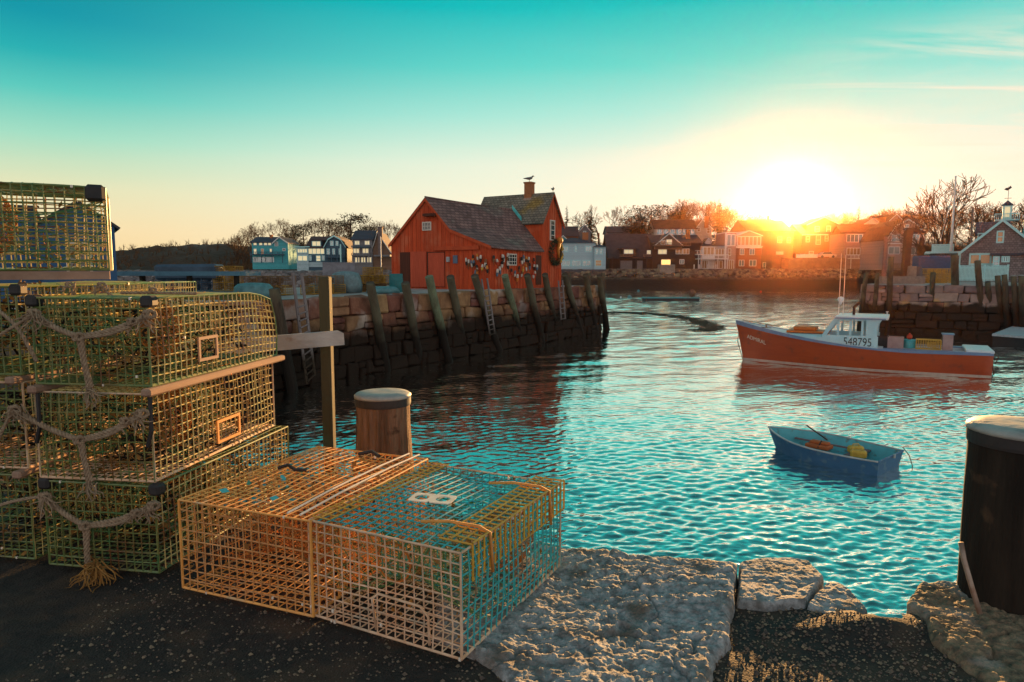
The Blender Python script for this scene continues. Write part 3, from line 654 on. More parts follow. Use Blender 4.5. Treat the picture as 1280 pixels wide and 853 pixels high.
# the two traps on the ground
N = Vector((-.162, 2.085, GZ + .004)); ra = R(-27.2); WA, LA = .64, .80
ox = N - Vector((math.cos(ra), math.sin(ra), 0)) * WA
trap('teal lobster trap with rust front, yellow edge and white two-hole vent on its lid', ox, ra, WA, LA, .355, dict(front=M_RUST, left=M_ORANGE, side=M_TEAL, top=M_TEAL, bottom=M_RUST, edge=M_RUST, net=M_NETG), seed=11, r=.003, weed=12, group=GF,
     guard=(.06, LA + .02), vent=(.285, .37, R(12), .175, .095, 2), bag=(.50, .58, .17, .11, .12, .13), bungee=(.17, .66), amp=.008, flk=150, clips=9)
BR = Vector((-.72, 2.36, GZ + .004)); rb = R(-21.5); WB, LB_ = .625, .87
ox = BR - Vector((math.cos(rb), math.sin(rb), 0)) * WB
trap('orange wire lobster trap lying between the green stack and the teal trap', ox, rb, WB, LB_, .357, dict(front=mat('tan_orange_wire', (.66, .33, .12), (.42, .17, .05), rough=.5, spec=.5, scale=8), side=M_ORANGE, top=M_ORANGE, bottom=M_ORANGE, edge=M_ORANGE), seed=31, r=.003, weed=14, group=GF, bag=(.5, .2, .2, .09, .09, .1), amp=.009, flk=240, clips=8)
tb_ = [o for o in bpy.data.objects if o.get('category') == 'lobster trap']
tA, tB = tb_[0], tb_[1]
b = MB(); panel(b, (.0, .02, .365), (0, 1, 0), (1, 0, 0), LA - .02, .085, .0031, .0385, .003, 71); b.build('yellow_edge_strip', M_YELLOW, tA)
b = MB(); b.tube([(.30, -.006, .02), (.29, -.012, .13), (.32, -.014, .155), (.49, -.014, .15), (.52, -.012, .12), (.52, -.006, .02)], .0045, 6); b.build('door_hoop', M_RUST, tA, smooth=True)
b = MB(); b.tube([(.33 + .07 * math.cos(q * .3142), .06, .24 + .07 * math.sin(q * .3142)) for q in range(21)], .004, 5); b.build('entry_hoop', M_NET, tA)
for xx in (WB - .10, WB - .045): b = MB(); b.tube([(xx, .0, .374), (xx + .004, LB_ * .3, .384), (xx, LB_ * .7, .382), (xx, LB_, .374)], .0042, 6); b.build('lid_bar', M_WHITEP, tB)
b = MB(); flakes(b, .03, WB - .15, .1, LB_ - .1, .30, .366, 90, 5, .016); b.build('plastic_scrap', M_TEAL, tB)['kind'] = 'stuff'
b = MB(); flakes(b, .03, WB - .05, .05, LB_ - .05, .30, .37, 130, 6, .013); b.build('weed_scrap', M_WEED, tB)['kind'] = 'stuff'
b = MB(); b.tube([(.10, .45, .372), (.14, .47, .385), (.2, .44, .378), (.24, .47, .372)], .008, 6); b.build('rubber_tie', M_RUBBER, tB)
b = MB(); b.tube([(.30, .78, .372), (.36, .80, .386), (.42, .77, .376)], .009, 6); b.build('rubber_tie', M_RUBBER, tB)
# front stack of three
rs = R(-8.2); cx, cy = -1.462, 2.735
def so_(w, dx=0, dy=0): return (cx + dx - math.cos(rs) * w, cy + dy - math.sin(rs) * w)
def bow(p):   # the far top corner is bent inward
    k = max(0, (p.y - .72) / .33); k = min(1, k); kz = max(0, p.z / .36)
    return Vector((p.x, p.y - .05 * k * kz * kz + .02 * k * math.sin(kz * 3.1), p.z - .045 * k ** 2 * kz))
WS, LS = .52, 1.05
x, y = so_(WS)
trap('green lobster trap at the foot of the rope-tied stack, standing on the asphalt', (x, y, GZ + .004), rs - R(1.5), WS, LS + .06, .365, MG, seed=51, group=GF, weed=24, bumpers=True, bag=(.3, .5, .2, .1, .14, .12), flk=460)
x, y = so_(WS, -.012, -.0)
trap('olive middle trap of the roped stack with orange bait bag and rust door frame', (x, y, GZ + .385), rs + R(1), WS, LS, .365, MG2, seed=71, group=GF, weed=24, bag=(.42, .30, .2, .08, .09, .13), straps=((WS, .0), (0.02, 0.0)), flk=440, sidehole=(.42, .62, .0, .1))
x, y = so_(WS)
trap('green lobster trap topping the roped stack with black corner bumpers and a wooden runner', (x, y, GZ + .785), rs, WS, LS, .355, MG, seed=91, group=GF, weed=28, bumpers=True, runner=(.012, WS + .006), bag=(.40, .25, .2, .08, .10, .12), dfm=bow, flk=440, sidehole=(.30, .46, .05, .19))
# door frames seen on the right sides
for (z, yy, w_, h_, mm, nm) in ((GZ + .795, .38, .15, .11, M_RUNNER, 'worn white vent frame in the side of the top green trap'), (GZ + .39, .52, .2, .11, M_BUNGEE, 'rusty orange door frame in the side of the middle olive trap')):
    b = MB(); c0 = Vector((cx, cy, z + .05)); dv = Vector((-math.sin(rs), math.cos(rs), 0)); nv = Vector((math.cos(rs), math.sin(rs), 0)) * .012
    a = c0 + dv * (yy - w_ / 2) + nv; e = c0 + dv * (yy + w_ / 2) + nv; u = Vector((0, 0, h_)); s_ = dv * .013; uz = Vector((0, 0, .013)); th = nv.normalized() * .008
    b.prism([a, e, e + uz, a + uz], th); b.prism([a + u - uz, e + u - uz, e + u, a + u], th); b.prism([a + uz * 1.05, a + s_ + uz * 1.05, a + s_ + u - uz * 1.05, a + u - uz * 1.05], th); b.prism([e - s_ + uz * 1.05, e + uz * 1.05, e + u - uz * 1.05, e - s_ + u - uz * 1.05], th)
    tag(b.build('vent_frame', mm), nm, 'vent frame')
# neighbouring stack on the left
lx, ly = -2.075, 2.86
for k, nm in enumerate(('bottom', 'middle', 'uppermost')):
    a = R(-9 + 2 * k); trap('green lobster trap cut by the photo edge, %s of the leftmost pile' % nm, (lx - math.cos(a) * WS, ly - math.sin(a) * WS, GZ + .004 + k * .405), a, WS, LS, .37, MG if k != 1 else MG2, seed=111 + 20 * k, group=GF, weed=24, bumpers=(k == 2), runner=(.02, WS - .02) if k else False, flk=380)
a = R(29); tc_ = Vector((-1.80, 3.07, 4.205)); Wt = 1.06
trap('dark green lobster trap silhouetted against the sky, highest of all the traps', (tc_.x - math.cos(a) * Wt, tc_.y - math.sin(a) * Wt, tc_.z), a, Wt, .52, .36, MG, seed=191, group=GF, weed=16, flk=190, amp=.014,
     bag=(.64, .2, .2, .07, .1, .13), part=.3)
b = MB(); e1 = Vector((math.cos(a), math.sin(a), 0)); n1 = Vector((-math.sin(a), math.cos(a), 0)); c0 = tc_ - e1 * 1.1 + Vector((0, 0, -.042))
b.prism([c0, c0 + e1 * 1.1, c0 + e1 * 1.1 + Vector((0, 0, .036)), c0 + Vector((0, 0, .036))], n1 * .05); tag(b.build('timber_runner', M_RUNNER), 'purple-grey timber lying under the silhouetted highest trap', 'timber')
b = MB(); q = tc_ + Vector((0, 0, .36)); b.bbox(-.075, .0, -.02, .04, -.06, .012, .012, Matrix.Translation(q) @ Matrix.Rotation(a, 4, 'Z')); tag(b.build('corner_block', M_RUBBER), 'black rubber block on the top corner of the silhouetted trap', 'bumper')
# a second row behind, seen through the wire
for k in range(3):
    trap(('bottom', 'middle', 'upper')[k] + ' green lobster trap of the shadowed pile behind the leftmost pile', (-2.75, 3.98, GZ + .004 + k * .40), R(-4 + 3 * k), .52, .9, .37, MG2 if k % 2 else MG, seed=231 + 20 * k, r=.0024, group=GF, weed=30, flk=80, clips=0)

# ------------------------------------------------------------------ ropes
def smooth_path(pts, n=60):
    pts = [Vector(p) for p in pts]; out = []; m = len(pts) - 1
    for i in range(n + 1):
        t = i / n * m; k = min(int(t), m - 1); f = t - k
        p0, p1, p2, p3 = pts[max(k - 1, 0)], pts[k], pts[k + 1], pts[min(k + 2, m)]
        out.append(.5 * ((2 * p1) + (p2 - p0) * f + (2 * p0 - 5 * p1 + 4 * p2 - p3) * f * f + (3 * p1 - p0 - 3 * p2 + p3) * f ** 3))
    return out
def rope(mb, pts, r=.009, lay=.05, n=None, strands=3):
    L = sum((Vector(pts[i + 1]) - Vector(pts[i])).length for i in range(len(pts) - 1)); n = n or max(16, int(L / .007)); path = smooth_path(pts, n)
    a = None; fr = []
    for i, p in enumerate(path):
        t = (path[min(i + 1, n)] - path[max(i - 1, 0)]).normalized()
        a = t.orthogonal().normalized() if a is None else (a - t * a.dot(t)).normalized()
        fr.append((p, a.copy(), t.cross(a)))
    for s_ in range(strands):
        mb.tube([p + (u * math.cos(6.283 * (s_ / strands + i / n * L / lay)) + v * math.sin(6.283 * (s_ / strands + i / n * L / lay))) * r * .52 for i, (p, u, v) in enumerate(fr)], r * .55, 5)
def knot(mb, c, s, seed):
    rnd = random.Random(seed); c = Vector(c); pts = []
    for i in range(14):
        t = i / 13 * 6.283 * 2; pts.append(c + Vector((math.sin(t) + .5 * math.sin(2 * t), math.cos(t) * .6 - .2, .8 * math.cos(1.5 * t))) * s)
    rope(mb, pts, s * .42, .04, 70)
def fray(mb, c, n, ln, seed, r=.003):
    rnd = random.Random(seed); c = Vector(c)
    for _ in range(n):
        d = Vector((rnd.gauss(0, .5), rnd.gauss(-.2, .3), -1)).normalized(); p = c + Vector((rnd.gauss(0, .012), rnd.gauss(0, .006), rnd.gauss(0, .01))); pts = [p.copy()]
        for _ in range(6): d = (d + Vector((rnd.gauss(0, .45), rnd.gauss(0, .25), rnd.gauss(-.15, .4)))).normalized(); p = p + d * ln / 6 * rnd.uniform(.6, 1.3); pts.append(p.copy())
        mb.tube(pts, [r, r, r * .9, r * .9, r * .8, r * .7, r * .4], 4)
fn = Vector((math.sin(rs), -math.cos(rs), 0))
def fp(px, py, off=.03):
    """a point on the front of the roped stack"""
    P0 = (cx + fn.x * off, cy + fn.y * off); dr = (-math.cos(rs), -math.sin(rs)); t, z = RL(px, py, P0, dr)
    return Vector((P0[0] + dr[0] * t, P0[1] + dr[1] * t, z))
def bridle(label, L, K, Rr, D, seed, extra=()):
    t = T('rope_bridle', label, 'rope', fp(*K), 0, 'frayed rope bridles tied across the stacked traps'); b = MB()
    mid = lambda p, q, s: (Vector(p) + Vector(q)) / 2 + Vector((0, 0, -s))
    rope(b, [fp(*L, .012), mid(fp(*L), fp(*K), .012), fp(*K)], .0122); rope(b, [fp(*K), mid(fp(*K), fp(*Rr), .016), fp(*Rr, .012)], .0122)
    rope(b, [fp(K[0] + 1, K[1] + 1, .036), mid(fp(*K), fp(*Rr), .03) + fn * .008, fp(Rr[0] - 2, Rr[1] + 3, .02)], .008)
    rope(b, [fp(*K), (fp(*K) + fp(*D)) / 2, fp(*D)], .0105); rope(b, [fp(K[0] + 4, K[1], .038), (fp(*K) + fp(*D)) / 2 + Vector((.012, -.01, 0)), fp(D[0] + 3, D[1] - 4)], .009)
    for e in extra: rope(b, [fp(*q) for q in e], .008)
    b.build('cord', M_ROPE, t, world=True, smooth=True)
    for q_, s_, e_ in ((fp(*K, .04), .017, 0), (fp(*L, .03), .018, 1), (fp(*Rr, .03), .018, 2), (fp(Rr[0] - 22, Rr[1] + 9, .035), .014, 3)): b = MB(); knot(b, q_, s_, seed + e_); b.build('knot', M_ROPE, t, world=True, smooth=True)
    for q_, n_, l_, e_ in ((fp(*L, .04), 16, .09, 4), (fp(Rr[0] - 6, Rr[1] + 4, .035), 14, .07, 5), (fp(*D, .04), 16, .075, 6), (fp(Rr[0] - 26, Rr[1] + 12, .035), 8, .05, 7)): b = MB(); fray(b, q_, n_, l_, seed + e_); b.build('frayed_end', M_ROPE, t, world=True)
    return t
bridle('frayed rope bridle across the front of the uppermost roped trap, its tail hanging', (42, 392), (98, 421), (187, 393), (112, 488), 1, extra=(((-8, 424), (18, 408), (42, 394)), ((-6, 385), (22, 410), (46, 452))))
bridle('frayed rope bridle knotted across the middle roped trap', (18, 512), (99, 550), (178, 517), (112, 606), 2, extra=(((18, 514), (4, 536), (-6, 560)),))
bridle('frayed rope bridle hanging down to the asphalt from the lowest roped trap', (56, 621), (106, 657), (192, 632), (110, 722), 3, extra=(((-8, 634), (20, 626), (56, 620)),))
b = MB(); fray(b, fp(116, 705, .1), 40, .13, 9, .0035); b.v = [(p[0], p[1], max(p[2], ground_z(p[0], p[1]) + .006)) for p in b.v]
tag(b.build('rope_scrap', M_WEED), 'ragged heap of frayed orange rope ends on the asphalt', 'rope')
b = MB(); z = GZ + 1.155
pp = [P(150, 352, 3.0), P(190, 343, 3.0), P(222, 347, 2.95), P(245, 352, 2.9)]
rope(b, [(p.x, p.y, z) for p in pp], .007); knot(b, (pp[1].x, pp[1].y, z + .012), .012, 5); tag(b.build('lid_cord', M_ROPE, smooth=True), 'short tan cord knotted on the green lid of the top roped trap', 'rope')
for i, (px, py) in enumerate(((28, 352), (86, 346), (126, 344))):
    b = MB(); q = P(px, py, 2.95); fray(b, (q.x, q.y, 4.14), 7, .06, 40 + i, .004); knot(b, (q.x, q.y, 4.14), .012, 50 + i); tag(b.build('rope_knot', M_ROPE), ('first', 'second', 'third')[i] + ' small frayed rope knot from the left beneath the silhouetted trap', 'rope')
# ------------------------------------------------------------------ stone pier
M_PIERST = mat('pier_stone', (.30, .14, .082), (.15, .064, .04), rough=.9, spec=.2, scale=1.6, detail=9, island=.35, bump=.7, bscale=9, bdist=.04, c3=(.37, .28, .245), c3scale=.7, zband=(1.6, 2.5, (.020, .011, .007)))
M_PIERCORE = mat('pier_core', (.05, .035, .03), (.03, .022, .018), rough=.95)
M_PIERTOP = mat('pier_top', (.42, .38, .36), (.26, .22, .20), rough=.9, scale=1.2, bump=.5, bscale=6, bdist=.04)
M_FENDER = mat('fender_pile', (.085, .06, .04), (.04, .026, .018), rough=.9, scale=2.2, stretch=(3, 3, .35), bump=.6, c3=(.11, .095, .06), c3scale=.9, c3lo=.5, c3hi=.62, zband=(1.4, 2.3, (.014, .009, .006)))
M_FENDERG = mat('green_fender_pile', (.17, .20, .12), (.10, .10, .06), rough=.9, scale=2.2, stretch=(3, 3, .35), bump=.6, zband=(1.4, 2.3, (.014, .009, .006)))
E0, E1 = W(412, 479, 0), W(757, 415, 0); E0.z = E1.z = 0
PD = (E1 - E0).normalized(); PN = Vector((-PD.y, PD.x, 0)); PL = (E1 - E0).length; PT = 3.22
def stone_face(mb, a, b, z0, z1, seed, hmin=.42, hmax=.62, wmin=.5, wmax=1.25, thick=.5):
    """courses of rough blocks from a to b, faces outward to the right of a->b"""
    rnd = random.Random(seed); a, b = Vector(a), Vector(b); d = (b - a).normalized(); L = (b - a).length; ang = math.atan2(d.y, d.x); z = z0
    while z < z1 - .1:
        hh = min(rnd.uniform(hmin, hmax), z1 - z)
        if z1 - z - hh < .25: hh = z1 - z
        s = rnd.uniform(-.6, 0)
        while s < L:
            w_ = rnd.uniform(wmin, wmax); e = min(s + w_, L)
            if e - max(s, 0) > .08:
                s0 = max(s, 0); c = a + d * ((s0 + e) / 2); g = rnd.uniform(.008, .03); pr = rnd.uniform(-.03, .09)
                if hh > .5 and rnd.random() < .22:
                    for q in (0, 1): mb.bbox(-(e - s0) / 2 + g, (e - s0) / 2 - g, -pr - rnd.uniform(0, .05), thick, -hh / 2 + q * hh / 2 + g * .6, q * hh / 2 - g * .6, .05, Matrix.Translation((c.x, c.y, z + hh / 2)) @ Matrix.Rotation(ang, 4, 'Z'), .035, rnd)
                else: mb.bbox(-(e - s0) / 2 + g, (e - s0) / 2 - g, -pr, thick, -hh / 2 + g * .6, hh / 2 - g * .6, rnd.uniform(.03, .08), Matrix.Translation((c.x, c.y, z + hh / 2)) @ Matrix.Rotation(ang, 4, 'Z') @ Matrix.Rotation(rnd.uniform(-.03, .03), 4, 'Y'), .06, rnd)
            s += w_
        z += hh
t = T('granite_pier', 'long granite block pier carrying the red fishing shack', 'pier', E0)
A0 = E0 - PD * 14
b = MB(); stone_face(b, (A0.x + PN.x * .25, A0.y + PN.y * .25, 0), (E1.x + PN.x * .25, E1.y + PN.y * .25, 0), -.9, PT, 21, .36, .82, .35, 1.5); b.build('stone_wall', M_PIERST, t, world=True)
b = MB(); i0, i1 = A0 + PN * .5, E1 + PN * .5 - PD * .3
b.prism([(i0.x, i0.y, -1), (i1.x, i1.y, -1), (i1.x + PN.x * 15, i1.y + PN.y * 15, -1), (i0.x + PN.x * 15, i0.y + PN.y * 15, -1)], (0, 0, PT + .93)); b.build('rubble_core', M_PIERCORE, t, world=True)
b = MB(); rnd = random.Random(4)
i0, i1 = A0 + PN * .42, E1 + PN * .42 - PD * .4; nx, ny = 70, 26; vs = []
for i in range(nx + 1):
    for j in range(ny + 1):
        p = i0 + (i1 - i0) * (i / nx) + PN * (14.4 * j / ny); vs.append((p.x, p.y, PT - .04 + .03 * fbm(p.x, p.y, 2, .8, 4)))
b.add(vs, [(i * (ny + 1) + j, (i + 1) * (ny + 1) + j, (i + 1) * (ny + 1) + j + 1, i * (ny + 1) + j + 1) for i in range(nx) for j in range(ny)]); b.build('deck', M_PIERTOP, t, world=True)
# fender pilings: (top px, foot px)
def piling(tp, ft, label, m, r=.195, off=.22, group='fender pilings leaning on the stone pier', line=None, out=.22):
    P0, dr = line or ((E0.x - PN.x * off, E0.y - PN.y * off), (PD.x, PD.y))
    s, z = RL(tp[0], tp[1], P0, dr); top = Vector((P0[0] + dr[0] * s, P0[1] + dr[1] * s, z)); bot = W(ft[0], ft[1], 0) - Vector((-dr[1], dr[0], 0)) * out; ax = (bot - top); bot2 = bot + ax * .12
    b = MB(); n = 14; wob = random.Random(int(tp[0])); pts = []
    for i in range(n + 1):
        q = top + (bot2 - top) * (i / n); pts.append(q + Vector((.012 * math.sin(i * .9 + tp[0]), 0, 0)))
    b.tube(pts, [r * (.93 + .12 * i / n) * wob.uniform(.97, 1.03) for i in range(n + 1)], 12)
    o = b.build('fender_piling', m, smooth=False, loc=tuple(top)); return tag(o, label, 'piling', group)
ordn = ['first', 'second', 'third', 'fourth', 'fifth', 'sixth', 'seventh', 'eighth', 'ninth', 'tenth', 'eleventh', 'twelfth', 'thirteenth', 'fourteenth', 'fifteenth', 'sixteenth', 'seventeenth', 'eighteenth', 'nineteenth', 'twentieth']
PILES = [((343, 361), (360, 489), 0), ((463, 354), (478, 463), 0), ((507, 354), (520, 455), 0), ((536, 346), (556, 450), 1), ((563, 346), (577, 444), 0), ((593, 345), (619, 438), 0), ((631, 345), (649, 431), 1), ((659, 344), (673.5, 428), 0), ((681, 343.5), (693, 423), 0), ((706, 343), (723, 418.5), 0), ((732, 344), (741, 415.5), 0), ((749, 345), (755.5, 413), 0)]
for i, (a, c, g) in enumerate(PILES):
    piling(a, c, ('grey-green' if g else 'dark brown') + ' leaning fender piling, %s from the left along the stone pier' % ordn[i], M_FENDERG if g else M_FENDER)
for i, (px, nm) in enumerate(((711, 'stub of piling behind the tenth fender piling by the wreath wall'), (736, 'stub of piling behind the eleventh fender piling near the pier end'), (753.5, 'dark piling on the far corner of the pier end'))):
    s, z = RL(px, 341.5, (E0.x + PN.x * 1.4, E0.y + PN.y * 1.4), (PD.x, PD.y)); q = E0 + PN * 1.4 + PD * s
    b = MB(); b.tube([(q.x, q.y, z), (q.x + .1, q.y - .03, 1.5), (q.x + .25, q.y - .1, -.5)], [.15, .16, .17], 12); tag(b.build('fender_piling', M_FENDER, loc=(q.x, q.y, z)), nm, 'piling', 'fender pilings leaning on the stone pier')
def ladder(l_top, r_top, l_bot, r_bot, label, m, rungs, off=.25):
    P0, dr = (E0.x - PN.x * off, E0.y - PN.y * off), (PD.x, PD.y)
    def q(p): s, z = RL(p[0], p[1], P0, dr); return Vector((P0[0] + dr[0] * s, P0[1] + dr[1] * s, z))
    a, b_, c, d = q(l_top), q(r_top), q(l_bot), q(r_bot)
    t = T('pier_ladder', label, 'ladder', (a.x, a.y, 0), 0, 'wooden ladders on the stone pier')
    for u, v in ((a, c), (b_, d)):
        m_ = MB(); dd = (v - u).normalized(); m_.prism([u - PD * .05, u + PD * .05, u + PD * .05 + PN * .05, u - PD * .05 + PN * .05], (v - u)); m_.build('rail', m, t, world=True)
    for k in range(rungs):
        f = (k + .9) / rungs * .97 if False else .30 + .68 * k / max(1, rungs - 1); m_ = MB(); m_.tube([a + (c - a) * f - PN * .02, b_ + (d - b_) * f - PN * .02], .028, 6); m_.build('rung', m, t, world=True)
M_LADDER = mat('ladder_wood', (.24, .20, .20), (.14, .11, .11), rough=.85, scale=5, stretch=(3, 3, .3), zband=(.9, 1.8, (.04, .025, .015)))
ladder((366.5, 342), (377.5, 342), (384, 480), (394, 470), 'tall grey wooden ladder beside the green-stained post, on the near pier wall', M_LADDER, 12)
ladder((602.5, 349), (609.5, 348), (613, 420), (619, 418), 'narrow ladder between two leaning pilings below the hanging buoys', M_LADDER, 9)
ladder((698.5, 351), (703.5, 350.5), (702, 400), (707, 399), 'short pale ladder near the wreath end of the pier wall', M_LADDER, 6)

# ------------------------------------------------------------------ red fishing shack
M_RED = boards('red_boards', (.54, .072, .019), (.40, .050, .014), .19, 'X', .5, .85, var=.15, c3=(.50, .13, .06))
M_REDTRIM = mat('red_trim', (.50, .075, .02), (.38, .05, .014), rough=.75, scale=3)
M_REDDOOR = boards('red_door_boards', (.50, .085, .038), (.40, .06, .026), .35, 'X', .15, .8, var=.06)
M_BROWN = mat('brown_door', (.10, .030, .016), (.06, .018, .010), rough=.85, scale=3, stretch=(4, 4, .5))
M_SHROOF = shingles('shack_shingles', (.23, .135, .12), (.13, .078, .075), .17, .28, 'Y', c3=(.16, .14, .12))
M_TROOF = shingles('tall_shingles', (.21, .18, .14), (.13, .115, .09), .15, .25, 'X', c3=(.26, .17, .05))
M_BRICK = mat('chimney_brick', (.36, .14, .06), (.26, .09, .04), rough=.9, scale=8, bump=.3)
M_GLASSD = mat('window_glass', (.10, .12, .12), (.05, .06, .06), rough=.06, spec=1, metal=.55, scale=1)
M_TRIMP = mat('pale_trim', (.62, .56, .48), (.5, .44, .38), rough=.6, scale=5)
M_FLASH = mat('verdigris_flashing', (.10, .50, .48), (.07, .36, .36), rough=.5, scale=4)
B0 = (E0.x + PN.x * 1.2, E0.y + PN.y * 1.2); s, z = RL(612.5, 308, B0, (PD.x, PD.y)); SC = Vector((B0[0] + PD.x * s, B0[1] + PD.y * s, 0))
SRZ = math.atan2(-PN.y, -PN.x)        # local x = -PN (to the water), local y = PD
shack = T('red_fishing_shack', 'weathered red board fishing shack with a steep grey roof and taller end block', 'shack', (SC.x, SC.y, PT - .05), SRZ)
BZ = PT - .05
def gab(px, py): t, z = RL(px, py, (SC.x, SC.y), (PN.x, PN.y)); return -t, z - BZ      # local x, z on the gable face (y = 0)
def sid(px, py): t, z = RL(px, py, (SC.x, SC.y), (PD.x, PD.y)); return t, z - BZ       # local y, z on the buoy wall (x = 0)
gl, ze_l = gab(489, 305); ax_, za = gab(532.8, 248.5); kx, kz = gab(563.7, 287.5); ze = 5.53 - BZ
yr, _ = sid(677.5, 311); TW = sid(702, 281)[0] - yr; zt = 7.144 - BZ; zta = 8.95 - BZ; TL = 4.95; RLN = 9.35
gp = [(gl, 0, 0), (0, 0, 0), (0, 0, ze - .03), (kx, 0, kz - .03), (ax_, 0, za - .03), (gl, 0, ze_l - .03)]
xr, zr2 = (lambda q: (-q[0], q[1] - BZ))(RL(640.6, 264, (SC.x + PD.x * yr, SC.y + PD.y * yr), (PN.x, PN.y)))
gl2 = gl + (xr - ax_)
b = MB(); b.prism(gp, (0, .14, 0)); b.prism([(-.14, .142, 0), (0, .142, 0), (0, .142, ze - .03), (-.14, .142, ze - .03)], (0, yr - .142, 0))
b.prism([(gl, .142, 0), (gl2, yr, 0), (gl2, yr, ze_l - .03), (gl, .142, ze_l - .03)], (.14, 0, 0)); b.build('wall', M_RED, shack)
b = MB(); b.prism([(-TL, yr, 0), (0, yr, 0), (0, yr + TW, 0), (-TL, yr + TW, 0)], (0, 0, zt)); b.prism([(0, yr, zt), (0, yr + TW, zt), (0, yr + TW / 2, zta)], (-TL, 0, 0)); b.build('tall_wall', M_RED, shack)
def slab(mb, a, c, y0, y1, th=.09, ov=.0):
    a, c = Vector((a[0], 0, a[1])), Vector((c[0], 0, c[1])); d = (c - a).normalized(); c = c + d * ov; nrm = Vector((-d.z, 0, d.x)); nrm = nrm if nrm.z > 0 else -nrm
    mb.prism([(a.x, y0, a.z), (c.x, y0, c.z), (c.x + nrm.x * th, y0, c.z + nrm.z * th), (a.x + nrm.x * th, y0, a.z + nrm.z * th)], (0, y1 - y0, 0))
def ruled(mb, lines, ny=16, y0=-.12, y1=None, th=.08, sag=.0):
    """a roof sheet ruled between near and far profiles: lines = [((x,z) near, (x,z) far), ...]"""
    y1 = y1 or yr; m = len(lines); vs = []
    for lay in (0, 1):
        for i in range(ny + 1):
            f = i / ny; y = y0 + (y1 - y0) * f
            for (p, q) in lines: vs.append((p[0] + (q[0] - p[0]) * f, y, p[1] + (q[1] - p[1]) * f + th * lay - sag * math.sin(math.pi * f)))
    o = (ny + 1) * m; fs = []
    for i in range(ny):
        for j in range(m - 1):
            k = i * m + j; fs += [(k, k + 1, k + m + 1, k + m), (o + k, o + k + m, o + k + m + 1, o + k + 1)]
        for j in (0, m - 1): k = i * m + j; fs.append((k, k + m, o + k + m, o + k))
    for i in (0, ny):
        for j in range(m - 1): k = i * m + j; fs.append((k, k + 1, o + k + 1, o + k))
    mb.add(vs, fs)
fe = (0, ze); km = ((xr + 0) * .5, (zr2 + ze) * .5)
ex = lambda p, q, d: (q[0] + (q[0] - p[0]) * d, q[1] + (q[1] - p[1]) * d)
b = MB(); ruled(b, [((ax_, za), (xr, zr2)), ((kx, kz), km), (ex((kx, kz), fe, .10), ex(km, fe, .16))], sag=.03); b.build('roof', M_SHROOF, shack)
b = MB(); ruled(b, [((ax_ - .004, za - .004), (xr - .004, zr2 - .004)), ((gl - .14, ze_l - .14), (gl2 - .14, ze_l - .14))], sag=.03); b.build('rear_roof', M_SHROOF, shack)
b = MB(); b.tube([(ax_ + (xr - ax_) * f, -.13 + (yr + .1) * f, za + (zr2 - za) * f + .09 - .03 * math.sin(math.pi * f)) for f in [i / 10 for i in range(11)]], .05, 6); b.build('ridge_cap', M_SHROOF, shack)
b = MB()     # tall roof
for sg in (0, 1):
    y0, y1 = (yr + TW / 2, yr - .12) if sg == 0 else (yr + TW / 2, yr + TW + .12); z1_ = zt - .14
    n_ = Vector((0, (zta - z1_), abs(y1 - y0))).normalized(); n_.y *= -1 if sg == 0 else 1
    b.prism([(.16, y0, zta + .015), (.16, y1, z1_ + .015), (.16, y1 + n_.y * .08, z1_ + n_.z * .08), (.16, y0 + n_.y * (.0), zta + .1)], (-TL - .3, 0, 0))
b.build('tall_roof', M_TROOF, shack)
# rake boards
b = MB()
for (p, q) in (((gl - .12, ze_l - .1), (ax_, za + .0)), ((ax_, za), (kx, kz)), ((kx, kz), (.14, ze - .02))):
    b = MB(); p, q = Vector((p[0], 0, p[1])), Vector((q[0], 0, q[1])); b.prism([(p.x, -.13, p.z - .14), (q.x, -.13, q.z - .14), (q.x, -.13, q.z + .03), (p.x, -.13, p.z + .03)], (0, .035, 0)); b.build('rake_board', M_REDTRIM, shack)
for (y, z, y2, z2) in ((yr - .13, zt - .14, yr + TW / 2, zta), (yr + TW / 2, zta, yr + TW + .13, zt - .14)): b = MB(); b.prism([(.17, y, z - .12), (.17, y2, z2 - .12), (.17, y2, z2 + .02), (.17, y, z + .02)], (-.03, 0, 0)); b.build('rake_board', M_REDTRIM, shack)
b = MB(); rnd = random.Random(8)   # battens over the board joints
def roofz(x): 
    if x > kx: return ze + (kz - ze) * (x / kx)
    if x > ax_: return kz + (za - kz) * ((x - kx) / (ax_ - kx))
    return za + (ze_l - za) * ((x - ax_) / (gl - ax_))
x = gl + .1
while x < -.05:
    b.box(x, x + .035, -.022, -.001, .02, roofz(x) - .1); x += .30
y = .12
while y < yr + TW: b.box(.001, .022, y, y + .035, .02, (ze - .02) if y < yr else (zt + (zta - zt) * (1 - abs(y - yr - TW / 2) / (TW / 2))) - .08); y += .30
b.build('batten', M_REDTRIM, shack)
def grect(mb, px0, py0, px1, py1, d=.03, y=-.001):
    x0, z1 = gab(px0, py0); x1, z0 = gab(px1, py1); mb.box(x0, x1, y - d, y, max(z0, .01), z1); return x0, x1, max(z0, .01), z1
def srect(mb, px0, py0, px1, py1, d=.03):
    y0, z1 = sid(px0, py0); y1, z0 = sid(px1, py1); mb.box(.001, .001 + d, y0, y1, max(z0, .01), z1); return y0, y1, max(z0, .01), z1
q4 = lambda x, y: (470 + x / 5.333, 220 + y / 5.333)
def R4(fn_, mb, x0, y0, x1, y1, d): a = q4(x0, y0); c = q4(x1, y1); return fn_(mb, a[0], a[1], c[0], c[1], d)
b = MB(); R4(grect, b, 162, 510, 232, 740, .04); tag(b.build('door', M_BROWN, shack), 'dark brown door standing in the gable wall')
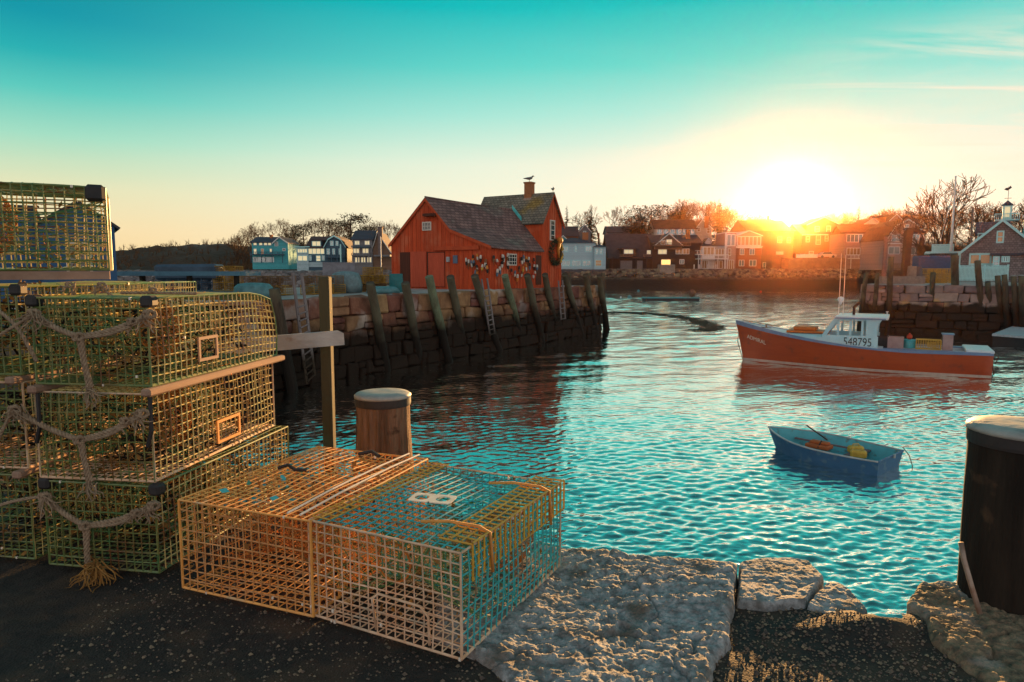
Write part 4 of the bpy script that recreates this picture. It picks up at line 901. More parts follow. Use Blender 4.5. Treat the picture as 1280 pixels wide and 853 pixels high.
b = MB(); R4(grect, b, 234, 506, 341, 742, .09); tag(b.build('sliding_door', M_REDDOOR, shack), 'smooth red sliding door beside the brown door')
b = MB(); R4(grect, b, 341, 508, 462, 742, .03); b.build('door_opening', M_BROWN, shack)
b = MB(); R4(grect, b, 352, 514, 460, 738, .06); tag(b.build('door', M_REDDOOR, shack), 'red plank door under the wooden track')
b = MB(); R4(grect, b, 392, 472, 692, 492, .14); b.build('door_track', M_REDTRIM, shack)
b = MB(); x0, x1, z0, z1 = R4(grect, b, 310, 308, 370, 364, .05); w_ = b.build('window', M_TRIMP, shack)
b = MB(); b.box(x0 + .06, x1 - .06, -.056, -.052, z0 + .06, z1 - .06); b.build('pane', M_GLASSD, w_)
b = MB(); 
for k in (1, 2): xx = x0 + (x1 - x0) * k / 3; b.box(xx - .015, xx + .015, -.066, -.057, z0 + .06, z1 - .06)
zz = (z0 + z1) / 2; b.box(x0 + .06, x1 - .06, -.07, -.067, zz - .015, zz + .015); b.build('muntin', M_TRIMP, w_)
b = MB(); xa, zb = gab(*q4(335, 262)); xb, _ = gab(*q4(408, 270)); b.box(xa, xb, -.35, -.02, zb - .09, zb + .06); b.build('hoist_beam', M_BROWN, shack)
b = MB(); y0, y1, z0, z1 = R4(srect, b, 870, 518, 935, 598, .04); w_ = b.build('window', M_TRIMP, shack)
b = MB(); b.box(.042, .046, y0 + .06, y1 - .06, z0 + .06, z1 - .06); b.build('pane', M_GLASSD, w_)
b = MB()
for k in (1, 2, 3): yy = y0 + (y1 - y0) * k / 4; b.box(.047, .056, yy - .02, yy + .02, z0 + .06, z1 - .06)
for k in (1, 2): zz = z0 + (z1 - z0) * k / 3; b.box(.0565, .06, y0 + .06, y1 - .06, zz - .015, zz + .015)
b.build('muntin', M_TRIMP, w_)
b = MB(); R4(srect, b, 1062, 530, 1100, 725, .03); tag(b.build('door', M_BROWN, shack), 'dark door in the buoy wall')
b = MB(); y0, y1, z0, z1 = R4(srect, b, 1158, 293, 1189, 432, .05); w_ = b.build('window', M_TRIMP, shack)
b = MB(); b.box(.052, .056, y0 + .1, y1 - .1, z0 + .06, z1 - .06); b.build('pane', M_GLASSD, w_)
b = MB(); 
for k in (1, 2, 3): zz = z0 + (z1 - z0) * k / 4; b.box(.057, .064, y0 + .1, y1 - .1, zz - .02, zz + .02)
b.build('muntin', M_TRIMP, w_)
b = MB(); R4(srect, b, 1185, 602, 1228, 618, .05); b.build('sill_board', M_REDTRIM, shack)
# chimney
cxl = -1.64; yc = yr + TW / 2; b = MB(); zc0, zc1 = zta - .55, 9.68 - BZ
b.box(cxl - .24, cxl + .24, yc - .24, yc + .24, zc0, zc1); b.box(cxl - .28, cxl + .28, yc - .28, yc + .28, zc1 + .003, zc1 + .09); b.build('chimney', M_BRICK, shack)
b = MB(); b.box(cxl - .3, cxl + .3, yc - .3, yc + .3, zta - .42, zta - .18); b.build('flashing', M_GALV, shack)
ds = Vector((0 - xr, 0, ze - zr2)).normalized(); st = Vector((xr, yr - .06, zr2 + .1))
b = MB(); b.prism([st, st + ds * 1.0, st + ds * 1.0 + Vector((0, 0, .26)), st + Vector((0, 0, .26))], (0, .05, 0)); b.build('roof_flashing', M_FLASH, shack)
# lamp box and blue notice on the gable
b = MB(); a = q4(477, 540); c = q4(496, 574); grect(b, a[0], a[1], c[0], c[1], .12, -.024); tag(b.build('meter_box', M_GREYWOOD, shack), 'small grey box on the gable wall')
b = MB(); a = q4(516, 530); c = q4(546, 584); grect(b, a[0], a[1], c[0], c[1], .03, -.024); tag(b.build('notice_board', mat('notice_blue', (.10, .15, .22), (.08, .11, .16), rough=.6), shack), 'small blue notice board on the gable wall')
# buoys
BC = dict(white=(.62, .56, .48), black=(.025, .022, .02), blue=(.10, .16, .22), orange=(.62, .20, .03), brown=(.20, .08, .03), yellow=(.62, .38, .06), red=(.45, .05, .02))
BM = {k: mat('buoy_' + k, v, tuple(x * .7 for x in v), rough=.6, scale=6) for k, v in BC.items()}
BU = [(612, 572, 'white', 'black'), (628, 582, 'white', 'brown'), (648, 585, 'blue', 'white'), (656, 550, 'black', 'orange'), (661, 582, 'blue', 'black'), (686, 540, 'orange', 'white'), (707, 552, 'white', 'black'), (740, 580, 'brown', 'white'), (719, 610, 'white', 'yellow'), (746, 606, 'black', 'white'), (751, 622, 'orange', 'black'), (683, 614, 'black', 'white'), (684, 638, 'brown', 'orange'), (672, 652, 'blue', 'black'), (770, 552, 'black', 'brown'), (793, 575, 'white', 'red'), (826, 590, 'black', 'white'), (831, 545, 'white', 'black'), (838, 552, 'blue', 'white'), (862, 540, 'white', 'brown'), (865, 598, 'white', 'black'), (794, 645, 'white', 'blue'), (812, 630, 'white', 'blue'), (890, 640, 'black', 'red'), (912, 652, 'blue', 'white'), (928, 680, 'white', 'orange'), (940, 622, 'black', 'brown'), (958, 565, 'black', 'white'), (971, 552, 'blue', 'white'), (988, 556, 'orange', 'black'), (1003, 562, 'white', 'black'), (966, 620, 'orange', 'yellow'), (958, 655, 'brown', 'white'), (1011, 602, 'black', 'blue'), (1040, 570, 'black', 'red'), (1041, 607, 'white', 'black'), (1059, 610, 'white', 'blue'), (1048, 652, 'white', 'red'), (1034, 662, 'red', 'white'), (987, 610, 'orange', 'white')]
BU.sort(key=lambda q: q[0])
def ordinal(n):
    tens = {2: 'twenty', 3: 'thirty', 4: 'forty', 5: 'fifty', 6: 'sixty', 7: 'seventy', 8: 'eighty'}; th = {20: 'twentieth', 30: 'thirtieth', 40: 'fortieth', 50: 'fiftieth', 60: 'sixtieth', 70: 'seventieth'}
    if n <= 20: return ordn[n - 1]
    return th[n] if n % 10 == 0 else tens[n // 10] + '-' + ordn[n % 10 - 1]
rnd = random.Random(77)
for i, (x, y, c1, c2) in enumerate(BU):
    px, py = q4(x, y)
    if x < 758: lx, lz = gab(px, py); loc = Vector((lx, -.14, lz))
    else: ly_, lz = sid(px, py); loc = Vector((.14, ly_, lz))
    wl = WM[shack.name] @ loc; h_ = rnd.uniform(.16, .22); r_ = rnd.uniform(.055, .075); tl = rnd.uniform(-.15, .15)
    t = T('lobster_buoy', f'{c1} and {c2} lobster buoy, {ordinal(i + 1)} from the left on the red shack wall', 'buoy', wl, 0, 'painted buoys hung on the red shack')
    M_ = Matrix.Rotation(tl, 4, 'Y')
    def cyl(nm, prof, m_, tt=t):
        bb = MB(); bb.lathe((0, 0, 0), prof, 10); bb.v = [tuple(M_ @ Vector(p)) for p in bb.v]; bb.build(nm, m_, tt, smooth=False)
    cyl('upper_half', [(.02, h_), (r_ * .7, h_ * .95), (r_, h_ * .6), (r_, 0)][::-1], BM[c1]); cyl('lower_half', [(r_, -.003), (r_, -h_ * .5), (r_ * .6, -h_), (.02, -h_ * 1.05)][::-1], BM[c2])
    cyl('stick', [(.016, -h_ * 1.05), (.016, -h_ * 1.75)][::-1], BM['brown'])
# wreath
wl = WM[shack.name] @ Vector((.14, sid(*q4(1184, 510))[0], sid(*q4(1184, 510))[1])); wy = Vector((PD.x, PD.y, 0)); t = T('christmas_wreath', 'big dark evergreen wreath with orange buoys on the tall shack wall', 'wreath', wl); rnd = random.Random(5)
b = MB(); Rw, Rz = .62, .70
for _ in range(900):
    a = rnd.uniform(0, 6.283); c = wl + wy * math.cos(a) * Rw + Vector((0, 0, math.sin(a) * Rz)); d = Vector((rnd.gauss(0, 1), rnd.gauss(0, 1), rnd.gauss(0, 1))).normalized(); q = c + d * rnd.uniform(.02, .16) - PN * .04; e = d.orthogonal() * .03
    b.add([q - e, q + e, q + d * .12], [(0, 1, 2)])
b.build('greenery', mat('evergreen', (.03, .05, .025), (.07, .045, .02), rough=.8, island=.5), t, world=True)
b = MB()
for k in range(26): a = rnd.uniform(-1.3, 1.1); c = wl + wy * (math.cos(a) * Rw * rnd.uniform(.85, 1.15)) + Vector((0, 0, math.sin(a) * Rz)) - PN * .17; b.ball(c, rnd.uniform(.04, .07), 7, 5)
b.build('bauble', BM['yellow'], t, world=True)
b = MB(); c = wl + wy * .18 + Vector((0, 0, .72)) - PN * .2; b.ball(c, (.2, .2, .24), 10, 7); b.tube([c, wl + wy * -.05 + Vector((0, 0, .1)) - PN * .2, wl + wy * .1 + Vector((0, 0, -.35)) - PN * .2], [.12, .10, .05], 8); b.build('ribbon', BM['orange'], t, world=True, smooth=True)
# gulls
M_GULL = mat('gull', (.10, .10, .10), (.25, .25, .25), rough=.8, scale=8)
def gull(label, p, yaw, s=1):
    t = T('gull', label, 'gull', p, yaw); b = MB()
    b.tube([(-.30, 0, .17), (-.2, 0, .185), (-.1, 0, .19), (.02, 0, .20), (.12, 0, .235), (.16, 0, .29), (.19, 0, .325), (.225, 0, .33), (.25, 0, .322), (.29, 0, .312)], [.012, .035, .065, .085, .07, .045, .042, .04, .022, .006], 10)
    b.v = [(x * s, y * s, z * s) for x, y, z in b.v]; b.build('body', M_GULL, t, smooth=True)
    for sg in (-1, 1):
        b = MB(); b.tube([(0, sg * .03, .14), (0, sg * .03, 0), (.04, sg * .03, .004)], .008, 5); b.v = [(x * s, y * s, z * s) for x, y, z in b.v]; b.build('leg', BM['orange'], t)
        b = MB(); b.tube([(.08, sg * .07, .23), (-.1, sg * .085, .21), (-.28, sg * .04, .19), (-.36, sg * .02, .19)], [.03, .045, .025, .004], 8); b.v = [(x * s, y * s, z * s) for x, y, z in b.v]; b.build('wing', M_GULL, t, smooth=True)
gull('grey gull standing on the brick chimney of the red shack', WM[shack.name] @ Vector((cxl, yc, zc1 + .095)), R(15), 1.15)
gull('small dark gull perched on the gable peak of the tall shack block', WM[shack.name] @ Vector((.05, yc, zta + .1)), R(80), .95)
# ------------------------------------------------------------------ clutter on the pier
M_TARPC = mat('cyan_tarp', (.10, .24, .26), (.06, .15, .165), rough=.5, scale=4, bump=.4, bscale=3, bdist=.05)
M_TARPG = mat('grey_tarp', (.16, .24, .26), (.10, .14, .15), rough=.6, scale=4, bump=.4)
M_TARPB = mat('blue_tarp', (.05, .09, .14), (.03, .055, .085), rough=.55, scale=2, bump=.5, bscale=2.5, bdist=.08)
M_BARREL = mat('teal_barrel', (.02, .16, .17), (.015, .12, .13), rough=.5)
M_FARTRAPY = mat('far_yellow_wire', (.42, .24, .03), (.28, .13, .02), rough=.6)
M_FARTRAPO = mat('far_brown_wire', (.22, .11, .04), (.14, .07, .03), rough=.6)
def small_trap(label, p, rz, m, s=(.6, 1.05, .38), group='traps stored on the stone pier', arch=True):
    t = T('lobster_trap', label, 'lobster trap', p, rz, group); b = MB(); n = 5
    x, y, z = s
    for o, U, V, lu, lv in (((-x / 2, -y / 2, 0), (1, 0, 0), (0, 0, 1), x, z), ((-x / 2, y / 2, 0), (1, 0, 0), (0, 0, 1), x, z), ((-x / 2, -y / 2, 0), (0, 1, 0), (0, 0, 1), y, z), ((x / 2, -y / 2, 0), (0, 1, 0), (0, 0, 1), y, z), ((-x / 2, -y / 2, z), (1, 0, 0), (0, 1, 0), x, y), ((-x / 2, -y / 2, 0), (1, 0, 0), (0, 1, 0), x, y)): panel(b, o, U, V, lu, lv, .007, .085, .002, 3, n=3)
    b.build('cage', m, t)
    b = MB(); net_funnel(b, (-x * .45, 0, z / 2), (1, 0, 0), z * .45, .08, x * .5, .008, 9, 4); b.build('netting_head', m, t)
    b = MB()
    for xx in (-x / 2, x / 2):
        for yy in (-y / 2, y / 2): b.tube([(xx, yy, 0), (xx, yy, z)], .016, 4)
        for zz in (0, z): b.tube([(xx, -y / 2, zz), (xx, y / 2, zz)], .016, 4)
    for yy in (-y / 2, y / 2):
        for zz in (0, z): b.tube([(-x / 2, yy, zz), (x / 2, yy, zz)], .016, 4)
    b.build('edge_wire', m, t)
    return t
protoY = None
def st_trap(px, py, Y, lvl, rz, label, m, group, zb=PT, s=1.0):
    global protoY
    p = Vector((X(px, Y), Y, zb + .385 * lvl))
    return small_trap(label, p, rz, m, group=group)
k = 0
for (px, Y, n) in ((452, 33.5, 2), (466, 33.8, 3), (480, 34.4, 2), (446, 35.5, 2), (471, 36, 3)):
    for l in range(n):
        k += 1
        st_trap(px, 0, Y, l, R(-30 + 9 * k % 25), f'yellow-brown lobster trap, {ordinal(k)} of the pile left of the red shack', M_FARTRAPY if k % 3 else M_FARTRAPO, 'traps stored on the stone pier')
k = 0
for (px, Y, n) in ((318, 27.5, 2), (336, 28, 2), (352, 28.6, 2), (390, 29.5, 2), (416, 30.5, 2)):
    for l in range(n): k += 1; st_trap(px, 0, Y, l, R(-25 + 11 * k % 30), f'yellow lobster trap on the near pier end, {ordinal(k)} from the left by the ladder', M_FARTRAPY if k % 2 else M_FARTRAPO, 'traps on the near end of the stone pier')
def lump(name, label, cat, c, rx, ry, rz, m, seed, flat=.15):
    b = MB(); rnd = random.Random(seed); n = 28
    prof = [(1, 0), (1.0, .35), (.93, .7), (.75, .93), (.4, 1.0), (.01, 1.02)]
    b.lathe((0, 0, 0), prof, n, lambda a, z: 1 + .10 * noise.noise((math.cos(a) * 2, math.sin(a) * 2, z * 2 + seed)) + .05 * math.sin(7 * a + seed + 3 * z))
    b.v = [(x * rx, y * ry, z * rz) for x, y, z in b.v]; o = b.build(name, m, smooth=True); o.location = c; return tag(o, label, cat)
lump('tarped_heap', 'pale grey tarp draped over a heap of gear behind the pier post', 'tarp', (X(432, 32), 32, PT), .75, .7, .95, M_TARPG, 3)
lump('tarped_heap', 'cyan tarp crumpled on the pier before the teal barrel', 'tarp', (X(478, 31.5), 31.5, PT - .02), .75, .6, .30, M_TARPC, 8)
lump('tarped_heap', 'cyan tarp folded at the top of the tall ladder', 'tarp', (X(396, 31), 31, PT - .02), .55, .5, .42, M_TARPC, 11)
lump('tarped_heap', 'cyan tarp over gear seen through the end of the top roped trap', 'tarp', (X(317, 26), 26, PT - .02), .75, .5, .55, M_TARPC, 13)
b = MB(); b.lathe((0, 0, 0), [(.30, 0), (.34, .3), (.34, .38), (.35, .42), (.34, .46), (.32, .85), (.30, .88)], 20); o = b.build('plastic_barrel', M_BARREL, smooth=False); o.location = (X(495, 33), 33, PT - .03); tag(o, 'teal plastic barrel standing against the red shack corner', 'barrel')
def crate(label, p, rz, s, m, group=None):
    t = T('fish_crate', label, 'crate', p, rz, group); b = MB(); x, y, z = s; w = .04
    b.box(-x / 2, x / 2, -y / 2, -y / 2 + w, 0, z); b.box(-x / 2, x / 2, y / 2 - w, y / 2, 0, z); b.box(-x / 2, -x / 2 + w, -y / 2 + w + .002, y / 2 - w - .002, 0, z); b.box(x / 2 - w, x / 2, -y / 2 + w + .002, y / 2 - w - .002, 0, z); b.build('side_boards', m, t)
    b = MB(); b.box(-x / 2 + w + .003, x / 2 - w - .003, -y / 2 + w + .003, y / 2 - w - .003, .01, .04); b.build('base_board', m, t)
    b = MB()
    for zz in (.02, z * .5, z - .06): b.box(-x / 2 - .012, x / 2 + .012, -y / 2 - .016, -y / 2 - .003, zz, zz + .04)
    b.build('rib', m, t); return t
M_CRATEG = mat('grey_crate', (.22, .22, .25), (.15, .15, .17), rough=.7)
crate('grey crate on top of the trap pile by the grey tarp', (X(441, 34), 34, PT + .01), R(20), (1.3, .8, 1.0), M_CRATEG)
crate('large pale grey crate at the back of the pier', (X(424, 38), 38, PT), R(12), (1.7, 1.1, 1.45), M_CRATEG)
# ------------------------------------------------------------------ left bank: blue shed, trap store
M_BLUE = boards('blue_boards', (.03, .09, .19), (.025, .075, .16), .16, 'Z', .3, .7, var=.08)
M_DARKROOF = mat('dark_roof', (.05, .05, .06), (.035, .035, .04), rough=.8)
M_LAND = mat('left_land', (.10, .09, .07), (.06, .05, .04), rough=.95, scale=1.5, bump=.5)
b = MB(); nl = 18; 
b.prism([(-70, 12, 0), (-8.5, 12, 0), (-9.5, 17, 0), (A0.x + PN.x * .6, A0.y + PN.y * .6, 0), (A0.x + PN.x * 14, A0.y + PN.y * 14, 0), (-45, 70, 0), (-120, 70, 0)], (0, 0, 3.1)); b.build('terrain', M_LAND); tag(bpy.data.objects['terrain'], 'flat dark wharf land on the left behind the traps', 'land', kind='structure')
YB = 22; x1 = X(150, YB) - .1; t = T('blue_shed', 'bright blue clapboard shed seen behind the silhouetted highest trap', 'shed', (x1, YB, 3.1), R(33)); zr, ze_b = Z(256, YB) - 3.1, Z(284, YB) - 3.1
b = MB(); b.prism([(-2.0, 0, 0), (0, 0, 0), (0, 0, ze_b), (-.95, 0, zr), (-2.0, 0, ze_b)], (0, 6, 0)); b.prism([(-5.5, .3, 0), (-2.003, .3, 0), (-2.003, .3, zr - .25), (-5.5, .3, zr - .25)], (0, 5, 0)); b.build('wall', M_BLUE, t)
b = MB(); slab(b, (-.95, zr + .015), (0, ze_b + .015), -.12, 6.1, .07, .16); slab(b, (-.95, zr + .015), (-2, ze_b + .015), -.12, 6.1, .07, .1); b.box(-5.6, -2.1, .2, 5.4, zr - .247, zr - .12); b.build('roof', M_DARKROOF, t)
b = MB(); b.box(-1.35, -.65, -.03, -.002, .9, 2.0); w_ = b.build('window', M_TRIMP, t); b = MB(); b.box(-1.27, -.73, -.036, -.031, .98, 1.92); b.build('pane', M_GLASSD, w_)
t = T('dock_platform', 'long blue-grey floating platform at the foot of the blue tarped traps', 'dock', (X(190, 30), 30, 3.1)); b = MB(); b.box(-4.5, 4.2, -1, 1.5, .9, 1.08); b.build('deck', mat('blue_deck', (.10, .22, .30), (.07, .16, .22), rough=.6), t); b = MB(); [b.box(x - .08, x + .08, -.9, -.7, 0, .897) for x in (-4, -2, 0, 2, 4)]; b.build('leg', M_PILE, t)
YT = 34; k = 0
for col in range(7):
    for l in range(3):
        k += 1; small_trap(f'{"yellow" if col > 4 else "blue"} lobster trap in the tarped rank, {ordinal(k)} counted by columns', (X(207 + col * 14.2, YT), YT, 3.25 + l * .40), 0, M_FARTRAPY if col > 4 else mat('far_blue_wire', (.03, .09, .16), (.05, .07, .10), rough=.6), (.53, 1.0, .38), 'tarped rank of traps on the left bank')
b = MB(); b.bbox(X(199, YT), X(276, YT), YT - .56, YT + .6, 3.75, 4.52, .12); b.v = [(x + .04 * fbm(x, y, z, 2), y - .05 * fbm(x, z, 1, 2), z + .05 * fbm(x, y, 4, 1.5)) for x, y, z in b.v]; tag(b.build('tarp', M_TARPB), 'dull blue tarp drawn over the rank of stored traps', 'tarp')
# ------------------------------------------------------------------ boats
M_HULL = mat('red_hull', (.40, .062, .012), (.33, .045, .010), rough=.32, spec=.5, scale=1.2, stretch=(.5, 1, 3), c3=(.22, .045, .02), c3scale=3.2, c3lo=.56, c3hi=.75)
M_BWHITE = mat('boat_white', (.62, .66, .68), (.50, .55, .58), rough=.35, spec=.5, scale=2)
M_BCYAN = mat('boat_pale_blue', (.40, .60, .64), (.34, .53, .58), rough=.35, spec=.5, scale=2)
M_BBLUE = mat('boat_blue_trim', (.16, .24, .38), (.12, .18, .30), rough=.4, spec=.5, scale=3)
M_BOOT = mat('boot_stripe', (.55, .42, .35), (.42, .32, .27), rough=.5, scale=4)
M_DARKIN = mat('dark_inside', (.06, .045, .045), (.04, .03, .03), rough=.8)
M_BLACK = mat('black_paint', (.015, .015, .018), (.02, .02, .022), rough=.5)
M_ANT = mat('antenna', (.7, .62, .55), (.6, .5, .45), rough=.4)
M_ORPAINT = mat('orange_paint', (.60, .16, .03), (.5, .12, .025), rough=.5)
M_BGLASS = mat('boat_glass', (.5, .35, .25), (.4, .28, .2), rough=.05, spec=.8, metal=.2)
bst = W(1240, 475, 0); bbw = W(931, 451, 0); hd = Vector((bbw.x - bst.x - .6, bbw.y - bst.y - 1.0, 0)); LB = hd.length; hd.normalize(); port = Vector((-hd.y, hd.x, 0))
if port.y > 0: port = -port
bs0 = bst - port * 1.2; brz = math.atan2(hd.y, hd.x)
boat = T('lobster_boat', 'red hulled lobster boat with pale blue wheelhouse moored in the harbour', 'fishing boat', (bs0.x, bs0.y, 0), brz)
LT = LB + .42
SGN = 1 if (Vector((-math.sin(brz), math.cos(brz), 0)).dot(port) > 0) else -1
def bl(px, py, yo):     # local x,z of a pixel on the port-side plane at lateral offset yo
    P0 = bs0 + port * yo; s, z = RL(px, py, (P0.x, P0.y), (hd.x, hd.y)); return s, z
def bm(s): return 1.2 + .28 * math.sin(min(1, s / .38) * math.pi / 2) if s < .38 else 1.48 * (1 - ((s - .38) / .62) ** 2.3)
def shr(s): return .93 + .03 * (1 - min(1, s / .3)) + (.80 * ((s - .25) / .75) ** 1.8 if s > .25 else 0)
def hp(s, t, off=0):    # hull point, t: 0 keel .. 1 sheer
    x = s * (LB + .42 * t ** 1.3); zk = -.5; z = zk + (shr(s) - zk) * t
    fl = (.50 + .5 * t ** .55) if s < .5 else (.50 - .35 * (s - .5) / .5) + (1 - (.50 - .35 * (s - .5) / .5)) * t ** (.55 + .6 * (s - .5))
    return x, bm(s) * fl + off, z
NS = 30; tl = [0, .15, .3, .36, .42, .5, .6, .7, .8, .9, 1.0]
b = MB(); vs = []; 
for sg in (1, -1):
    for i in range(NS + 1):
        for t_ in tl: x, y, z = hp(i / NS, t_); vs.append((x, sg * y, z))
m = len(tl); o = (NS + 1) * m; fs = []
for i in range(NS):
    for j in range(m - 1):
        k = i * m + j; fs += [(k, k + m, k + m + 1, k + 1), (o + k, o + k + 1, o + k + m + 1, o + k + m)]
fs += [(j, j + 1, o + j + 1, o + j) for j in range(m - 1)]
b.add(vs, fs); b.build('hull', M_HULL, boat, smooth=True)
def strip(z0, z1, off, s0=0, s1=1, both=True):
    mb = MB(); n = 30
    for sg in (1, -1):
        vs = []
        for i in range(n + 1):
            s_ = s0 + (s1 - s0) * i / n
            for zz, of in ((z0, 0), (z0, off), (z1, off), (z1, 0)):
                Zt = zz if zz > -5 else 0
                if callable(Zt): Zt = Zt(s_)
                t_ = min(1, (Zt + .5) / (shr(s_) + .5)); x, y, z = hp(s_, t_, of); vs.append((x, sg * y, Zt if Zt > z else z))
        mb.add(vs, [(i * 4 + a, i * 4 + (a + 1) % 4, i * 4 + 4 + (a + 1) % 4, i * 4 + 4 + a) for i in range(n) for a in range(4)])
    return mb
strip(.02, .13, .018).build('boot_stripe', M_BOOT, boat)
mb = MB(); n = 40      # toe rail above the sheer
for sg in (1, -1):
    vs = []
    for i in range(n + 1):
        s_ = i / n; x, y, z = hp(s_, 1.0); hgt_ = .05 + .13 * max(0, (s_ - .5) / .5)
        for dy, dz in ((.03, -.03), (.04, hgt_), (-.04, hgt_), (-.05, -.03)): vs.append((x + (.03 if dz > 0 else 0) * s_, sg * max(.0, y + dy), z + dz))
    mb.add(vs, [(i * 4 + a, i * 4 + (a + 1) % 4, i * 4 + 4 + (a + 1) % 4, i * 4 + 4 + a) for i in range(n) for a in range(4)])
mb.build('toe_rail', M_BBLUE, boat)
xa = bl(1097, 436, 1.0)[0]        # aft end of the wheelhouse
mb = MB(); vs = []; n = 24; s0 = (xa - .2) / LT
for i in range(n + 1):
    s_ = s0 + (1 - s0) * i / n; x, y, z = hp(s_, 1.0)
    for f in (-1, -.5, 0, .5, 1): vs.append((x, y * f * .985, z + .05 + .10 * (1 - f * f)))
mb.add(vs, [(i * 5 + j, i * 5 + j + 1, i * 5 + 6 + j, i * 5 + 5 + j) for i in range(n) for j in range(4)]); mb.build('foredeck', M_BWHITE, boat)
mb = MB(); mb.box(.5, xa, -.95, .95, .30, .36); mb.build('cockpit_sole', M_DARKIN, boat)
for sg, nm in ((1, 'washboard'), (-1, 'washboard')):
    mb = MB(); mb.prism([(.1, sg * 1.18, .98), (xa, sg * 1.44, .98), (xa, sg * 1.08, .98), (.1, sg * .85, .98)], (0, 0, .05)); mb.build(nm, M_BBLUE, boat)
    mb = MB(); mb.prism([(.5, sg * .84, .362), (xa, sg * 1.07, .362), (xa, sg * 1.07, .978), (.5, sg * .84, .978)], (0, sg * .03, 0)); mb.build('cockpit_side', M_BWHITE, boat)
x2 = bl(1207, 440, .9)[0]; mb = MB(); mb.bbox(-.03, x2, -1.16, 1.16, .985, 1.12, .05); mb.build('stern_deck', M_BWHITE, boat)
# wheelhouse
yh = 1.25; zc = lambda px, py: bl(px, py, yh)
xw0 = zc(1028, 418)[0]; xw1 = zc(1043, 398)[0]; xb_ = zc(1094, 400)[0]; xr_ = zc(1111, 397)[0]; zroof = zc(1075, 399)[1]; zsill = zc(1070, 420)[1]; zwt = zc(1075, 401.5)[1]
zdk = 1.0
def side_wall(sg):
    mb = MB(); y0, y1 = sg * yh, sg * (yh - .05); D_ = (0, y1 - y0, 0)
    mb.prism([(xa, y0, zdk), (xw0, y0, zdk + .05), (xw0, y0, zsill), (xa, y0, zsill)], D_)
    mb.prism([(xb_ + .32, y0, zroof - .02), (xb_ - .25, y0, zroof - .02), (xb_ - .12, y0, zroof - .25), (xa + .04, y0, zsill + .002), (xb_ + .32, y0, zsill + .002)], D_)
    wx = [zc(p, 410)[0] for p in (1047.5, 1063, 1078)]
    for w in wx: mb.prism([(w - .045, y0, zsill + .002), (w + .045, y0, zsill + .002), (w + .045, y0, zroof - .02), (w - .045, y0, zroof - .02)], D_)
    mb.prism([(xw0 - .02, y0, zsill + .002), (xw0 - .17, y0, zsill + .002), (xw1 - .16, y0, zroof - .02), (xw1, y0, zroof - .02)], D_)
    mb.prism([(xb_ + .32, y0, zwt), (xw1 - .16, y0, zwt), (xw1 - .16, y0, zroof - .022), (xb_ + .32, y0, zroof - .022)], D_)
    return mb
wh = side_wall(SGN); wh.build('wheelhouse_side', M_BCYAN, boat); side_wall(-SGN).build('wheelhouse_side', M_BCYAN, boat)
mb = MB()
for yy in (-yh + .055, -.36, .30, yh - .115): mb.prism([(xw0 - .02, yy, zsill), (xw0 + .02, yy, zsill), (xw1 + .02, yy, zroof - .03), (xw1 - .02, yy, zroof - .03)], (0, .06, 0))
mb.prism([(xw0 + .02, -yh + .05, zdk + .06), (xw0 + .02, yh - .05, zdk + .06), (xw0 + .0, yh - .05, zsill - .004), (xw0 + .0, -yh + .05, zsill - .004)], (-.05, 0, 0)); mb.build('windscreen_frame', M_BCYAN, boat)
mb = MB(); mb.bbox(xr_, xw1 - .02, -yh - .07, yh + .07, zroof - .015, zroof + .10, .03); rf_ = mb.build('wheelhouse_roof', M_BWHITE, boat)
mb = MB(); mb.box(xr_ + .1, xw1 - .01, SGN * (yh + .075), SGN * (yh + .09), zroof - .01, zroof + .045); mb.build('roof_trim', M_BBLUE, rf_)
mb = MB(); mb.box(xa + .3, xa + .36, -.9, -.3, zdk - .6, zroof - .02); mb.box(xa + .35, xw0 - .2, -.5, .4, .4, zdk + .02); mb.build('console', M_DARKIN, boat)
# trunk cabin forward of the wheelhouse
xt = zc(972, 425)[0]; zt_ = zc(1000, 415)[1]
mb = MB(); n = 12; vs = []
for i in range(n + 1):
    f = i / n; x = xw0 - .02 + (xt - xw0) * f; s_ = min(1, x / LT); hw_ = min(yh, bm(s_) - .06) * (1 - .30 * f * f); zd_ = shr(s_) + .02; top = max(zd_ + .06, zsill - .04 - .02 * f)
    for (yy, zz) in ((-hw_, zd_), (-hw_ * .98, top - .08), (-hw_ * .85, top), (hw_ * .85, top), (hw_ * .98, top - .08), (hw_, zd_)): vs.append((x, yy, zz))
mb.add(vs, [(i * 6 + j, i * 6 + j + 1, i * 6 + 7 + j, i * 6 + 6 + j) for i in range(n) for j in range(5)] + [tuple(range(6))[::-1], tuple(n * 6 + j for j in range(6))]); mb.build('trunk_cabin', M_BCYAN, boat)
hx0, hx1 = zc(1018, 412)[0], zc(988, 412)[0]; mb = MB(); mb.bbox(hx0 - .5, hx1 + .25, -.62, .62, zsill - .03, zsill + .07, .03); mb.bbox(hx0, hx1, -.42, .42, zsill + .073, zsill + .24, .05); mb.build('hatch', M_ORPAINT, boat)
mb = MB(); mb.tube([(xw0 + .05, -.5, zsill + .28), (hx1 - .1, -.5, zsill + .28)], .025, 6); mb.build('boat_hook', M_GALV, boat)
mb = MB(); f0 = hp(.97, 1); f1 = hp(.80, 1); mb.tube([(f0[0], SGN * .1, f0[2] + .24), (f1[0], SGN * .35, f1[2] + .30)], .022, 6); mb.tube([(f1[0] + .6, SGN * .25, f1[2] + .05), (f1[0] + .6, SGN * .25, f1[2] + .36)], .04, 6); mb.tube([(f1[0] + .4, SGN * .15, f1[2] + .2), (f1[0] + .8, SGN * .4, f1[2] + .25)], .03, 6); mb.build('bow_rail', M_IRON, boat)
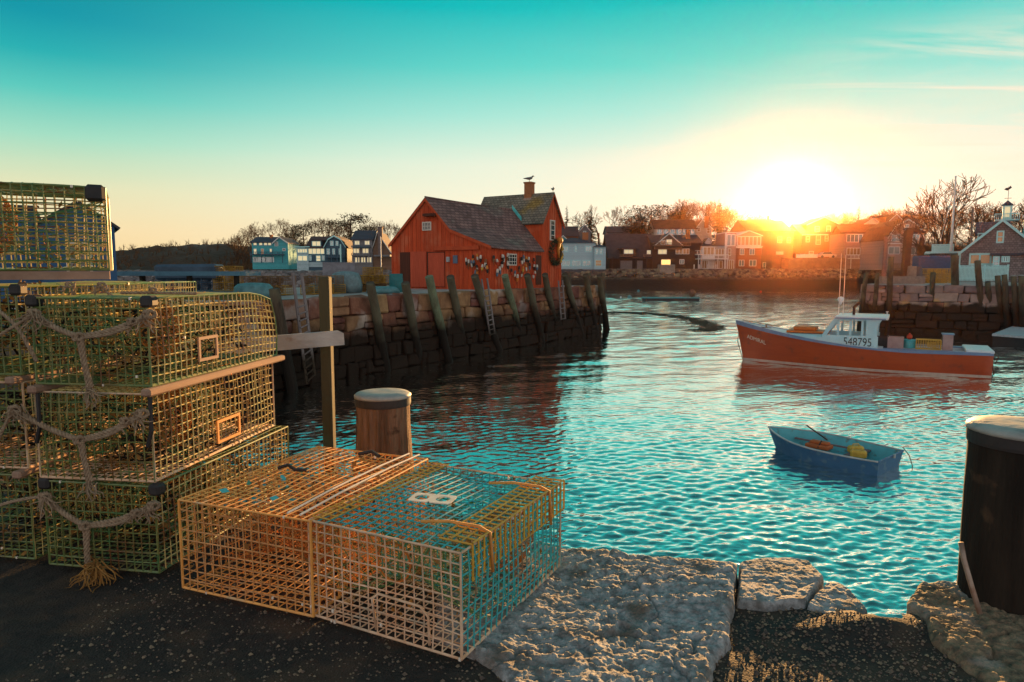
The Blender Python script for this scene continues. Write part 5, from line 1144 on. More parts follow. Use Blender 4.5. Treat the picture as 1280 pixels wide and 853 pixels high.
def vtube(px, y0p, y1p, yo, r_, nm, m_):
    xx, za_ = bl(px, y1p, yo); zb_ = bl(px, y0p, yo)[1]; mb = MB(); mb.tube([(xx, SGN * yo, za_), (xx, SGN * yo, zb_)], r_, 6); return mb.build(nm, m_, boat), xx, zb_
vtube(1048, 317, 397, .3, .016, 'whip_antenna', M_ANT); vtube(1053.5, 319, 397, .0, .016, 'whip_antenna', M_ANT)
xx, zb_ = bl(1051, 374, .15); mb = MB(); mb.ball((xx, SGN * .15, zb_), (.13, .13, .11), 12, 8); mb.lathe((xx, SGN * .15, zb_ - .25), [(.02, 0), (.12, .22)], 10); mb.build('radar_dome', M_BWHITE, boat, smooth=True)
mb = MB(); xe, z1 = bl(1067, 397, 0); z2 = bl(1067, 384, 0)[1]; x3, z3 = bl(1075, 378, 0); mb.tube([(xe, 0, z1 - .1), (xe, 0, z2), (x3, 0, z3)], .055, 8); mb.build('exhaust_pipe', M_BROWN, boat)
mb = MB(); xe, z1 = bl(1109, 390, .6); mb.tube([(xe, SGN * .6, zroof), (xe, SGN * .6, z1)], .02, 6); mb.tube([(xe - .05, SGN * .6, z1), (xe + .05, SGN * .6, z1)], .02, 6); mb.build('roof_light', M_BWHITE, boat)
mb = MB(); mb.tube([(LT - .15, 0, 1.6), (LT - .1, SGN * .1, .9), (LB + .0, SGN * .15, -.1)], .018, 5); mb.build('mooring_line', M_IRON, boat)
mb = MB(); mb.tube([(-.05, -SGN * .9, 1.0), (-.16, -SGN * .8, .6), (-.2, -SGN * .8, .2), (-.28, -SGN * .7, -.1)], .03, 6); mb.tube([(-.06, -SGN * .6, 1.0), (-.35, -SGN * .6, .7), (-.25, -SGN * .7, .4)], .02, 5); mb.build('stern_line', M_IRON, boat)
# lettering
def lettering(txt, size, m, parent, origin, xdir, updir, name='lettering', ext=.002, width=None):
    cu = bpy.data.curves.new('tmp', 'FONT'); cu.body = txt; cu.size = size; cu.extrude = ext; ob = bpy.data.objects.new('tmp', cu); COL.objects.link(ob)
    bpy.context.view_layer.update(); me = bpy.data.meshes.new_from_object(ob.evaluated_get(bpy.context.evaluated_depsgraph_get())); bpy.data.objects.remove(ob); bpy.data.curves.remove(cu)
    me.name = name; me.materials.clear(); me.materials.append(m)
    xs = [v.co.x for v in me.vertices]; k = width / (max(xs) - min(xs)) if width else 1
    xd, ud = Vector(xdir).normalized(), Vector(updir).normalized(); nd = xd.cross(ud)
    for v in me.vertices: v.co = Vector(origin) + xd * ((v.co.x - min(xs)) * k) + ud * v.co.y + nd * v.co.z
    o = bpy.data.objects.new(name, me); COL.objects.link(o); o.parent = parent; return o
x0, z0 = bl(1054, 431.5, yh + .01); x1_, z1_ = bl(1089, 432.5, yh + .01); zt2 = bl(1054, 421.5, yh + .01)[1]
lettering('548795', (zt2 - z0) / .69, M_BLACK, boat, (x0, SGN * (yh + .006), z0 - .01), (x1_ - x0, 0, 0), (0, 0, 1), 'registration_number', .003, abs(x1_ - x0))
s1_ = hp(.955, .80); s2_ = hp(.86, .76)
lettering('ADMIRAL', .27, M_WHITEP, boat, (s1_[0], SGN * (s1_[1] + .012), s1_[2] - .12), (s2_[0] - s1_[0], SGN * (s2_[1] - s1_[1]), (s2_[2] - s1_[2]) - .05), (0, -SGN * -.35 * 1, 1), 'boat_name', .004, .98)
# gear on board
def bw(x, y, z): return WM[boat.name] @ Vector((x, SGN * y, z))
gx = lambda px: bl(px, 436, .75)[0]
M_PLAS = mat('mauve_crate', (.36, .24, .22), (.27, .17, .16), rough=.6); M_TEALB = mat('teal_bucket', (.06, .36, .40), (.05, .3, .33), rough=.5)
crate('brown crate just behind the wheelhouse of the red boat', bw((gx(1097) + gx(1106)) / 2, .55, .95), brz, (.6, .7, .50), M_DARKIN, 'gear aboard the red boat')
crate('mauve slatted fish crate on the boat side deck next to the wheelhouse', bw(gx(1119), .80, 1.03), brz, (abs(gx(1109) - gx(1129)), .55, .46), M_PLAS, 'gear aboard the red boat')
crate('tall grey-mauve bait box with blue lid aboard the red boat', bw(gx(1184), .72, 1.03), brz, (abs(gx(1177.5) - gx(1190.5)), .45, .62), M_PLAS, 'gear aboard the red boat')
b = MB(); p_ = bw(gx(1184), .72, 1.655); b.bbox(-.22, .22, -.24, .24, 0, .05, .015, Matrix.Translation(p_) @ Matrix.Rotation(brz, 4, 'Z')); tag(b.build('box_lid', M_BBLUE), 'blue lid lying on the tall grey-mauve bait box', 'lid')
b = MB(); b.lathe((0, 0, 0), [(.14, 0), (.22, .02), (.24, .3), (.26, .34), (.24, .36)], 16); o = b.build('bucket', M_TEALB); o.location = bw(gx(1136.5), .7, 1.03); tag(o, 'teal bucket on the deck of the red boat', 'bucket')
b = MB(); b.ball((0, 0, .11), (.11, .11, .12), 10, 7); b.tube([(0, 0, .22), (0, 0, .27)], .03, 6); o = b.build('buoy', BM['red'], smooth=True); o.location = bw(gx(1136), .7, 1.39); tag(o, 'small red buoy sitting on the teal bucket', 'buoy')
tpb = small_trap('bright yellow lobster trap set on the rail of the red boat', bw(gx(1160), .72, 1.035), brz, M_YELLOW, (abs(gx(1144) - gx(1175)), .5, .38), 'gear aboard the red boat')

# skiff
M_SKB = mat('skiff_blue', (.045, .14, .27), (.035, .11, .22), rough=.55, scale=3, c3=(.09, .18, .26), c3scale=6); M_SKI = mat('skiff_inside', (.10, .42, .48), (.08, .33, .38), rough=.65, scale=3, c3=(.10, .2, .2), c3scale=5)
M_SKW = mat('skiff_gunwale', (.45, .47, .47), (.3, .33, .34), rough=.6, scale=6)
sl_, sr_, sb_ = W(1063, 592, 0), W(1126, 586, 0), W(973, 561, 0); stc = (sl_ + sr_) / 2 + Vector((.24, 0, 0)); hd2 = (sb_ - stc); LS2 = hd2.length; hd2.normalize(); TWd = (sr_ - sl_).length
srz = math.atan2(hd2.y, hd2.x)
sk = T('rowing_skiff', 'small weathered blue rowing skiff floating near the granite blocks', 'rowing boat', (stc.x, stc.y, 0), srz)
def sp(s, t, inn=0):
    w_ = TWd / 2 * (1.04 + .22 * math.sin(min(1, s / .45) * math.pi / 2)) if s < .45 else TWd / 2 * 1.26 * (1 - ((s - .45) / .55) ** 2.1)
    z = -.14 + (.345 + .15 * s ** 2 + .12) * t; x = s * (LS2 + .28 * t) - .06 * t * (1 - s); y = w_ * (.78 + .22 * t)
    y = max(0, y - inn); return (x, y, z)
def shell(inn, zoff, flip):
    mb = MB(); n = 26; ts = [0, .25, .5, .75, 1]; vs = []
    for sg in (1, -1):
        for i in range(n + 1):
            for t_ in ts: x, y, z = sp(i / n * (1 if not inn else .985), t_, inn); vs.append((x + (.03 if inn and i == 0 else 0), sg * y, max(z, zoff) if inn else z))
    m_ = len(ts); o = (n + 1) * m_; fs = []
    for i in range(n):
        for j in range(m_ - 1): k = i * m_ + j; fs += [(k, k + m_, k + m_ + 1, k + 1), (o + k, o + k + 1, o + k + m_ + 1, o + k + m_)]
        fs.append((i * m_, o + i * m_, o + (i + 1) * m_, (i + 1) * m_))
    fs += [(j, j + 1, o + j + 1, o + j) for j in range(m_ - 1)]
    mb.add(vs, fs); return mb
shell(0, 0, 0).build('hull', M_SKB, sk); shell(.03, .02, 1).build('lining', M_SKI, sk)
mb = MB()
for sg in (1, -1):
    pts = [sp(i / 26, 1) for i in range(27)]; mb.tube([(x, sg * y, z + .008) for x, y, z in pts], .020, 6)
mb.build('gunwale', M_SKW, sk); mb = MB(); a0 = sp(0, 1); mb.tube([(a0[0], -a0[1], a0[2] + .008), (a0[0], a0[1], a0[2] + .008)], .022, 6); mb.build('transom_cap', M_SKB, sk)
mb = MB()
for f in (.30, .66):
    y_ = sp(f, .6)[1] - .03; mb.box(f * LS2 - .12, f * LS2 + .12, -y_, y_, .18, .21)
mb.box(LS2 * .3, LS2 * .9, -.35, -.28, .24, .27); mb.build('thwart', mat('skiff_seat', (.22, .15, .15), (.15, .10, .11), rough=.8), sk)
mb = MB(); mb.tube([(a0[0] - .02, -.1, .28), (a0[0] - .025, -.1, .36)], .03, 6); mb.build('transom_plate', M_SKW, sk)
mb = MB(); mb.tube([(a0[0], -a0[1] + .05, .42), (a0[0] - .12, -a0[1] + .0, .25), (a0[0] - .18, -a0[1] - .05, .02), (a0[0] - .1, -a0[1] + .1, -.05)], .010, 5); mb.build('painter_line', M_IRON, sk)
mb = MB(); mb.tube([(LS2 * .62, -.5, .30), (LS2 * .78, -.25, .62)], .018, 5); mb.build('oar_handle', M_DARKIN, sk)
Sk = lambda x, y, z: WM[sk.name] @ Vector((x, y, z))
for i, (x, y, nm, ro) in enumerate(((.55, .12, 'nearer yellow bailer jug lying in the blue skiff', .3), (.75, -.22, 'farther yellow jug behind the other jug in the blue skiff', .9))):
    t = T('bailer_jug', nm, 'jug', Sk(x, y, .19), srz + ro); mb = MB(); mb.bbox(-.16, .16, -.10, .10, 0, .17, .045); mb.build('body', BM['yellow'], t, smooth=False); mb = MB(); mb.tube([(-.08, 0, .17), (-.06, 0, .21), (.06, 0, .21), (.08, 0, .17)], .013, 6); mb.build('handle', BM['yellow'], t)
t = T('orange_life_vest', 'folded orange life vest on the middle seat of the blue skiff', 'life vest', Sk(LS2 * .60, .02, .215), srz); mb = MB(); mb.bbox(-.26, .26, -.16, .16, 0, .09, .04); mb.bbox(-.2, .2, -.12, .05, .091, .15, .03); mb.build('panel', mat('vest', (.45, .12, .04), (.36, .09, .03), rough=.85), t); mb = MB(); mb.tube([(-.05, -.17, .05), (-.05, .0, .17), (-.05, .17, .05)], .015, 4); mb.build('strap', M_BLACK, t)
# float with mooring ball, buoys, weed line, landing stage
fy = 4.2 * F / 36.5; t = T('mooring_raft', 'long low dark raft with a teal rim moored below the far houses', 'raft', (X(839, fy), fy, 0), R(2)); hw_ = X(873, fy) - X(839, fy)
b = MB(); b.bbox(-hw_, hw_, -1, 1, -.2, .30, .05); b.build('float', M_DARKIN, t); b = MB(); b.bbox(-hw_ - .05, hw_ + .05, -1.06, 1.06, .303, .46, .04); b.build('rim', mat('raft_teal', (.07, .26, .28), (.05, .2, .22), rough=.6), t)
b = MB(); b.ball((0, 0, .62), (.5, .5, .58), 12, 8, .04, random.Random(1)); o = b.build('mooring_ball', mat('ball', (.16, .09, .06), (.10, .05, .03), rough=.8)); o.location = (X(866, fy), fy, .42); tag(o, 'brown mooring ball resting on the end of the long raft', 'buoy')
for (px, py, s_, m_, nm) in ((787, 372.5, .35, M_TARPC, 'round cyan mooring buoy floating left of the long raft'), (798, 364.5, .3, M_TARPC, 'far cyan mooring buoy floating near the opposite bank'), (776, 372, .12, M_BWHITE, 'tiny white pot buoy left of the cyan mooring buoy'), (951, 365.5, .25, BM['red'], 'small red buoy far off under the sunlit bank')):
    q = W(px, py, 0); b = MB(); b.ball((0, 0, .05), s_, 10, 7); b.tube([(0, 0, s_), (0, 0, s_ * 1.4)], s_ * .15, 6); o = b.build('mooring_buoy', m_, smooth=True); o.location = q; tag(o, nm, 'buoy')
rnd = random.Random(6); b = MB(); path = smooth_path([W(*q, .01) for q in ((762, 391), (790, 391.5), (820, 393), (850, 397), (872, 402), (889, 409), (880, 414))], 170)
for p in path:
    for _ in range(9): q = p + Vector((rnd.gauss(0, .5), rnd.gauss(0, .35), rnd.uniform(.01, .05))); s_ = rnd.uniform(.06, .28); b.add([q + Vector((-s_, -s_ * .3, 0)), q + Vector((s_ * .8, -s_ * .5, .02)), q + Vector((s_, s_ * .4, 0)), q + Vector((-s_ * .4, s_ * .5, .03))], [(0, 1, 2, 3)])
tag(b.build('floating_weed', mat('weed', (.05, .03, .015), (.03, .02, .01), rough=.7)), 'thin dark line of weed drifting on the bright water', 'weed', kind='stuff')
t = T('landing_stage', 'pale plank landing stage cut by the photo edge beneath the right pier', 'dock', (X(1262, 40), 40, 0), 0); fq = [W(1240, 418, .55), W(1330, 425, .55), W(1335, 400, .55), W(1282, 402, .55)]; fq = [q - Vector((X(1262, 40), 40, .55)) for q in fq]
b = MB(); b.prism([(q.x, q.y, .45) for q in fq], (0, 0, .12)); b.build('deck', mat('stage_planks', (.40, .42, .44), (.28, .29, .31), rough=.7, scale=3, stretch=(.2, 3, 1)), t); b = MB(); b.prism([(q.x * .96 + .1, q.y * .96 + .1, -.2) for q in fq], (0, 0, .645)); b.build('float', M_BLACK, t)
# ------------------------------------------------------------------ right pier
M_RSTONE = mat('right_pier_stone', (.27, .185, .17), (.18, .115, .10), rough=.9, scale=1.4, detail=9, island=.35, bump=.6, bscale=8, bdist=.04, c3=(.32, .17, .09), c3scale=.35, c3lo=.58, c3hi=.62, zband=(1.75, 2.0, (.022, .014, .010)))
YR = 50; C0 = Vector((X(1077, YR), YR, 0)); C1 = Vector((X(1330, 44), 44, 0)); RDx = (C1 - C0).normalized(); RNx = Vector((-RDx.y, RDx.x, 0))
t = T('stone_wharf', 'granite wharf on the right carrying the shingled cottage', 'pier', C0)
CB = C0 + RNx * 16 + RDx * 1.5
b = MB(); stone_face(b, (C0.x, C0.y, 0), (C1.x, C1.y, 0), -.9, PT, 31, .5, .75, .6, 1.5); stone_face(b, (CB.x, CB.y, 0), (C0.x, C0.y, 0), -.9, PT, 33, .5, .75, .6, 1.5); b.build('stone_wall', M_RSTONE, t, world=True)
b = MB(); k0 = C0 + RNx * .4 + RDx * .4; k1 = C1 + RNx * .4; b.prism([(k0.x, k0.y, -1), (k1.x, k1.y, -1), (k1.x + 26, k1.y + 50, -1), (k0.x + 38, k0.y + 50, -1), (CB.x + .45, CB.y, -1)], (0, 0, PT + .95)); b.build('rubble_core', M_PIERCORE, t, world=True)
b = MB(); k0 = C0 + RNx * .1 + RDx * .1; k1 = C1 + RNx * .1; b.prism([(k0.x, k0.y, PT - .045), (k1.x, k1.y, PT - .045), (k1.x + 26, k1.y + 50, PT - .045), (k0.x + 38, k0.y + 50, PT - .045), (CB.x + .1, CB.y, PT - .045)], (0, 0, .06)); b.build('deck', M_PIERTOP, t, world=True)
rline = lambda off: ((C0.x - RNx.x * off, C0.y - RNx.y * off), (RDx.x, RDx.y))
RP = [((1083, 341), (1074, 411), .16), ((1097, 341), (1091, 411), .15), ((1114, 321), (1110, 412), .19), ((1166.5, 341), (1161, 413), .17), ((1193, 318), (1195, 414), .24), ((1222, 326), (1228, 416), .20), ((1234.5, 353), (1242, 416), .17), ((1247, 345), (1253, 417), .18), ((1255.5, 343.5), (1259, 418), .18), ((1267, 345.5), (1271, 419), .18), ((1277, 345), (1279, 420), .2)]
for i, (a, c, r_) in enumerate(RP): piling(a, c, 'upright brown piling, %s from the left along the right stone wharf' % ordn[i], M_FENDER, r_, group='pilings of the right stone wharf', line=rline(.25))
for i in (9, 10):
    a, c, r_ = RP[i]; P0, dr = rline(.25); s_, z_ = RL(a[0], a[1], P0, dr); b = MB(); b.lathe((P0[0] + dr[0] * s_, P0[1] + dr[1] * s_, z_), [(r_ * 1.05, 0), (r_ * 1.05, .03), (.01, .07)], 14); tag(b.build('piling_cap', M_CAP), 'pale cap on the %s piling of the right stone wharf' % ordn[i], 'cap')
b = MB(); Yk = 51.5; b.box(X(1104, Yk), X(1157, Yk), Yk, Yk + .5, PT + .02, Z(345.5, Yk)); tag(b.build('curb_block', mat('curb', (.30, .22, .18), (.22, .15, .12), rough=.9, bump=.4)), 'long pinkish concrete curb on the right stone wharf', 'curb')
Yd = 53.5; t = T('loading_derrick', 'rust-brown timber loading derrick with hanging block on the right wharf', 'derrick', (X(1132, Yd), Yd, PT)); zt2 = Z(289, Yd) - PT
M_DERR = mat('derrick', (.16, .06, .03), (.10, .04, .02), rough=.85, scale=2)
b = MB(); b.prism([(-.30, -.2, 0), (.14, -.2, 0), (.30, -.2, zt2), (-.20, -.2, zt2)], (0, .4, 0)); b.build('mast', M_DERR, t)
b = MB(); b.prism([(-.2, -.14, zt2 + .003), (1.25, -.14, zt2 - .22), (1.25, -.14, zt2 - .0), (.0, -.14, zt2 + .26)], (0, .28, 0)); b.build('boom', M_DERR, t); b = MB(); b.bbox(.98, 1.30, -.12, .12, zt2 - 1.1, zt2 - .5, .06); b.tube([(1.14, 0, zt2 - .5), (1.14, 0, zt2 - .2)], .03, 5); b.build('hanging_block', M_DERR, t)
b = MB(); b.tube([(-.2, -.25, zt2 * .65), (.9, -.25, zt2 * .72)], .02, 5); b.build('tie_rod', M_IRON, t)
b = MB(); b.tube([(0, 0, 0), (0, 0, Z(296, 52) - PT)], [.17, .13], 10); o = b.build('timber_pole', mat('pinkpole', (.30, .13, .10), (.22, .09, .07), rough=.85)); o.location = (X(1105, 52), 52, PT); tag(o, 'reddish timber pole standing left of the loading derrick', 'pole')
k = 0
for (px, Y, n, mm) in ((1121, 54, 2, 0), (1127, 55, 4, 0), (1160, 54.5, 3, 1), (1170, 54.5, 3, 1), (1179, 54.8, 3, 1), (1186, 55, 2, 1)):
    for l in range(n): k += 1; st_trap(px, 0, Y, l, R(90 + 7 * (k % 3)), f'{"bright yellow" if mm else "orange-brown"} lobster trap on the right wharf, {ordinal(k)} counted from the derrick', M_YELLOW if mm else M_FARTRAPO, 'traps stacked on the right wharf', PT + .02)
b = MB(); Yt2 = 56.5; b.bbox(X(1144, Yt2), X(1184, Yt2), Yt2 - .5, Yt2 + .6, PT + .9, Z(320, Yt2), .12); b.bbox(X(1146, Yt2), X(1182, Yt2), Yt2 - .4, Yt2 + .5, PT + .02, PT + .897, .05); tag(b.build('tarp', mat('navy_tarp', (.05, .08, .16), (.035, .055, .11), rough=.6, bump=.4)), 'navy blue tarp over gear behind the yellow traps', 'tarp')
for i, (px, h_, mm) in enumerate(((1140, 1.35, (.34, .22, .16)), (1146.5, 1.3, (.16, .11, .10)))):
    b = MB(); b.lathe((0, 0, 0), [(.30, 0), (.34, h_ * .3), (.36, h_ * .5), (.34, h_ * .8), (.31, h_)], 16); o = b.build('bait_barrel', mat('barrel%d' % i, mm, tuple(q * .7 for q in mm), rough=.7, scale=3)); o.location = (X(px, 53.2), 53.2, PT + .015); tag(o, ('tan' if i == 0 else 'dark brown') + ' bait barrel next to the loading derrick', 'barrel', 'bait barrels on the right wharf')

# ------------------------------------------------------------------ houses
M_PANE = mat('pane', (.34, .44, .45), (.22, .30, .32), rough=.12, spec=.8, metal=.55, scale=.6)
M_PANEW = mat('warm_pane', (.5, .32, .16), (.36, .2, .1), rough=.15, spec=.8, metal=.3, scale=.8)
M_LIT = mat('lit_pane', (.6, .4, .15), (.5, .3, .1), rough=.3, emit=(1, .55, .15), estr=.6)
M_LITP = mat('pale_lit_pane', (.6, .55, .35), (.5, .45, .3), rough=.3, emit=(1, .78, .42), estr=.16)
M_TRIMW = mat('white_trim', (.62, .62, .60), (.52, .52, .5), rough=.6, scale=3)
M_TRIMC = mat('cyan_trim', (.40, .68, .68), (.34, .6, .6), rough=.6, scale=3)
M_ROOFB = mat('brown_far_roof', (.085, .058, .058), (.06, .04, .042), rough=.85, scale=.8)
M_ROOFS = mat('slate_far_roof', (.055, .06, .085), (.04, .045, .06), rough=.8, scale=.8)
M_ROOFR = mat('rust_far_roof', (.14, .06, .035), (.09, .04, .025), rough=.85, scale=.8)
def sid_(name, c, k=.75): return boards(name, c, tuple(q * k for q in c), .28, 'Z', .2, .8, var=.07)
class House:
    """one building; sizes are read at its own distance Y, its front faces the harbour"""
    def __init__(s, label, Y, base, name='house', cat='house'):
        s.Y = Y; s.base = base; s.t = None; s.label = label; s.name = name; s.cat = cat
    rot = None
    def finish(s, deg):
        s.t.rotation_euler[2] = R(deg); k = math.cos(R(deg)); s.t.scale = (k, k, 1)
    def root(s, px):
        if s.t is None: s.t = T(s.name, s.label, s.cat, (X(px, s.Y), s.Y, s.base), 0)
        return s.t
    def body(s, x0, x1, ye, depth=8, kind='side', yr=None, ax=None, wall=None, roof=None, dy=0, ov=.35, base=None, hip=0, th=.18):
        Y = s.Y + dy; t = s.root((x0 + x1) / 2); a, c = X(x0, Y), X(x1, Y); ze = Z(ye, Y); zb = s.base if base is None else Z(base, Y); b = MB(); q = MB()
        if kind == 'front' or kind == 'gambrel':
            zr = Z(yr, Y); mx = X(ax, Y) if ax else (a + c) / 2
            prof = [(mx, zr)]
            if kind == 'gambrel':
                prof = [(mx + (a - mx) * .62, ze + (zr - ze) * .68), (mx, zr), (mx + (c - mx) * .62, ze + (zr - ze) * .68)]
            pts = [(a, ze)] + prof + [(c, ze)]
            b.prism([(a, Y, zb), (c, Y, zb)] + [(x, Y, z) for x, z in pts[::-1]], (0, depth, 0))
            pts = [(a - ov * .6, ze - ov * .5)] + prof + [(c + ov * .6, ze - ov * .5)]
            for (p, r_) in zip(pts[:-1], pts[1:]): q.prism([(p[0], Y - ov, p[1] + .02), (r_[0], Y - ov, r_[1] + .02), (r_[0], Y - ov, r_[1] + th), (p[0], Y - ov, p[1] + th)], (0, depth + ov * 2, 0))
            f = MB()
            for (p, r_) in zip(pts[:-1], pts[1:]): f.prism([(p[0], Y - ov - .06, p[1] - .1), (r_[0], Y - ov - .06, r_[1] - .1), (r_[0], Y - ov - .06, r_[1] + th), (p[0], Y - ov - .06, p[1] + th)], (0, .055, 0))
            f.build('rake_board', s.trim, t, world=True)
        elif kind == 'side':
            zr = Z(yr, Y + depth / 2); b.prism([(a, Y, zb), (a, Y + depth, zb), (a, Y + depth, ze), (a, Y + depth / 2, zr), (a, Y, ze)], (c - a, 0, 0))
            sl2 = (zr - ze) / (depth / 2)
            q.prism([(a - ov, Y - ov, ze - sl2 * ov + .02), (c + ov, Y - ov, ze - sl2 * ov + .02), (c + ov - hip, Y + depth / 2, zr + .02), (a - ov + hip, Y + depth / 2, zr + .02)], (0, 0, th)); q.prism([(a - ov, Y + depth + ov, ze - sl2 * ov + .02), (c + ov, Y + depth + ov, ze - sl2 * ov + .02), (c + ov - hip, Y + depth / 2 + .003, zr + .02), (a - ov + hip, Y + depth / 2 + .003, zr + .02)], (0, 0, th))
        elif kind == 'hip':
            zr = Z(yr, Y + depth / 2); b.box(a, c, Y, Y + depth, zb, ze); hx = min((c - a) / 2.2, depth / 2)
            P_ = [(a - ov, Y - ov, ze + .01), (c + ov, Y - ov, ze + .01), (c + ov, Y + depth + ov, ze + .01), (a - ov, Y + depth + ov, ze + .01), (a + hx, Y + depth / 2, zr), (c - hx, Y + depth / 2, zr)]
            q.add(P_, [(0, 1, 5, 4), (1, 2, 5), (2, 3, 4, 5), (3, 0, 4), (0, 3, 2, 1)])
        else:
            b.box(a, c, Y, Y + depth, zb, ze); q.box(a - ov, c + ov, Y - ov, Y + depth + ov, ze + .005, ze + .2)
        b.build('wall', wall, t, world=True)
        return q.build('roof', roof, t, world=True)
    trim = None
    def win(s, x0, y0, x1, y1, pane=None, n=1, dy=0, fr=.11, trim=None):
        Y = s.Y + dy; t = s.root(x0); b = MB(); a, c, z1, z0 = X(x0, Y), X(x1, Y), Z(y0, Y), Z(y1, Y)
        b.box(a, c, Y - .07, Y - .004, z0, z0 + fr); b.box(a, c, Y - .07, Y - .004, z1 - fr, z1); b.box(a, a + fr, Y - .069, Y - .004, z0 + fr + .001, z1 - fr - .001); b.box(c - fr, c, Y - .069, Y - .004, z0 + fr + .001, z1 - fr - .001)
        for k in range(1, n): xx = a + (c - a) * k / n; b.box(xx - fr / 2, xx + fr / 2, Y - .068, Y - .004, z0 + fr + .001, z1 - fr - .001)
        if n == 1 and (z1 - z0) > .9: b.box(a + fr + .001, c - fr - .001, Y - .06, Y - .004, (z0 + z1) / 2 - .04, (z0 + z1) / 2 + .04)
        w = b.build('window', trim or s.trim, t, world=True); g = MB(); g.box(a + fr * .5, c - fr * .5, Y - .03, Y - .005, z0 + fr * .5, z1 - fr * .5); g.build('pane', pane or M_PANE, w, world=True)
    def piece(s, name, x0, y0, x1, y1, m, d0=-.1, d1=0, dy=0):
        Y = s.Y + dy; b = MB(); b.box(X(x0, Y), X(x1, Y), Y + d0, Y + d1, Z(y1, Y), Z(y0, Y)); return b.build(name, m, s.root(x0), world=True)
    def balcony(s, x0, x1, yt, yb, out=1.6, m=None, posts=7, to=None, dy=0):
        Y = s.Y + dy; m = m or M_TRIMW; b = MB(); a, c, z1, z0 = X(x0, Y), X(x1, Y), Z(yt, Y), Z(yb, Y)
        b.box(a, c, Y - out, Y - .01, z0, z0 + .2); b.box(a, c, Y - out, Y - out + .06, z1 - .1, z1); b.box(a, a + .06, Y - out + .061, Y - .01, z1 - .1, z1); b.box(c - .06, c, Y - out + .061, Y - .01, z1 - .1, z1)
        for k in range(posts + 1): xx = a + (c - a - .1) * k / posts; b.box(xx, xx + .1, Y - out + .01, Y - out + .055, z0 + .201, z1 - .101)
        nb = int((c - a) / .28)
        for k in range(nb): xx = a + (c - a) * (k + .5) / nb; b.box(xx - .025, xx + .025, Y - out + .015, Y - out + .04, z0 + .202, z1 - .102)
        o = b.build('balcony', m, s.root(x0), world=True)
        if to:
            b = MB(); zz = Z(to, Y)
            for k in range(4): xx = a + .1 + (c - a - .35) * k / 3; b.box(xx, xx + .15, Y - out + .05, Y - out + .2, min(zz, z0), max(zz, z0) - .003 if zz < z0 else zz)
            b.build('balcony_post', m, s.root(x0), world=True)
    def chimney(s, x0, y0, x1, y1, m=None, dy=3):
        Y = s.Y + dy; b = MB(); w = X(x1, Y) - X(x0, Y); b.box(X(x0, Y), X(x1, Y), Y, Y + w, Z(y1, Y), Z(y0, Y)); b.box(X(x0, Y) - .08, X(x1, Y) + .08, Y - .08, Y + w + .08, Z(y0, Y) + .003, Z(y0, Y) + .15); b.build('chimney', m or M_BRICK, s.root(x0), world=True)
House.trim = M_TRIMW
SB = {k: sid_('siding_' + k, c) for k, c in dict(bluegrey=(.36, .48, .52), brown=(.075, .04, .03), cream=(.46, .38, .30), tan=(.20, .12, .08), pink=(.34, .22, .18), rust=(.22, .085, .035), cyan=(.07, .36, .40), darkblue=(.05, .10, .14), greyb=(.17, .17, .18), white=(.58, .58, .56)).items()}
LB0 = 4.45
YH = 172
h = House('blue-grey two-storey house with cyan-trimmed windows just right of the red shack', 165, 4.3); h.trim = M_TRIMC
h.body(692, 744, 304, 9, 'hip', 297.5, wall=SB['bluegrey'], roof=M_ROOFS); h.body(742.5, 757, 309, 7, 'hip', 305.5, wall=SB['bluegrey'], roof=M_ROOFS, dy=-.8)
for q in ((703, 308.5, 710, 315), (718, 308, 721, 315), (731, 308, 740, 315), (701.5, 325.5, 713, 333), (714, 325.5, 726, 333), (727.5, 325.5, 738.5, 333)): h.win(*q, n=2 if q[2] - q[0] > 6 else 1)
h.win(743.8, 311, 747.5, 318, dy=-.8); h.win(749, 311, 753, 318, dy=-.8); h.win(743.8, 325, 752, 333, M_PANEW, dy=-.8); h.chimney(728, 291.5, 735, 300)
h.piece('foundation', 692, 337, 757, 348, mat('foundation', (.10, .085, .09), (.06, .05, .055), rough=.9, scale=1.5, bump=.6), -1.0, 3)
h = House('long dark brown house with a huge sloping roof, beside the blue-grey house', YH, LB0)
h.body(762, 818, 322, 14, 'side', 293.5, wall=SB['brown'], roof=M_ROOFB, ov=.5); h.body(815, 876, 304, 11, 'side', 295, wall=SB['brown'], roof=M_ROOFB, dy=-.5)
h.body(818, 852, 307, 6, 'front', 292.5, wall=SB['tan'], roof=M_ROOFB, dy=-1.2, base=312)
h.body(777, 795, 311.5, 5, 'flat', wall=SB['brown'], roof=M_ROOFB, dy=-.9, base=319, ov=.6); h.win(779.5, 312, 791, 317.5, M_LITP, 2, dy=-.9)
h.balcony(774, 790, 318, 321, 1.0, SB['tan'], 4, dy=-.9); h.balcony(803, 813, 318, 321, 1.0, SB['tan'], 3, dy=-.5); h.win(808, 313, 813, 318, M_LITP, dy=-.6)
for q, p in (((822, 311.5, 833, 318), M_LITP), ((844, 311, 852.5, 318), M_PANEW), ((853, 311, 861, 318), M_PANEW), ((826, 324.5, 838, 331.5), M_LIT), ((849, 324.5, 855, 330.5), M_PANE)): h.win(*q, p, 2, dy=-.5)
h.win(825, 300.5, 831, 306, M_PANEW, 2, dy=-1.2); h.win(832, 299.5, 839, 306, M_LITP, 2, dy=-1.2); h.balcony(815, 861, 303.5, 308, 1.4, SB['tan'], 8, dy=-1.0)
h.piece('garage_panel', 774.5, 326, 790, 338, mat('garage', (.26, .21, .20), (.2, .16, .15), rough=.8), -.12, -.005); h.piece('garage_panel', 796, 326, 803, 338, mat('garage', (.3, .3, .3)), -.12, -.005)
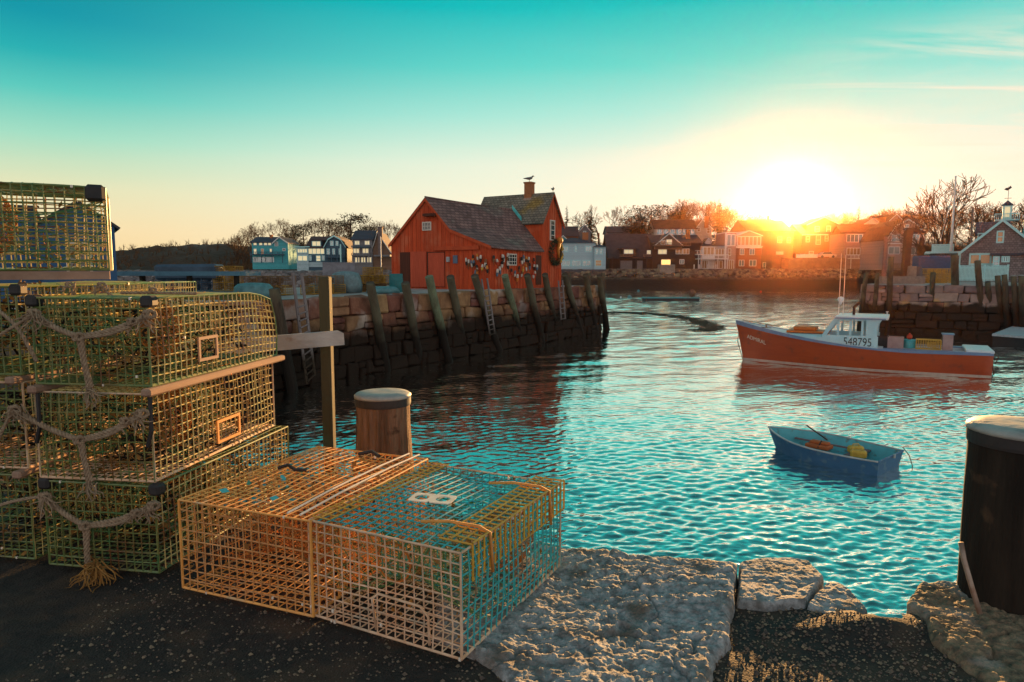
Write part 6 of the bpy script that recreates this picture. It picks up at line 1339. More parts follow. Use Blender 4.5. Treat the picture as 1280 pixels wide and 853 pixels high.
for px in (764, 772.5, 793, 806, 814): h.piece('porch_post', px, 322, px + 1.3, 338, SB['brown'], -2.0, -1.7)
h.chimney(857, 288, 861.5, 302, dy=2)
h = House('cream upper house with a long band of white windows behind the brown house', 198, 7.5)
h.body(817, 869, 286, 9, 'side', 275.5, wall=SB['cream'], roof=M_ROOFR); h.body(868.5, 888, 286, 8, 'front', 275, ax=876, wall=SB['cream'], roof=M_ROOFR, dy=.6)
for x0 in (820, 828, 836, 844, 852, 860): h.win(x0, 286.5, x0 + 6.5, 293.5, M_PANE, 2)
h.win(870, 285, 874, 290, M_PANEW, dy=.6); h.win(882, 285, 886, 292, M_PANEW, dy=.6); h.chimney(879.5, 271.5, 884, 285, dy=-.2)
h = House('white glassy house with a wide balcony and columns left of the tall white-topped house', 170, LB0)
h.body(877, 893, 308, 8, 'hip', 303, wall=SB['white'], roof=M_ROOFB); h.body(890, 906, 309.5, 7, 'flat', wall=SB['tan'], roof=M_TRIMW, dy=.4)
h.win(878.5, 309, 892, 320, M_PANEW, 3); h.win(893.5, 311, 904.5, 320, M_PANEW, 3, dy=.4); h.balcony(868.5, 906, 318.5, 324.5, 2.6, M_TRIMW, 6, to=338); h.balcony(868, 876, 313.5, 319, 2.0, M_TRIMW, 2)
h.win(877, 326, 886, 336, M_PANEW, 3); h.win(890, 326, 903, 336, M_PANEW, 3, dy=.4); h.body(881, 887, 302.5, 3, 'front', 298.5, wall=SB['white'], roof=M_ROOFB, dy=2, base=306)
for i in range(4): h.piece('fence_post', 863.2 + 6.5 * i if i < 2 else 860 + i * 10, 331, 864.2 + 6.5 * i if i < 2 else 861 + i * 10, 338, M_TRIMW, -2.9, -2.7)
h = House('tall rust-coloured house topped by a white glazed storey', 171, LB0)
h.body(919, 951, 309, 9, 'flat', wall=SB['rust'], roof=M_TRIMW, ov=.25); h.body(919, 950.5, 294.5, 8.5, 'front', 289, wall=SB['pink'], roof=M_TRIMW, base=308.5); h.body(905.5, 919, 291.5, 8, 'flat', wall=SB['pink'], roof=M_TRIMW, dy=-.6, ov=.15)
h.win(920, 295.5, 950, 307.5, M_PANEW, 6, fr=.2); h.win(907, 293, 918, 308, M_PANE, 2, dy=-.6, fr=.2)
for q in ((924, 311, 929.5, 319), (936, 311, 942.5, 319), (923, 325, 930, 333), (936, 325, 945, 333)): h.win(*q, M_PANE, 2)
h.win(909, 311, 913, 320, M_PANEW, dy=-.6); h.win(908.5, 325, 917, 337, M_PANEW, 3, dy=-.6); h.piece('corner_board', 904.8, 291, 906.8, 338, M_TRIMW, -.25, -.01, dy=-.6); h.piece('band_board', 919, 308.6, 951, 310.4, M_TRIMW, -.3, -.01)
h = House('big dark barn-like house directly left of the setting sun', 180, LB0)
h.body(932, 990, 289, 16, 'side', 275.5, wall=SB['brown'], roof=M_ROOFR, ov=.4, hip=3.0); h.chimney(957, 270.5, 959.3, 277, dy=7)
h.win(970, 296, 976, 304, M_PANEW); h.win(982, 297, 987, 304, M_PANEW); h.piece('sign_board', 969, 314.5, 978, 318.5, M_TRIMW, -.2, -.02); h.win(953, 328, 957, 338, M_PANE); h.win(946, 311, 951, 319, M_PANEW)
h = House('wide brown house with a row of white windows directly right of the setting sun', 178, LB0 + 1)
h.body(1001, 1055, 294, 12, 'side', 281, wall=SB['rust'], roof=M_ROOFR, ov=.4); h.body(1006, 1047, 281, 8, 'front', 272, ax=1027, wall=SB['rust'], roof=M_ROOFR, dy=1.5, base=296)
for q in ((1005.5, 295.5, 1010.5, 303), (1018, 294.5, 1024, 306), (1029, 294.5, 1033.5, 302), (1038, 294.5, 1042, 302)): h.win(*q, M_PANEW)
h.win(1030.5, 282.5, 1036, 291, M_PANEW, dy=1.5); h.win(1048, 285, 1052, 291, M_PANEW, dy=.1) if False else None; h.win(1016, 283, 1022, 290, M_PANEW, dy=1.5); h.piece('band_board', 1000, 293, 1047, 294.4, M_TRIMW, -.6, -.45)
h.win(1046, 312, 1053, 320, M_PANEW); h.win(1010, 314, 1016, 321, M_PANEW)
h = House('rust-red house with two white balconies left of the pink gabled house', 170, LB0)
h.body(1056, 1106, 303, 10, 'side', 281.5, wall=SB['rust'], roof=M_ROOFR); h.body(1054, 1078, 292, 8, 'flat', wall=SB['pink'], roof=M_ROOFR, dy=-.7)
h.win(1056, 293, 1076, 303, M_PANE, 4, dy=-.7); h.win(1057, 310, 1078, 319, M_PANEW, 5, dy=-.7); h.win(1083.5, 296, 1094, 304, M_PANE, 2); h.win(1083, 308.5, 1104, 320, M_PANEW, 5)
h.balcony(1082, 1104, 301, 305, 1.4, M_TRIMW, 5); h.balcony(1057, 1104, 319, 324, 2.2, M_TRIMW, 10, to=336); h.win(1075, 327, 1084, 334, M_PANE, 1); h.chimney(1098.5, 272, 1104, 300, dy=4)
h.body(1076, 1099, 281, 7, 'front', 273.5, wall=SB['white'], roof=M_ROOFR, dy=7, base=288)
h = House('pink shingled gable house with white rakes behind the loading derrick', 150, LB0)
h.body(1106, 1152, 300, 11, 'gambrel', 275, ax=1131, wall=SB['pink'], roof=M_ROOFR)
for q in ((1112, 293, 1123.5, 302), (1138, 293, 1147, 302), (1109, 308.5, 1123, 318), (1137, 308.5, 1147.5, 319), (1126, 308.5, 1131, 318)): h.win(*q, M_PANE, 2)
h.win(1127, 280.5, 1133, 288, M_PANE); h.balcony(1136, 1150, 303, 306, 1.3, M_TRIMW, 4); h.piece('band_board', 1107, 304, 1150, 305.2, M_TRIMW, -.12, -.01)
h = House('large grey-roofed house with white gable pieces rising behind the pink gabled house', 185, 7)
h.body(1098, 1150, 285, 10, 'side', 270.5, wall=SB['white'], roof=M_ROOFR); h.body(1108, 1124, 276, 6, 'front', 268.5, wall=SB['pink'], roof=M_ROOFR, dy=-1, base=286); h.win(1137, 278, 1141, 283, M_PANE)
# dim houses up the hill
for (lab, Y, base, args, ws) in (
    ('dark roofed house on the slope above the blue-grey house', 205, 8, (696, 722, 295, 8, 'side', 284), ((701, 297, 705, 301),)),
    ('pale gabled house on the slope above the brick chimney of the blue-grey house', 208, 8, (723, 738, 290, 8, 'front', 281.5), ((728.5, 289, 732, 294),)),
    ('pale narrow two-storey house behind the sloping brown roof', 195, 7, (759, 776, 291, 8, 'side', 284), ((762, 287 + 6, 765, 298), (768, 293, 771, 298))),
    ('dim rust house behind the sloping brown roof, with brick chimney', 205, 8, (776, 806, 294, 9, 'side', 284), ((780, 296, 783, 300), (790, 296, 793, 300)))):
    h = House(lab, Y, base); h.body(*args, wall=SB['greyb'] if 'pale' in lab else SB['rust'], roof=M_ROOFB)
    for q in ws: h.win(*q, M_PANE)
    if 'chimney' in lab and 'dim' in lab: h.chimney(800, 287, 806, 296, dy=0)
h = House('small cyan house half hidden between the red shack and the blue-grey house', 190, 6.5); h.body(696, 711, 302, 8, 'front', 295, wall=SB['cyan'], roof=M_ROOFS); h.win(700, 299.5, 704, 304, M_PANE)
# left group
h = House('bright cyan house with slate roof farthest left above the harbour', 150, 4.6); h.trim = M_TRIMW
h.body(316, 344, 303.5, 8, 'side', 297.5, wall=SB['cyan'], roof=M_ROOFS); h.body(343, 361, 304, 8, 'front', 297, ax=351, wall=SB['cyan'], roof=M_ROOFS, dy=-.3)
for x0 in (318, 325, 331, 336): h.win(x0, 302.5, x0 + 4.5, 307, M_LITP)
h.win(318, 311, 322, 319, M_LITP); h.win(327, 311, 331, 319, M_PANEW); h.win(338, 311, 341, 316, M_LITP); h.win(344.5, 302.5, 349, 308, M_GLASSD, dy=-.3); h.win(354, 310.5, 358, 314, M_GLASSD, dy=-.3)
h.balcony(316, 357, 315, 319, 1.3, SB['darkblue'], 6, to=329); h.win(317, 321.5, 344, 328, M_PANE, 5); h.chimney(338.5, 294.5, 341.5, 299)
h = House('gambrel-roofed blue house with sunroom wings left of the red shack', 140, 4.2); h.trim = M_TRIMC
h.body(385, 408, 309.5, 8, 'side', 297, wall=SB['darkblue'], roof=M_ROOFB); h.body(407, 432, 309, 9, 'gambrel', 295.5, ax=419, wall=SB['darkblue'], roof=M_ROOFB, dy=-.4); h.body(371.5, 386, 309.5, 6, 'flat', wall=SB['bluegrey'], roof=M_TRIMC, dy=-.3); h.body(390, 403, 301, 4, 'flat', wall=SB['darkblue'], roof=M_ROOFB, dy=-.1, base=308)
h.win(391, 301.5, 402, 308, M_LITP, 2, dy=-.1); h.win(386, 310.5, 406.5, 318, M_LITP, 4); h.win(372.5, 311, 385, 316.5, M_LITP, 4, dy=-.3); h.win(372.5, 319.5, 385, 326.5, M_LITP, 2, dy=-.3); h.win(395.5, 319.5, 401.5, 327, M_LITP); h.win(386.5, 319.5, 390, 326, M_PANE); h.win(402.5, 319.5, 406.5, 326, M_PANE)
for q in ((413.5, 301, 418, 307.5), (420.5, 301.5, 424, 307.5), (409, 311, 413, 319), (416, 311, 419.5, 319), (424, 311, 427.5, 319)): h.win(*q, M_PANE, dy=-.4)
h.balcony(409, 432, 318.5, 322.5, 1.5, SB['darkblue'], 6, to=334); h.piece('base_wall', 385, 328, 408, 334, SB['bluegrey'], -.15, -.02); h.piece('corner_post', 428, 306, 429.5, 328, M_TRIMC, -1.6, -1.45)
h = House('grey house with stacked bay windows and a tall stone chimney beside the red shack', 138, 4.2); h.trim = M_TRIMW
h.body(441.5, 466, 299.5, 8, 'side', 289.5, wall=SB['greyb'], roof=M_ROOFS, ov=.3); h.body(465, 490, 318, 9, 'front', 291, ax=473, wall=SB['tan'], roof=M_ROOFB, dy=.5)
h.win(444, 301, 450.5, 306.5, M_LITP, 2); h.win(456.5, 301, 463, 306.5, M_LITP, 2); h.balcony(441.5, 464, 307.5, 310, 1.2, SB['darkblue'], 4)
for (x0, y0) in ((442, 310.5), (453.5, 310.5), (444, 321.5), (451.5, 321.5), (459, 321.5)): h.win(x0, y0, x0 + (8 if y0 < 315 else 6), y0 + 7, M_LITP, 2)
h.balcony(441.5, 464, 316.5, 320, 1.3, SB['greyb'], 5, to=328); h.chimney(473, 284.5, 478.5, 320, mat('stone_stack', (.17, .13, .12), (.11, .08, .075), rough=.9, scale=2), dy=0); h.balcony(470, 490, 319, 321, 2, SB['greyb'], 6)
b = MB(); b.tube([(0, 0, 0), (0, 0, Z(296, 130) - 4)], .09, 6); o = b.build('flagpole', M_TRIMW); o.location = (X(476.5, 130), 130, 4); tag(o, 'thin white pole in front of the grey stone-chimney house', 'pole')
# the shingled cottage on the right wharf
M_COTT = shingles('cottage_shingles', (.22, .185, .185), (.14, .118, .118), .2, .3, 'X'); M_CROOF = shingles('cottage_roof', (.13, .10, .12), (.09, .07, .085), .2, .3, 'X')
YC = 64; h = House('grey shingled cottage with cyan trim and cupola on the right wharf', YC, PT, cat='cottage'); h.trim = M_TRIMC
h.body(1198.5, 1300, 316, 9, 'front', 276, ax=1249, wall=M_COTT, roof=M_CROOF, ov=.35); h.body(1201, 1236, 291.5, 5, 'side', 281, wall=M_COTT, roof=M_CROOF, dy=2.2, base=320)
h.piece('corner_board', 1199.5, 292, 1201.3, 318, M_TRIMC, -.1, -.01, dy=2.2); h.piece('eave_board', 1199.5, 291.5, 1226, 293, M_TRIMC, -.45, -.38, dy=2.2)
h.win(1242.5, 288.5, 1252, 304, M_PANEW, fr=.14); h.win(1210, 316.5, 1251, 331.5, M_PANEW, 3, fr=.17)
h.body(1262, 1300, 319, 2.5, 'flat', wall=M_COTT, roof=M_ROOFS, dy=-2.2); h.win(1261.5, 320, 1270, 333, M_PANE, dy=-2.25, fr=.12); h.win(1271.5, 320, 1282, 328, M_PANE, 4, dy=-2.2); h.piece('corner_board', 1197.5, 317, 1199.2, 334, M_TRIMC, -.12, -.01)
t = h.t; th_ = R(-34); kq = math.cos(th_); rx_, ry_ = h.t.location.x, h.t.location.y
def unrot(px, Y):
    dx, dy = (X(px, Y) - rx_) / kq, (Y - ry_) / kq; return rx_ + dx * math.cos(th_) + dy * math.sin(th_), ry_ - dx * math.sin(th_) + dy * math.cos(th_)
YF_ = YC + 4.0; cx_, Yq0 = unrot(1253.5, YF_); Yq = Yq0; Z0_ = Z; Z = lambda py, Y: Z0_(py, YF_) if Y == Yq0 else Z0_(py, Y); X0_ = X
zb0 = Z(277, Yq); b = MB(); b.box(cx_ - .45, cx_ + .45, Yq - .45, Yq + .45, zb0 - 1.0, Z(257.5, Yq)); cup = b.build('cupola', M_TRIMC, t, world=True)
b = MB(); zz = Z(257, Yq); b.add([(cx_ - .58, Yq - .58, zz), (cx_ + .58, Yq - .58, zz), (cx_ + .58, Yq + .58, zz), (cx_ - .58, Yq + .58, zz), (cx_, Yq, Z(250.5, Yq))], [(0, 1, 4), (1, 2, 4), (2, 3, 4), (3, 0, 4), (3, 2, 1, 0)]); b.build('cupola_roof', M_ROOFS, cup, world=True)
b = MB(); b.box(cx_ - .26, cx_ + .26, Yq - .48, Yq - .455, Z(272, Yq), Z(259, Yq)); b.build('lantern_pane', M_LITP, cup, world=True)
b = MB(); z0, z1 = Z(275, Yq), Z(267.5, Yq); a, c = cx_ - 1.2, cx_ + 1.2; b.box(a, c, Yq - 1.0, Yq - .94, z1 - .07, z1); b.box(a, c, Yq - 1.0, Yq + 1.0, z0 - .1, z0)
for k in range(13): xx = a + (c - a - .05) * k / 12; b.box(xx, xx + .05, Yq - .99, Yq - .95, z0 + .001, z1 - .071)
b.build('roof_walk', M_TRIMC, t, world=True)
b = MB(); zt3 = Z(233, Yq); b.tube([(cx_, Yq, Z(251, Yq)), (cx_, Yq, zt3)], .025, 5); b.tube([(cx_ - .35, Yq, Z(248, Yq)), (cx_ + .35, Yq, Z(248, Yq))], .02, 4)
b.prism([(cx_ - .45, Yq - .015, zt3 - .30), (cx_ - .1, Yq - .015, zt3 - .42), (cx_ + .30, Yq - .015, zt3 - .15), (cx_ + .15, Yq - .015, zt3 + .05), (cx_ + .02, Yq - .015, zt3 - .12), (cx_ - .28, Yq - .015, zt3 - .16)], (0, .03, 0)); tag(b.build('weathervane', M_BLACK, cup, world=True))
h.finish(-34)
t = T('picket_fence', 'cyan-white picket fence in front of the shingled cottage', 'fence', (X(1198, 62), 62, PT + .015)); a, c = X(1198, 62), X(1261, 62); zt3 = Z(331.5, 62); b = MB(); n = 38
for k in range(n): xx = a + (c - a) * (k + .5) / n; b.prism([(xx - .04, 62, PT + .1), (xx + .04, 62, PT + .1), (xx + .04, 62, zt3 - .06), (xx, 62, zt3), (xx - .04, 62, zt3 - .06)], (0, .025, 0))
b.build('pickets', M_TRIMC, t, world=True); b = MB()
for zz in (PT + .3, zt3 - .3): b.box(a, c, 62.028, 62.07, zz, zz + .08)
b.build('fence_rail', M_TRIMC, t, world=True); b = MB()
for px in (1198, 1232, 1261): b.box(X(px, 62) - .06, X(px, 62) + .06, 62.071, 62.18, PT + .015, zt3 + .05)
b.build('fence_post', M_TRIMC, t, world=True)
h = House('cyan house edge cut by the photo right of the cupola', 74, PT); h.trim = M_TRIMW; h.body(1275.5, 1310, 270, 8, 'front', 252, wall=SB['cyan'], roof=M_ROOFS); h.win(1277, 278, 1284, 290, M_PANE); h.finish(-36)
h = House('flat-topped annexe with a cyan roof deck left of the shingled cottage', 70, PT); h.trim = M_TRIMC; h.body(1162, 1198, 317, 8, 'flat', wall=M_COTT, roof=M_TRIMC, ov=.5); h.balcony(1163, 1190, 305.5, 316, .3, M_TRIMC, 5); h.piece('rail_panel', 1164, 307, 1187, 315, M_TRIMC, -.2, -.15); h.win(1168, 320, 1176, 328, M_PANE); h.finish(-30)
b = MB(); Yf = 69; b.tube([(0, 0, 0), (0, 0, Z(224, Yf) - Z(317, Yf))], [.12, .06], 8); b.tube([(-1.1, 0, 1.2), (-.1, 0, Z(240, Yf) - Z(317, Yf))], .02, 4); b.ball((0, 0, Z(224, Yf) - Z(317, Yf)), .1, 8, 6); o = b.build('flagpole', M_TRIMW); o.location = (X(1187, Yf), Yf, Z(317, Yf) + .21); tag(o, 'tall white flagpole on the cyan roof deck', 'flagpole')
b = MB(); b.tube([(0, 0, 0), (0, 0, Z(260, 95) - 4)], .12, 6); o = b.build('utility_pole', mat('upole', (.2, .15, .12), (.14, .1, .08), rough=.9)); o.location = (X(1211, 95), 95, 4); tag(o, 'bare utility pole behind the shingled cottage roof', 'pole')
# parked car and white fence below the wide brown house
Yv = 168; t = T('parked_car', 'pale car parked below the wide brown house in the sun glare', 'car', (X(1034, Yv), Yv, Z(322.5, 167)), R(0)); w2 = X(1045, Yv) - X(1034, Yv)
b = MB(); b.prism([(-w2, 0, .35), (w2, 0, .35), (w2, 0, .85), (w2 * .62, 0, .95), (w2 * .35, 0, 1.45), (-w2 * .45, 0, 1.45), (-w2 * .75, 0, .95), (-w2, 0, .85)], (0, 1.7, 0)); b.build('body', mat('car_paint', (.42, .36, .33), (.38, .32, .3), rough=.3), t)
b = MB(); b.prism([(w2 * .52, -.01, .97), (w2 * .32, -.01, 1.38), (-w2 * .42, -.01, 1.38), (-w2 * .62, -.01, .97)], (0, -.02, 0)); b.build('window', M_GLASSD, t)
for sx_ in (-.62, .62): b = MB(); b.tube([(w2 * sx_, -.02, .32), (w2 * sx_, .2, .32)], .32, 14); b.build('wheel', M_RUBBER, t)
b = MB(); b.bbox(X(984, 167), X(1056, 167), 166.4, 171, 2.5, Z(322.6, 167), .12); b.v = [(x, y, z + .1 * fbm(x, y, z, .4)) for x, y, z in b.v]; tag(b.build('terrace', mat('terrace', (.20, .12, .07), (.12, .07, .045), rough=.95, scale=.8, bump=.7, bscale=3, bdist=.2)), 'brown earth terrace under the parked pale car and board fence', 'terrace')
t = T('board_fence', 'low white board fence left of the parked pale car', 'fence', (X(995, 167), 167, LB0)); b = MB(); a, c = X(995, 167), X(1021, 167); b.box(a, c, 167, 167.08, Z(322.4, 167), Z(318, 167)); b.build('boards', M_TRIMW, t, world=True); b = MB(); [b.box(a + (c - a) * k / 5 - .06, a + (c - a) * k / 5 + .06, 167.083, 167.2, Z(322.4, 167), Z(317.5, 167)) for k in range(6)]; b.build('fence_post', M_TRIMW, t, world=True)

# ------------------------------------------------------------------ far land
M_HILL = mat('hill_scrub', (.065, .038, .024), (.035, .024, .016), rough=.95, scale=.12, detail=10, bump=.8, bscale=.8, bdist=.5, c3=(.10, .085, .075), c3scale=.06, c3lo=.55, c3hi=.7)
M_BANK = mat('bank', (.16, .10, .065), (.09, .055, .035), rough=.95, scale=.5, detail=9, bump=.8, bscale=2, bdist=.25, zband=(2.1, 2.7, (.035, .019, .012)))
def sm(a, b, x): x = max(0, min(1, (x - a) / (b - a))); return x * x * (3 - 2 * x)
def hill_z(x, y):
    z = 4.4 * sm(164, 167, y) + 2.7 * sm(155.5, 163, y) * (1 - sm(164, 167, y)) - .6 * (1 - sm(154, 157, y))
    up = 8.2 * sm(178, 232, y); left = sm(-150, -108, x)
    up *= .25 + .75 * left
    z += up + (.5 * fbm(x, y, 1, .05, 4) + 2.0 * fbm(x, y, 8, .08, 5) * (1 - sm(-100, -80, x))) * sm(168, 185, y) + .18 * fbm(x, y, 5, .4, 3) * sm(155, 160, y)
    if x < -150: z *= max(0, 1 - (-150 - x) / 30)
    return z
xs = np.linspace(-230, 230, 280); ys = np.concatenate([np.linspace(153, 168, 26), np.linspace(169, 300, 60)])
Xh, Yh = np.meshgrid(xs, ys); Zh = np.array([[hill_z(float(x), float(y)) for x in xs] for y in ys]); Zh[0, :] = -1
o = grid_obj('hillside', Xh, Yh, Zh, M_HILL); tag(o, 'brown winter hillside behind the far houses', 'hill', kind='structure')
o.data.materials.append(M_BANK); nfx = len(xs) - 1
mi = np.zeros(len(o.data.polygons), np.int32); mi[:nfx * 25] = 1; o.data.polygons.foreach_set('material_index', mi)
# right shore behind the wharf
us = np.linspace(0, 1, 60); ys = np.linspace(66, 165, 44); Yh = np.repeat(ys[:, None], 60, 1); Xh = X(1124, 1) * Yh + us[None, :] * 150; Zh = np.array([[3.0 + 4.0 * sm(82, 122, y) * sm(0, .08, u) - 5.0 * (1 - sm(0, .02, u)) + .4 * fbm(u * 150, y, 3, .08) for u in us] for y in ys])
tag(grid_obj('hillside', Xh, Yh, Zh, M_HILL), 'scrubby rising ground behind the shingled cottage', 'hill', kind='structure')
def rubble(label, name, x0, x1, yfun, zfun, n, smin, smax, m, seed):
    rnd = random.Random(seed); b = MB()
    for _ in range(n):
        x = rnd.uniform(x0, x1); f = rnd.random(); y = yfun(x, f); z = zfun(x, f); s_ = rnd.uniform(smin, smax); b.ball((x, y, z), (s_ * rnd.uniform(.7, 1.4), s_, s_ * rnd.uniform(.5, .9)), 6, 4, .25, rnd)
    return tag(b.build(name, m), label, 'stones', kind='stuff')
M_RUB = mat('rubble', (.24, .15, .10), (.13, .08, .055), rough=.95, scale=.7, island=.45); M_RUBG = mat('grey_rubble', (.20, .175, .175), (.10, .085, .085), rough=.95, scale=.7, island=.45)
rubble('broken stones along the foot of the far sea wall', 'rubble', -40, 95, lambda x, f: 162.5 + 2.6 * f, lambda x, f: 2.7 + 1.7 * f, 1500, .25, .7, M_RUB, 3)
rubble('grey rubble breakwater below the left houses', 'rubble', -75, -17, lambda x, f: 119 + 5 * f, lambda x, f: .6 + 3.2 * math.sin(math.pi * min(1, f * .6 + .05)), 1700, .3, .85, M_RUBG, 4)
t = T('sea_wall', 'low stone sea wall running below the far houses', 'wall', (0, 164.5, 2.4)); b = MB(); stone_face(b, (-12, 165.6, 0), (104, 165.6, 0), 2.5, 4.75, 41, .5, .8, .8, 2.2, 1.2); b.build('stone_wall', mat('seawall_stone', (.26, .17, .12), (.17, .11, .08), rough=.95, scale=.8, island=.35), t, world=True)
b = MB(); b.bbox(X(823, 165), X(842, 165), 163.4, 166.2, 2.5, Z(331, 165), .1); tag(b.build('stone_platform', mat('platform', (.34, .25, .20), (.24, .17, .13), rough=.9, scale=1, bump=.5)), 'square stone platform in the sea wall below the long brown house', 'wall')

# ------------------------------------------------------------------ trees
M_TWIG = mat('winter_twigs', (.115, .058, .026), (.075, .038, .018), rough=.95); M_TRUNK = mat('winter_trunk', (.075, .045, .03), (.045, .028, .02), rough=.95, scale=2)
M_NEEDLE = mat('needles', (.035, .042, .022), (.055, .036, .018), rough=.9, island=.4)
def branchy(seed, h, spread=.55, levels=6, kids=(2, 3), trunk=.28, r0=.22, rmin=.022, droop=0, base_split=None):
    rnd = random.Random(seed); tb, cb = MB(), MB()
    def grow(p, d, ln, r, lv):
        pts = [p]; q = p
        for i in range(3): d = (d + Vector((rnd.gauss(0, .12), rnd.gauss(0, .12), rnd.gauss(.03, .06)))).normalized(); q = q + d * ln / 3; pts.append(q)
        (tb if lv <= 1 else cb).tube(pts, [max(rmin, r * (1 - .1 * i)) for i in range(4)], 6 if lv <= 1 else 3, cap=False)
        if lv >= levels: return
        for k in range(rnd.randint(*kids) + (1 if lv in (2, 3) else 0)):
            a = rnd.uniform(0, 6.283); t_ = d.orthogonal().normalized(); t_ = Matrix.Rotation(a, 3, d) @ t_; s_ = spread * rnd.uniform(.5, 1.25)
            nd = (d * (1 - s_ * .35) + t_ * s_ + Vector((0, 0, .12 - droop))).normalized()
            grow(q - d * ln * rnd.uniform(0, .35), nd, ln * rnd.uniform(.62, .86), max(rmin, r * rnd.uniform(.5, .68)), lv + 1)
    if base_split:
        for k in range(base_split):
            a = 6.283 * k / base_split + rnd.uniform(-.4, .4); grow(Vector((0, 0, 0)), Vector((math.cos(a) * .38, math.sin(a) * .38, 1)).normalized(), h * trunk, r0 * .8, 1)
    else: grow(Vector((0, 0, -.3)), Vector((0, 0, 1)), h * trunk, r0, 0)
    zs = max(v[2] for v in cb.v); k = h / zs
    for m_ in (tb, cb): m_.v = [(x * k, y * k, z * k) for x, y, z in m_.v]
    return tb, cb
def conifer(seed, h, w):
    rnd = random.Random(seed); tb, cb = MB(), MB(); tb.tube([(0, 0, -.3), (.05, 0, h * .5), (0, 0, h)], [h * .022, h * .014, .03], 6); z = h * .10
    while z < h * .98:
        f = 1 - z / h; L = w * f ** .8 * rnd.uniform(.75, 1.15) + .15; n = rnd.randint(5, 8)
        for k in range(n):
            a = rnd.uniform(0, 6.283); d = Vector((math.cos(a), math.sin(a), -.28 + rnd.uniform(-.1, .15))); l = L * rnd.uniform(.6, 1.1); sd_ = Vector((-d.y, d.x, 0))
            for q in range(7):
                c = Vector((0, 0, z)) + d * l * (q + .5) / 7; s_ = l * .17 * (1.2 - q / 9) + .06
                for e in (-1, 1): b_ = c + sd_ * e * s_ * rnd.uniform(.8, 1.6) + Vector((0, 0, -s_ * rnd.uniform(.2, .9))) + d * s_ * .6; cb.add([c - d * s_ * .5, c + d * s_ * .5, b_], [(0, 1, 2)])
        z += h * .028
    return tb, cb
def pine(seed, h, w):
    rnd = random.Random(seed); tb, cb = MB(), MB(); tb.tube([(0, 0, -.3), (.2, 0, h * .4), (-.1, .1, h * .75), (0, 0, h * .95)], [h * .03, h * .025, h * .016, .05], 7)
    for k in range(15):
        z = h * rnd.uniform(.42, .97); a = rnd.uniform(0, 6.283); l = w * rnd.uniform(.35, 1) * (1.0 if z < h * .8 else .65); e = Vector((math.cos(a) * l, math.sin(a) * l, z + l * rnd.uniform(.0, .25))); tb.tube([(0, 0, z - .3), tuple(Vector((0, 0, z - .3)).lerp(e, .6)), tuple(e)], [.09, .06, .03], 4)
        for _ in range(110):
            c = e + Vector((rnd.gauss(0, w * .24), rnd.gauss(0, w * .24), rnd.gauss(0, h * .028))); u = Vector((rnd.gauss(0, 1), rnd.gauss(0, 1), rnd.gauss(0, .4))).normalized() * rnd.uniform(.15, .35); v_ = u.orthogonal().normalized() * .13; cb.add([c - u, c + v_, c + u, c - v_], [(0, 1, 2, 3)])
    return tb, cb
def tree_proto(kind, seed, h, **kw):
    f = {'bare': branchy, 'conifer': conifer, 'pine': pine}[kind]; tb, cb = f(seed, h, **kw)
    t = T({'bare': 'bare_tree', 'conifer': 'spruce_tree', 'pine': 'pine_tree'}[kind], '', 'tree', (0, 0, 0)); tb.build('trunk', M_TRUNK, t); cb.build('crown', M_TWIG if kind == 'bare' else M_NEEDLE, t); return [t, h, False]
PROTO = {'a': tree_proto('bare', 1, 12, levels=7, kids=(2, 2)), 'b': tree_proto('bare', 2, 12, levels=7, kids=(2, 2), spread=.7, trunk=.22), 'c': tree_proto('bare', 5, 12, levels=7, kids=(2, 2), spread=.42, trunk=.33), 'd': tree_proto('bare', 9, 12, levels=6, kids=(2, 2), spread=.6, base_split=4, trunk=.24, r0=.2),
         's': tree_proto('conifer', 3, 12, w=3.0), 't': tree_proto('conifer', 8, 12, w=4.6), 'p': tree_proto('pine', 4, 12, w=6.0)}
def tree(k, px, ytop, Y, label, group, sx_=1.0, base=None, rz=0):
    pr = PROTO[k]; g = base if base is not None else hill_z(X(px, Y), Y) - .2; hh = Z(ytop, Y) - g; s_ = hh / pr[1]
    if not pr[2]: o = pr[0]; pr[2] = True
    else: o = copy_tree(pr[0])
    o.location = (X(px, Y), Y, g); o.scale = (s_ * sx_, s_ * sx_, s_); o.rotation_euler = (0, 0, rz); tag(o, label, 'tree', group); return o
rnd = random.Random(12)
GL = 'bare trees on the left ridge'; kk = 0
for px, yt in ((297, 291), (306, 285), (316, 280), (327, 276), (338, 279), (349, 277), (359, 273), (370, 279), (383, 281), (397, 273), (405, 270), (414, 272), (424, 276), (437, 274), (455, 275), (465, 277), (476, 275), (486, 276), (497, 279), (508, 283)):
    kk += 1; tree(rnd.choice('abcd'), px, yt, rnd.uniform(190, 225), f'bare winter tree on the ridge left of the red shack, {ordinal(kk)} from the left', GL, rnd.uniform(.85, 1.15), rz=rnd.uniform(0, 6))
tree('p', 381, 283, 185, 'dark flat-topped pine between the cyan house and the gambrel house', None, .75); tree('p', 440, 270.5, 182, 'broad dark pine rising left of the grey stone-chimney house', None, .85, rz=2); tree('s', 411, 281, 192, 'small dark spruce above the gambrel-roofed house', None, .8)
GR = 'bare trees above the far houses'; kk = 0
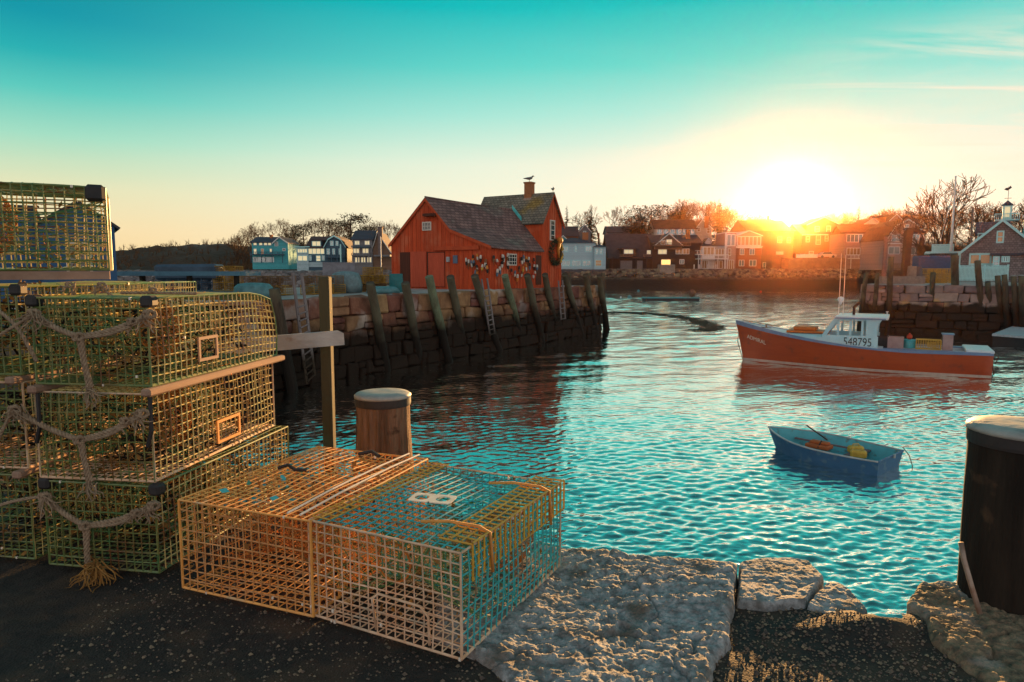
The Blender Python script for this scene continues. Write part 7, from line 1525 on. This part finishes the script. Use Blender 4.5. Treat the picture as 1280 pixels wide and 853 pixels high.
for px, yt in ((727, 262), (748, 256), (757, 257), (770, 268), (781, 263), (790, 261), (829, 256), (842, 252), (850, 249), (860, 248), (868, 249), (877, 250), (886, 251), (893, 256), (901, 258), (918, 266), (926, 264), (934, 267), (1030, 266), (1041, 262), (1052, 262), (1062, 266), (1094, 260), (1105, 258), (1116, 256), (1127, 257), (1138, 259), (1149, 261), (1158, 262), (763, 272), (776, 273), (796, 270), (803, 272), (822, 268), (834, 266), (846, 262), (855, 262), (865, 264), (881, 262), (908, 262), (1046, 269), (1057, 270), (1084, 266), (1100, 264), (1111, 263), (1122, 264), (1133, 265), (1144, 266), (1154, 267)):
    kk += 1; tree(rnd.choice('abcd'), px, yt, rnd.uniform(208, 235), f'bare winter tree above the far houses right of the red shack, {ordinal(kk)} from the left', GR, rnd.uniform(.85, 1.2), rz=rnd.uniform(0, 6))
for k, px, yt, Y, lb, s_ in (('s', 708, 257, 215, 'slim spruce just right of the tall shack block', .8), ('s', 738, 255, 218, 'dark spruce beside a bare tree above the blue-grey house', 1.0), ('p', 813, 260, 205, 'wide flat-crowned dark pine above the long brown house', 1.1), ('s', 839, 266, 210, 'short dark spruce right of the wide pine', .9), ('t', 897, 252, 205, 'tall broad spruce between the cream house and the glazed house', 1.15), ('s', 1070, 258, 214, 'pointed spruce above the rust-red balcony house', .9), ('t', 874, 272, 212, 'round dark evergreen behind the chimney of the cream house', 1.0)): tree(k, px, yt, Y, lb, None, s_)
tree('d', 1178, 217, 100, 'great spreading bare tree towering behind the right wharf', None, 1.05, base=6.0, rz=.8)
kk = 0; GC = 'bare trees behind the shingled cottage'
for px, yt, Y in ((1150, 262, 120), (1160, 255, 118), (1168, 270, 110), (1192, 268, 112), (1202, 262, 118), (1213, 254, 122), (1222, 248, 124), (1232, 252, 120), (1240, 258, 118), (1262, 256, 122), (1272, 248, 124), (1284, 245, 120)):
    kk += 1; tree('abcd'[kk % 4], px, yt, Y, f'brown bare tree behind the shingled cottage, {ordinal(kk)} from the left', GC, 1.1, base=5.5, rz=kk * 1.3)
o = tree('s', 1262, 278, 78, 'small dark evergreen beside the cupola of the cottage', None, 1.3, base=4.0)
# undergrowth: one mass of brush over the slopes
b = MB(); rnd = random.Random(44)
for _ in range(6500):
    x = rnd.uniform(-150, 118); y = rnd.uniform(172, 240)
    if abs(math.degrees(math.atan2(x, y)) - 22) < .8 and y > 200: continue
    if x < -82 and rnd.random() < .75: continue
    z = hill_z(x, y); q = Vector((x, y, z)); hgt_ = rnd.uniform(.8, 2.6)
    for k in range(4):
        d = Vector((rnd.gauss(0, .4), rnd.gauss(0, .4), 1)).normalized(); e = d.orthogonal().normalized() * .07; c = q + d * hgt_ * rnd.uniform(.6, 1.2); b.add([q - e, q + e, c], [(0, 1, 2)]); f = (d + Vector((rnd.gauss(0, .6), rnd.gauss(0, .6), 0))).normalized(); mm = q + d * hgt_ * .5; b.add([mm - e * .7, mm + e * .7, mm + f * hgt_ * .5], [(0, 1, 2)])
for _ in range(5200):
    y = rnd.uniform(86, 135); x = X(1145, y) + rnd.uniform(0, 60); z = 3.0 + 4.5 * sm(78, 120, y) - .3; q = Vector((x, y, z)); hgt_ = rnd.uniform(1.5, 4.2)
    for k in range(4):
        d = Vector((rnd.gauss(0, .35), rnd.gauss(0, .35), 1)).normalized(); e = d.orthogonal().normalized() * .045; c = q + d * hgt_ * rnd.uniform(.6, 1.2); b.add([q - e, q + e, c], [(0, 1, 2)]); f = (d + Vector((rnd.gauss(0, .6), rnd.gauss(0, .6), 0))).normalized(); mm = q + d * hgt_ * .5; b.add([mm - e * .7, mm + e * .7, mm + f * hgt_ * .5], [(0, 1, 2)])
tag(b.build('undergrowth', M_TWIG), 'leafless brown scrub covering the slopes between the houses', 'undergrowth', kind='stuff')
# ------------------------------------------------------------------ evening haze over the harbour
def haze(dens, col, g):
    m = bpy.data.materials.new('harbour_haze'); m.use_nodes = True; nt = m.node_tree; nt.nodes.remove(nt.nodes['Principled BSDF'])
    v = nt.nodes.new('ShaderNodeVolumePrincipled'); v.inputs['Density'].default_value = dens; v.inputs['Color'].default_value = (*col, 1); v.inputs['Anisotropy'].default_value = g
    nt.links.new(v.outputs[0], nt.nodes['Material Output'].inputs['Volume'])
    b = MB(); b.box(-235, 300, -8, 305, -3, 31); o = b.build('haze', m); tag(o, 'thin golden evening haze hanging over the harbour', 'haze', kind='stuff')
haze(.00008, (1, .40, .14), .965)
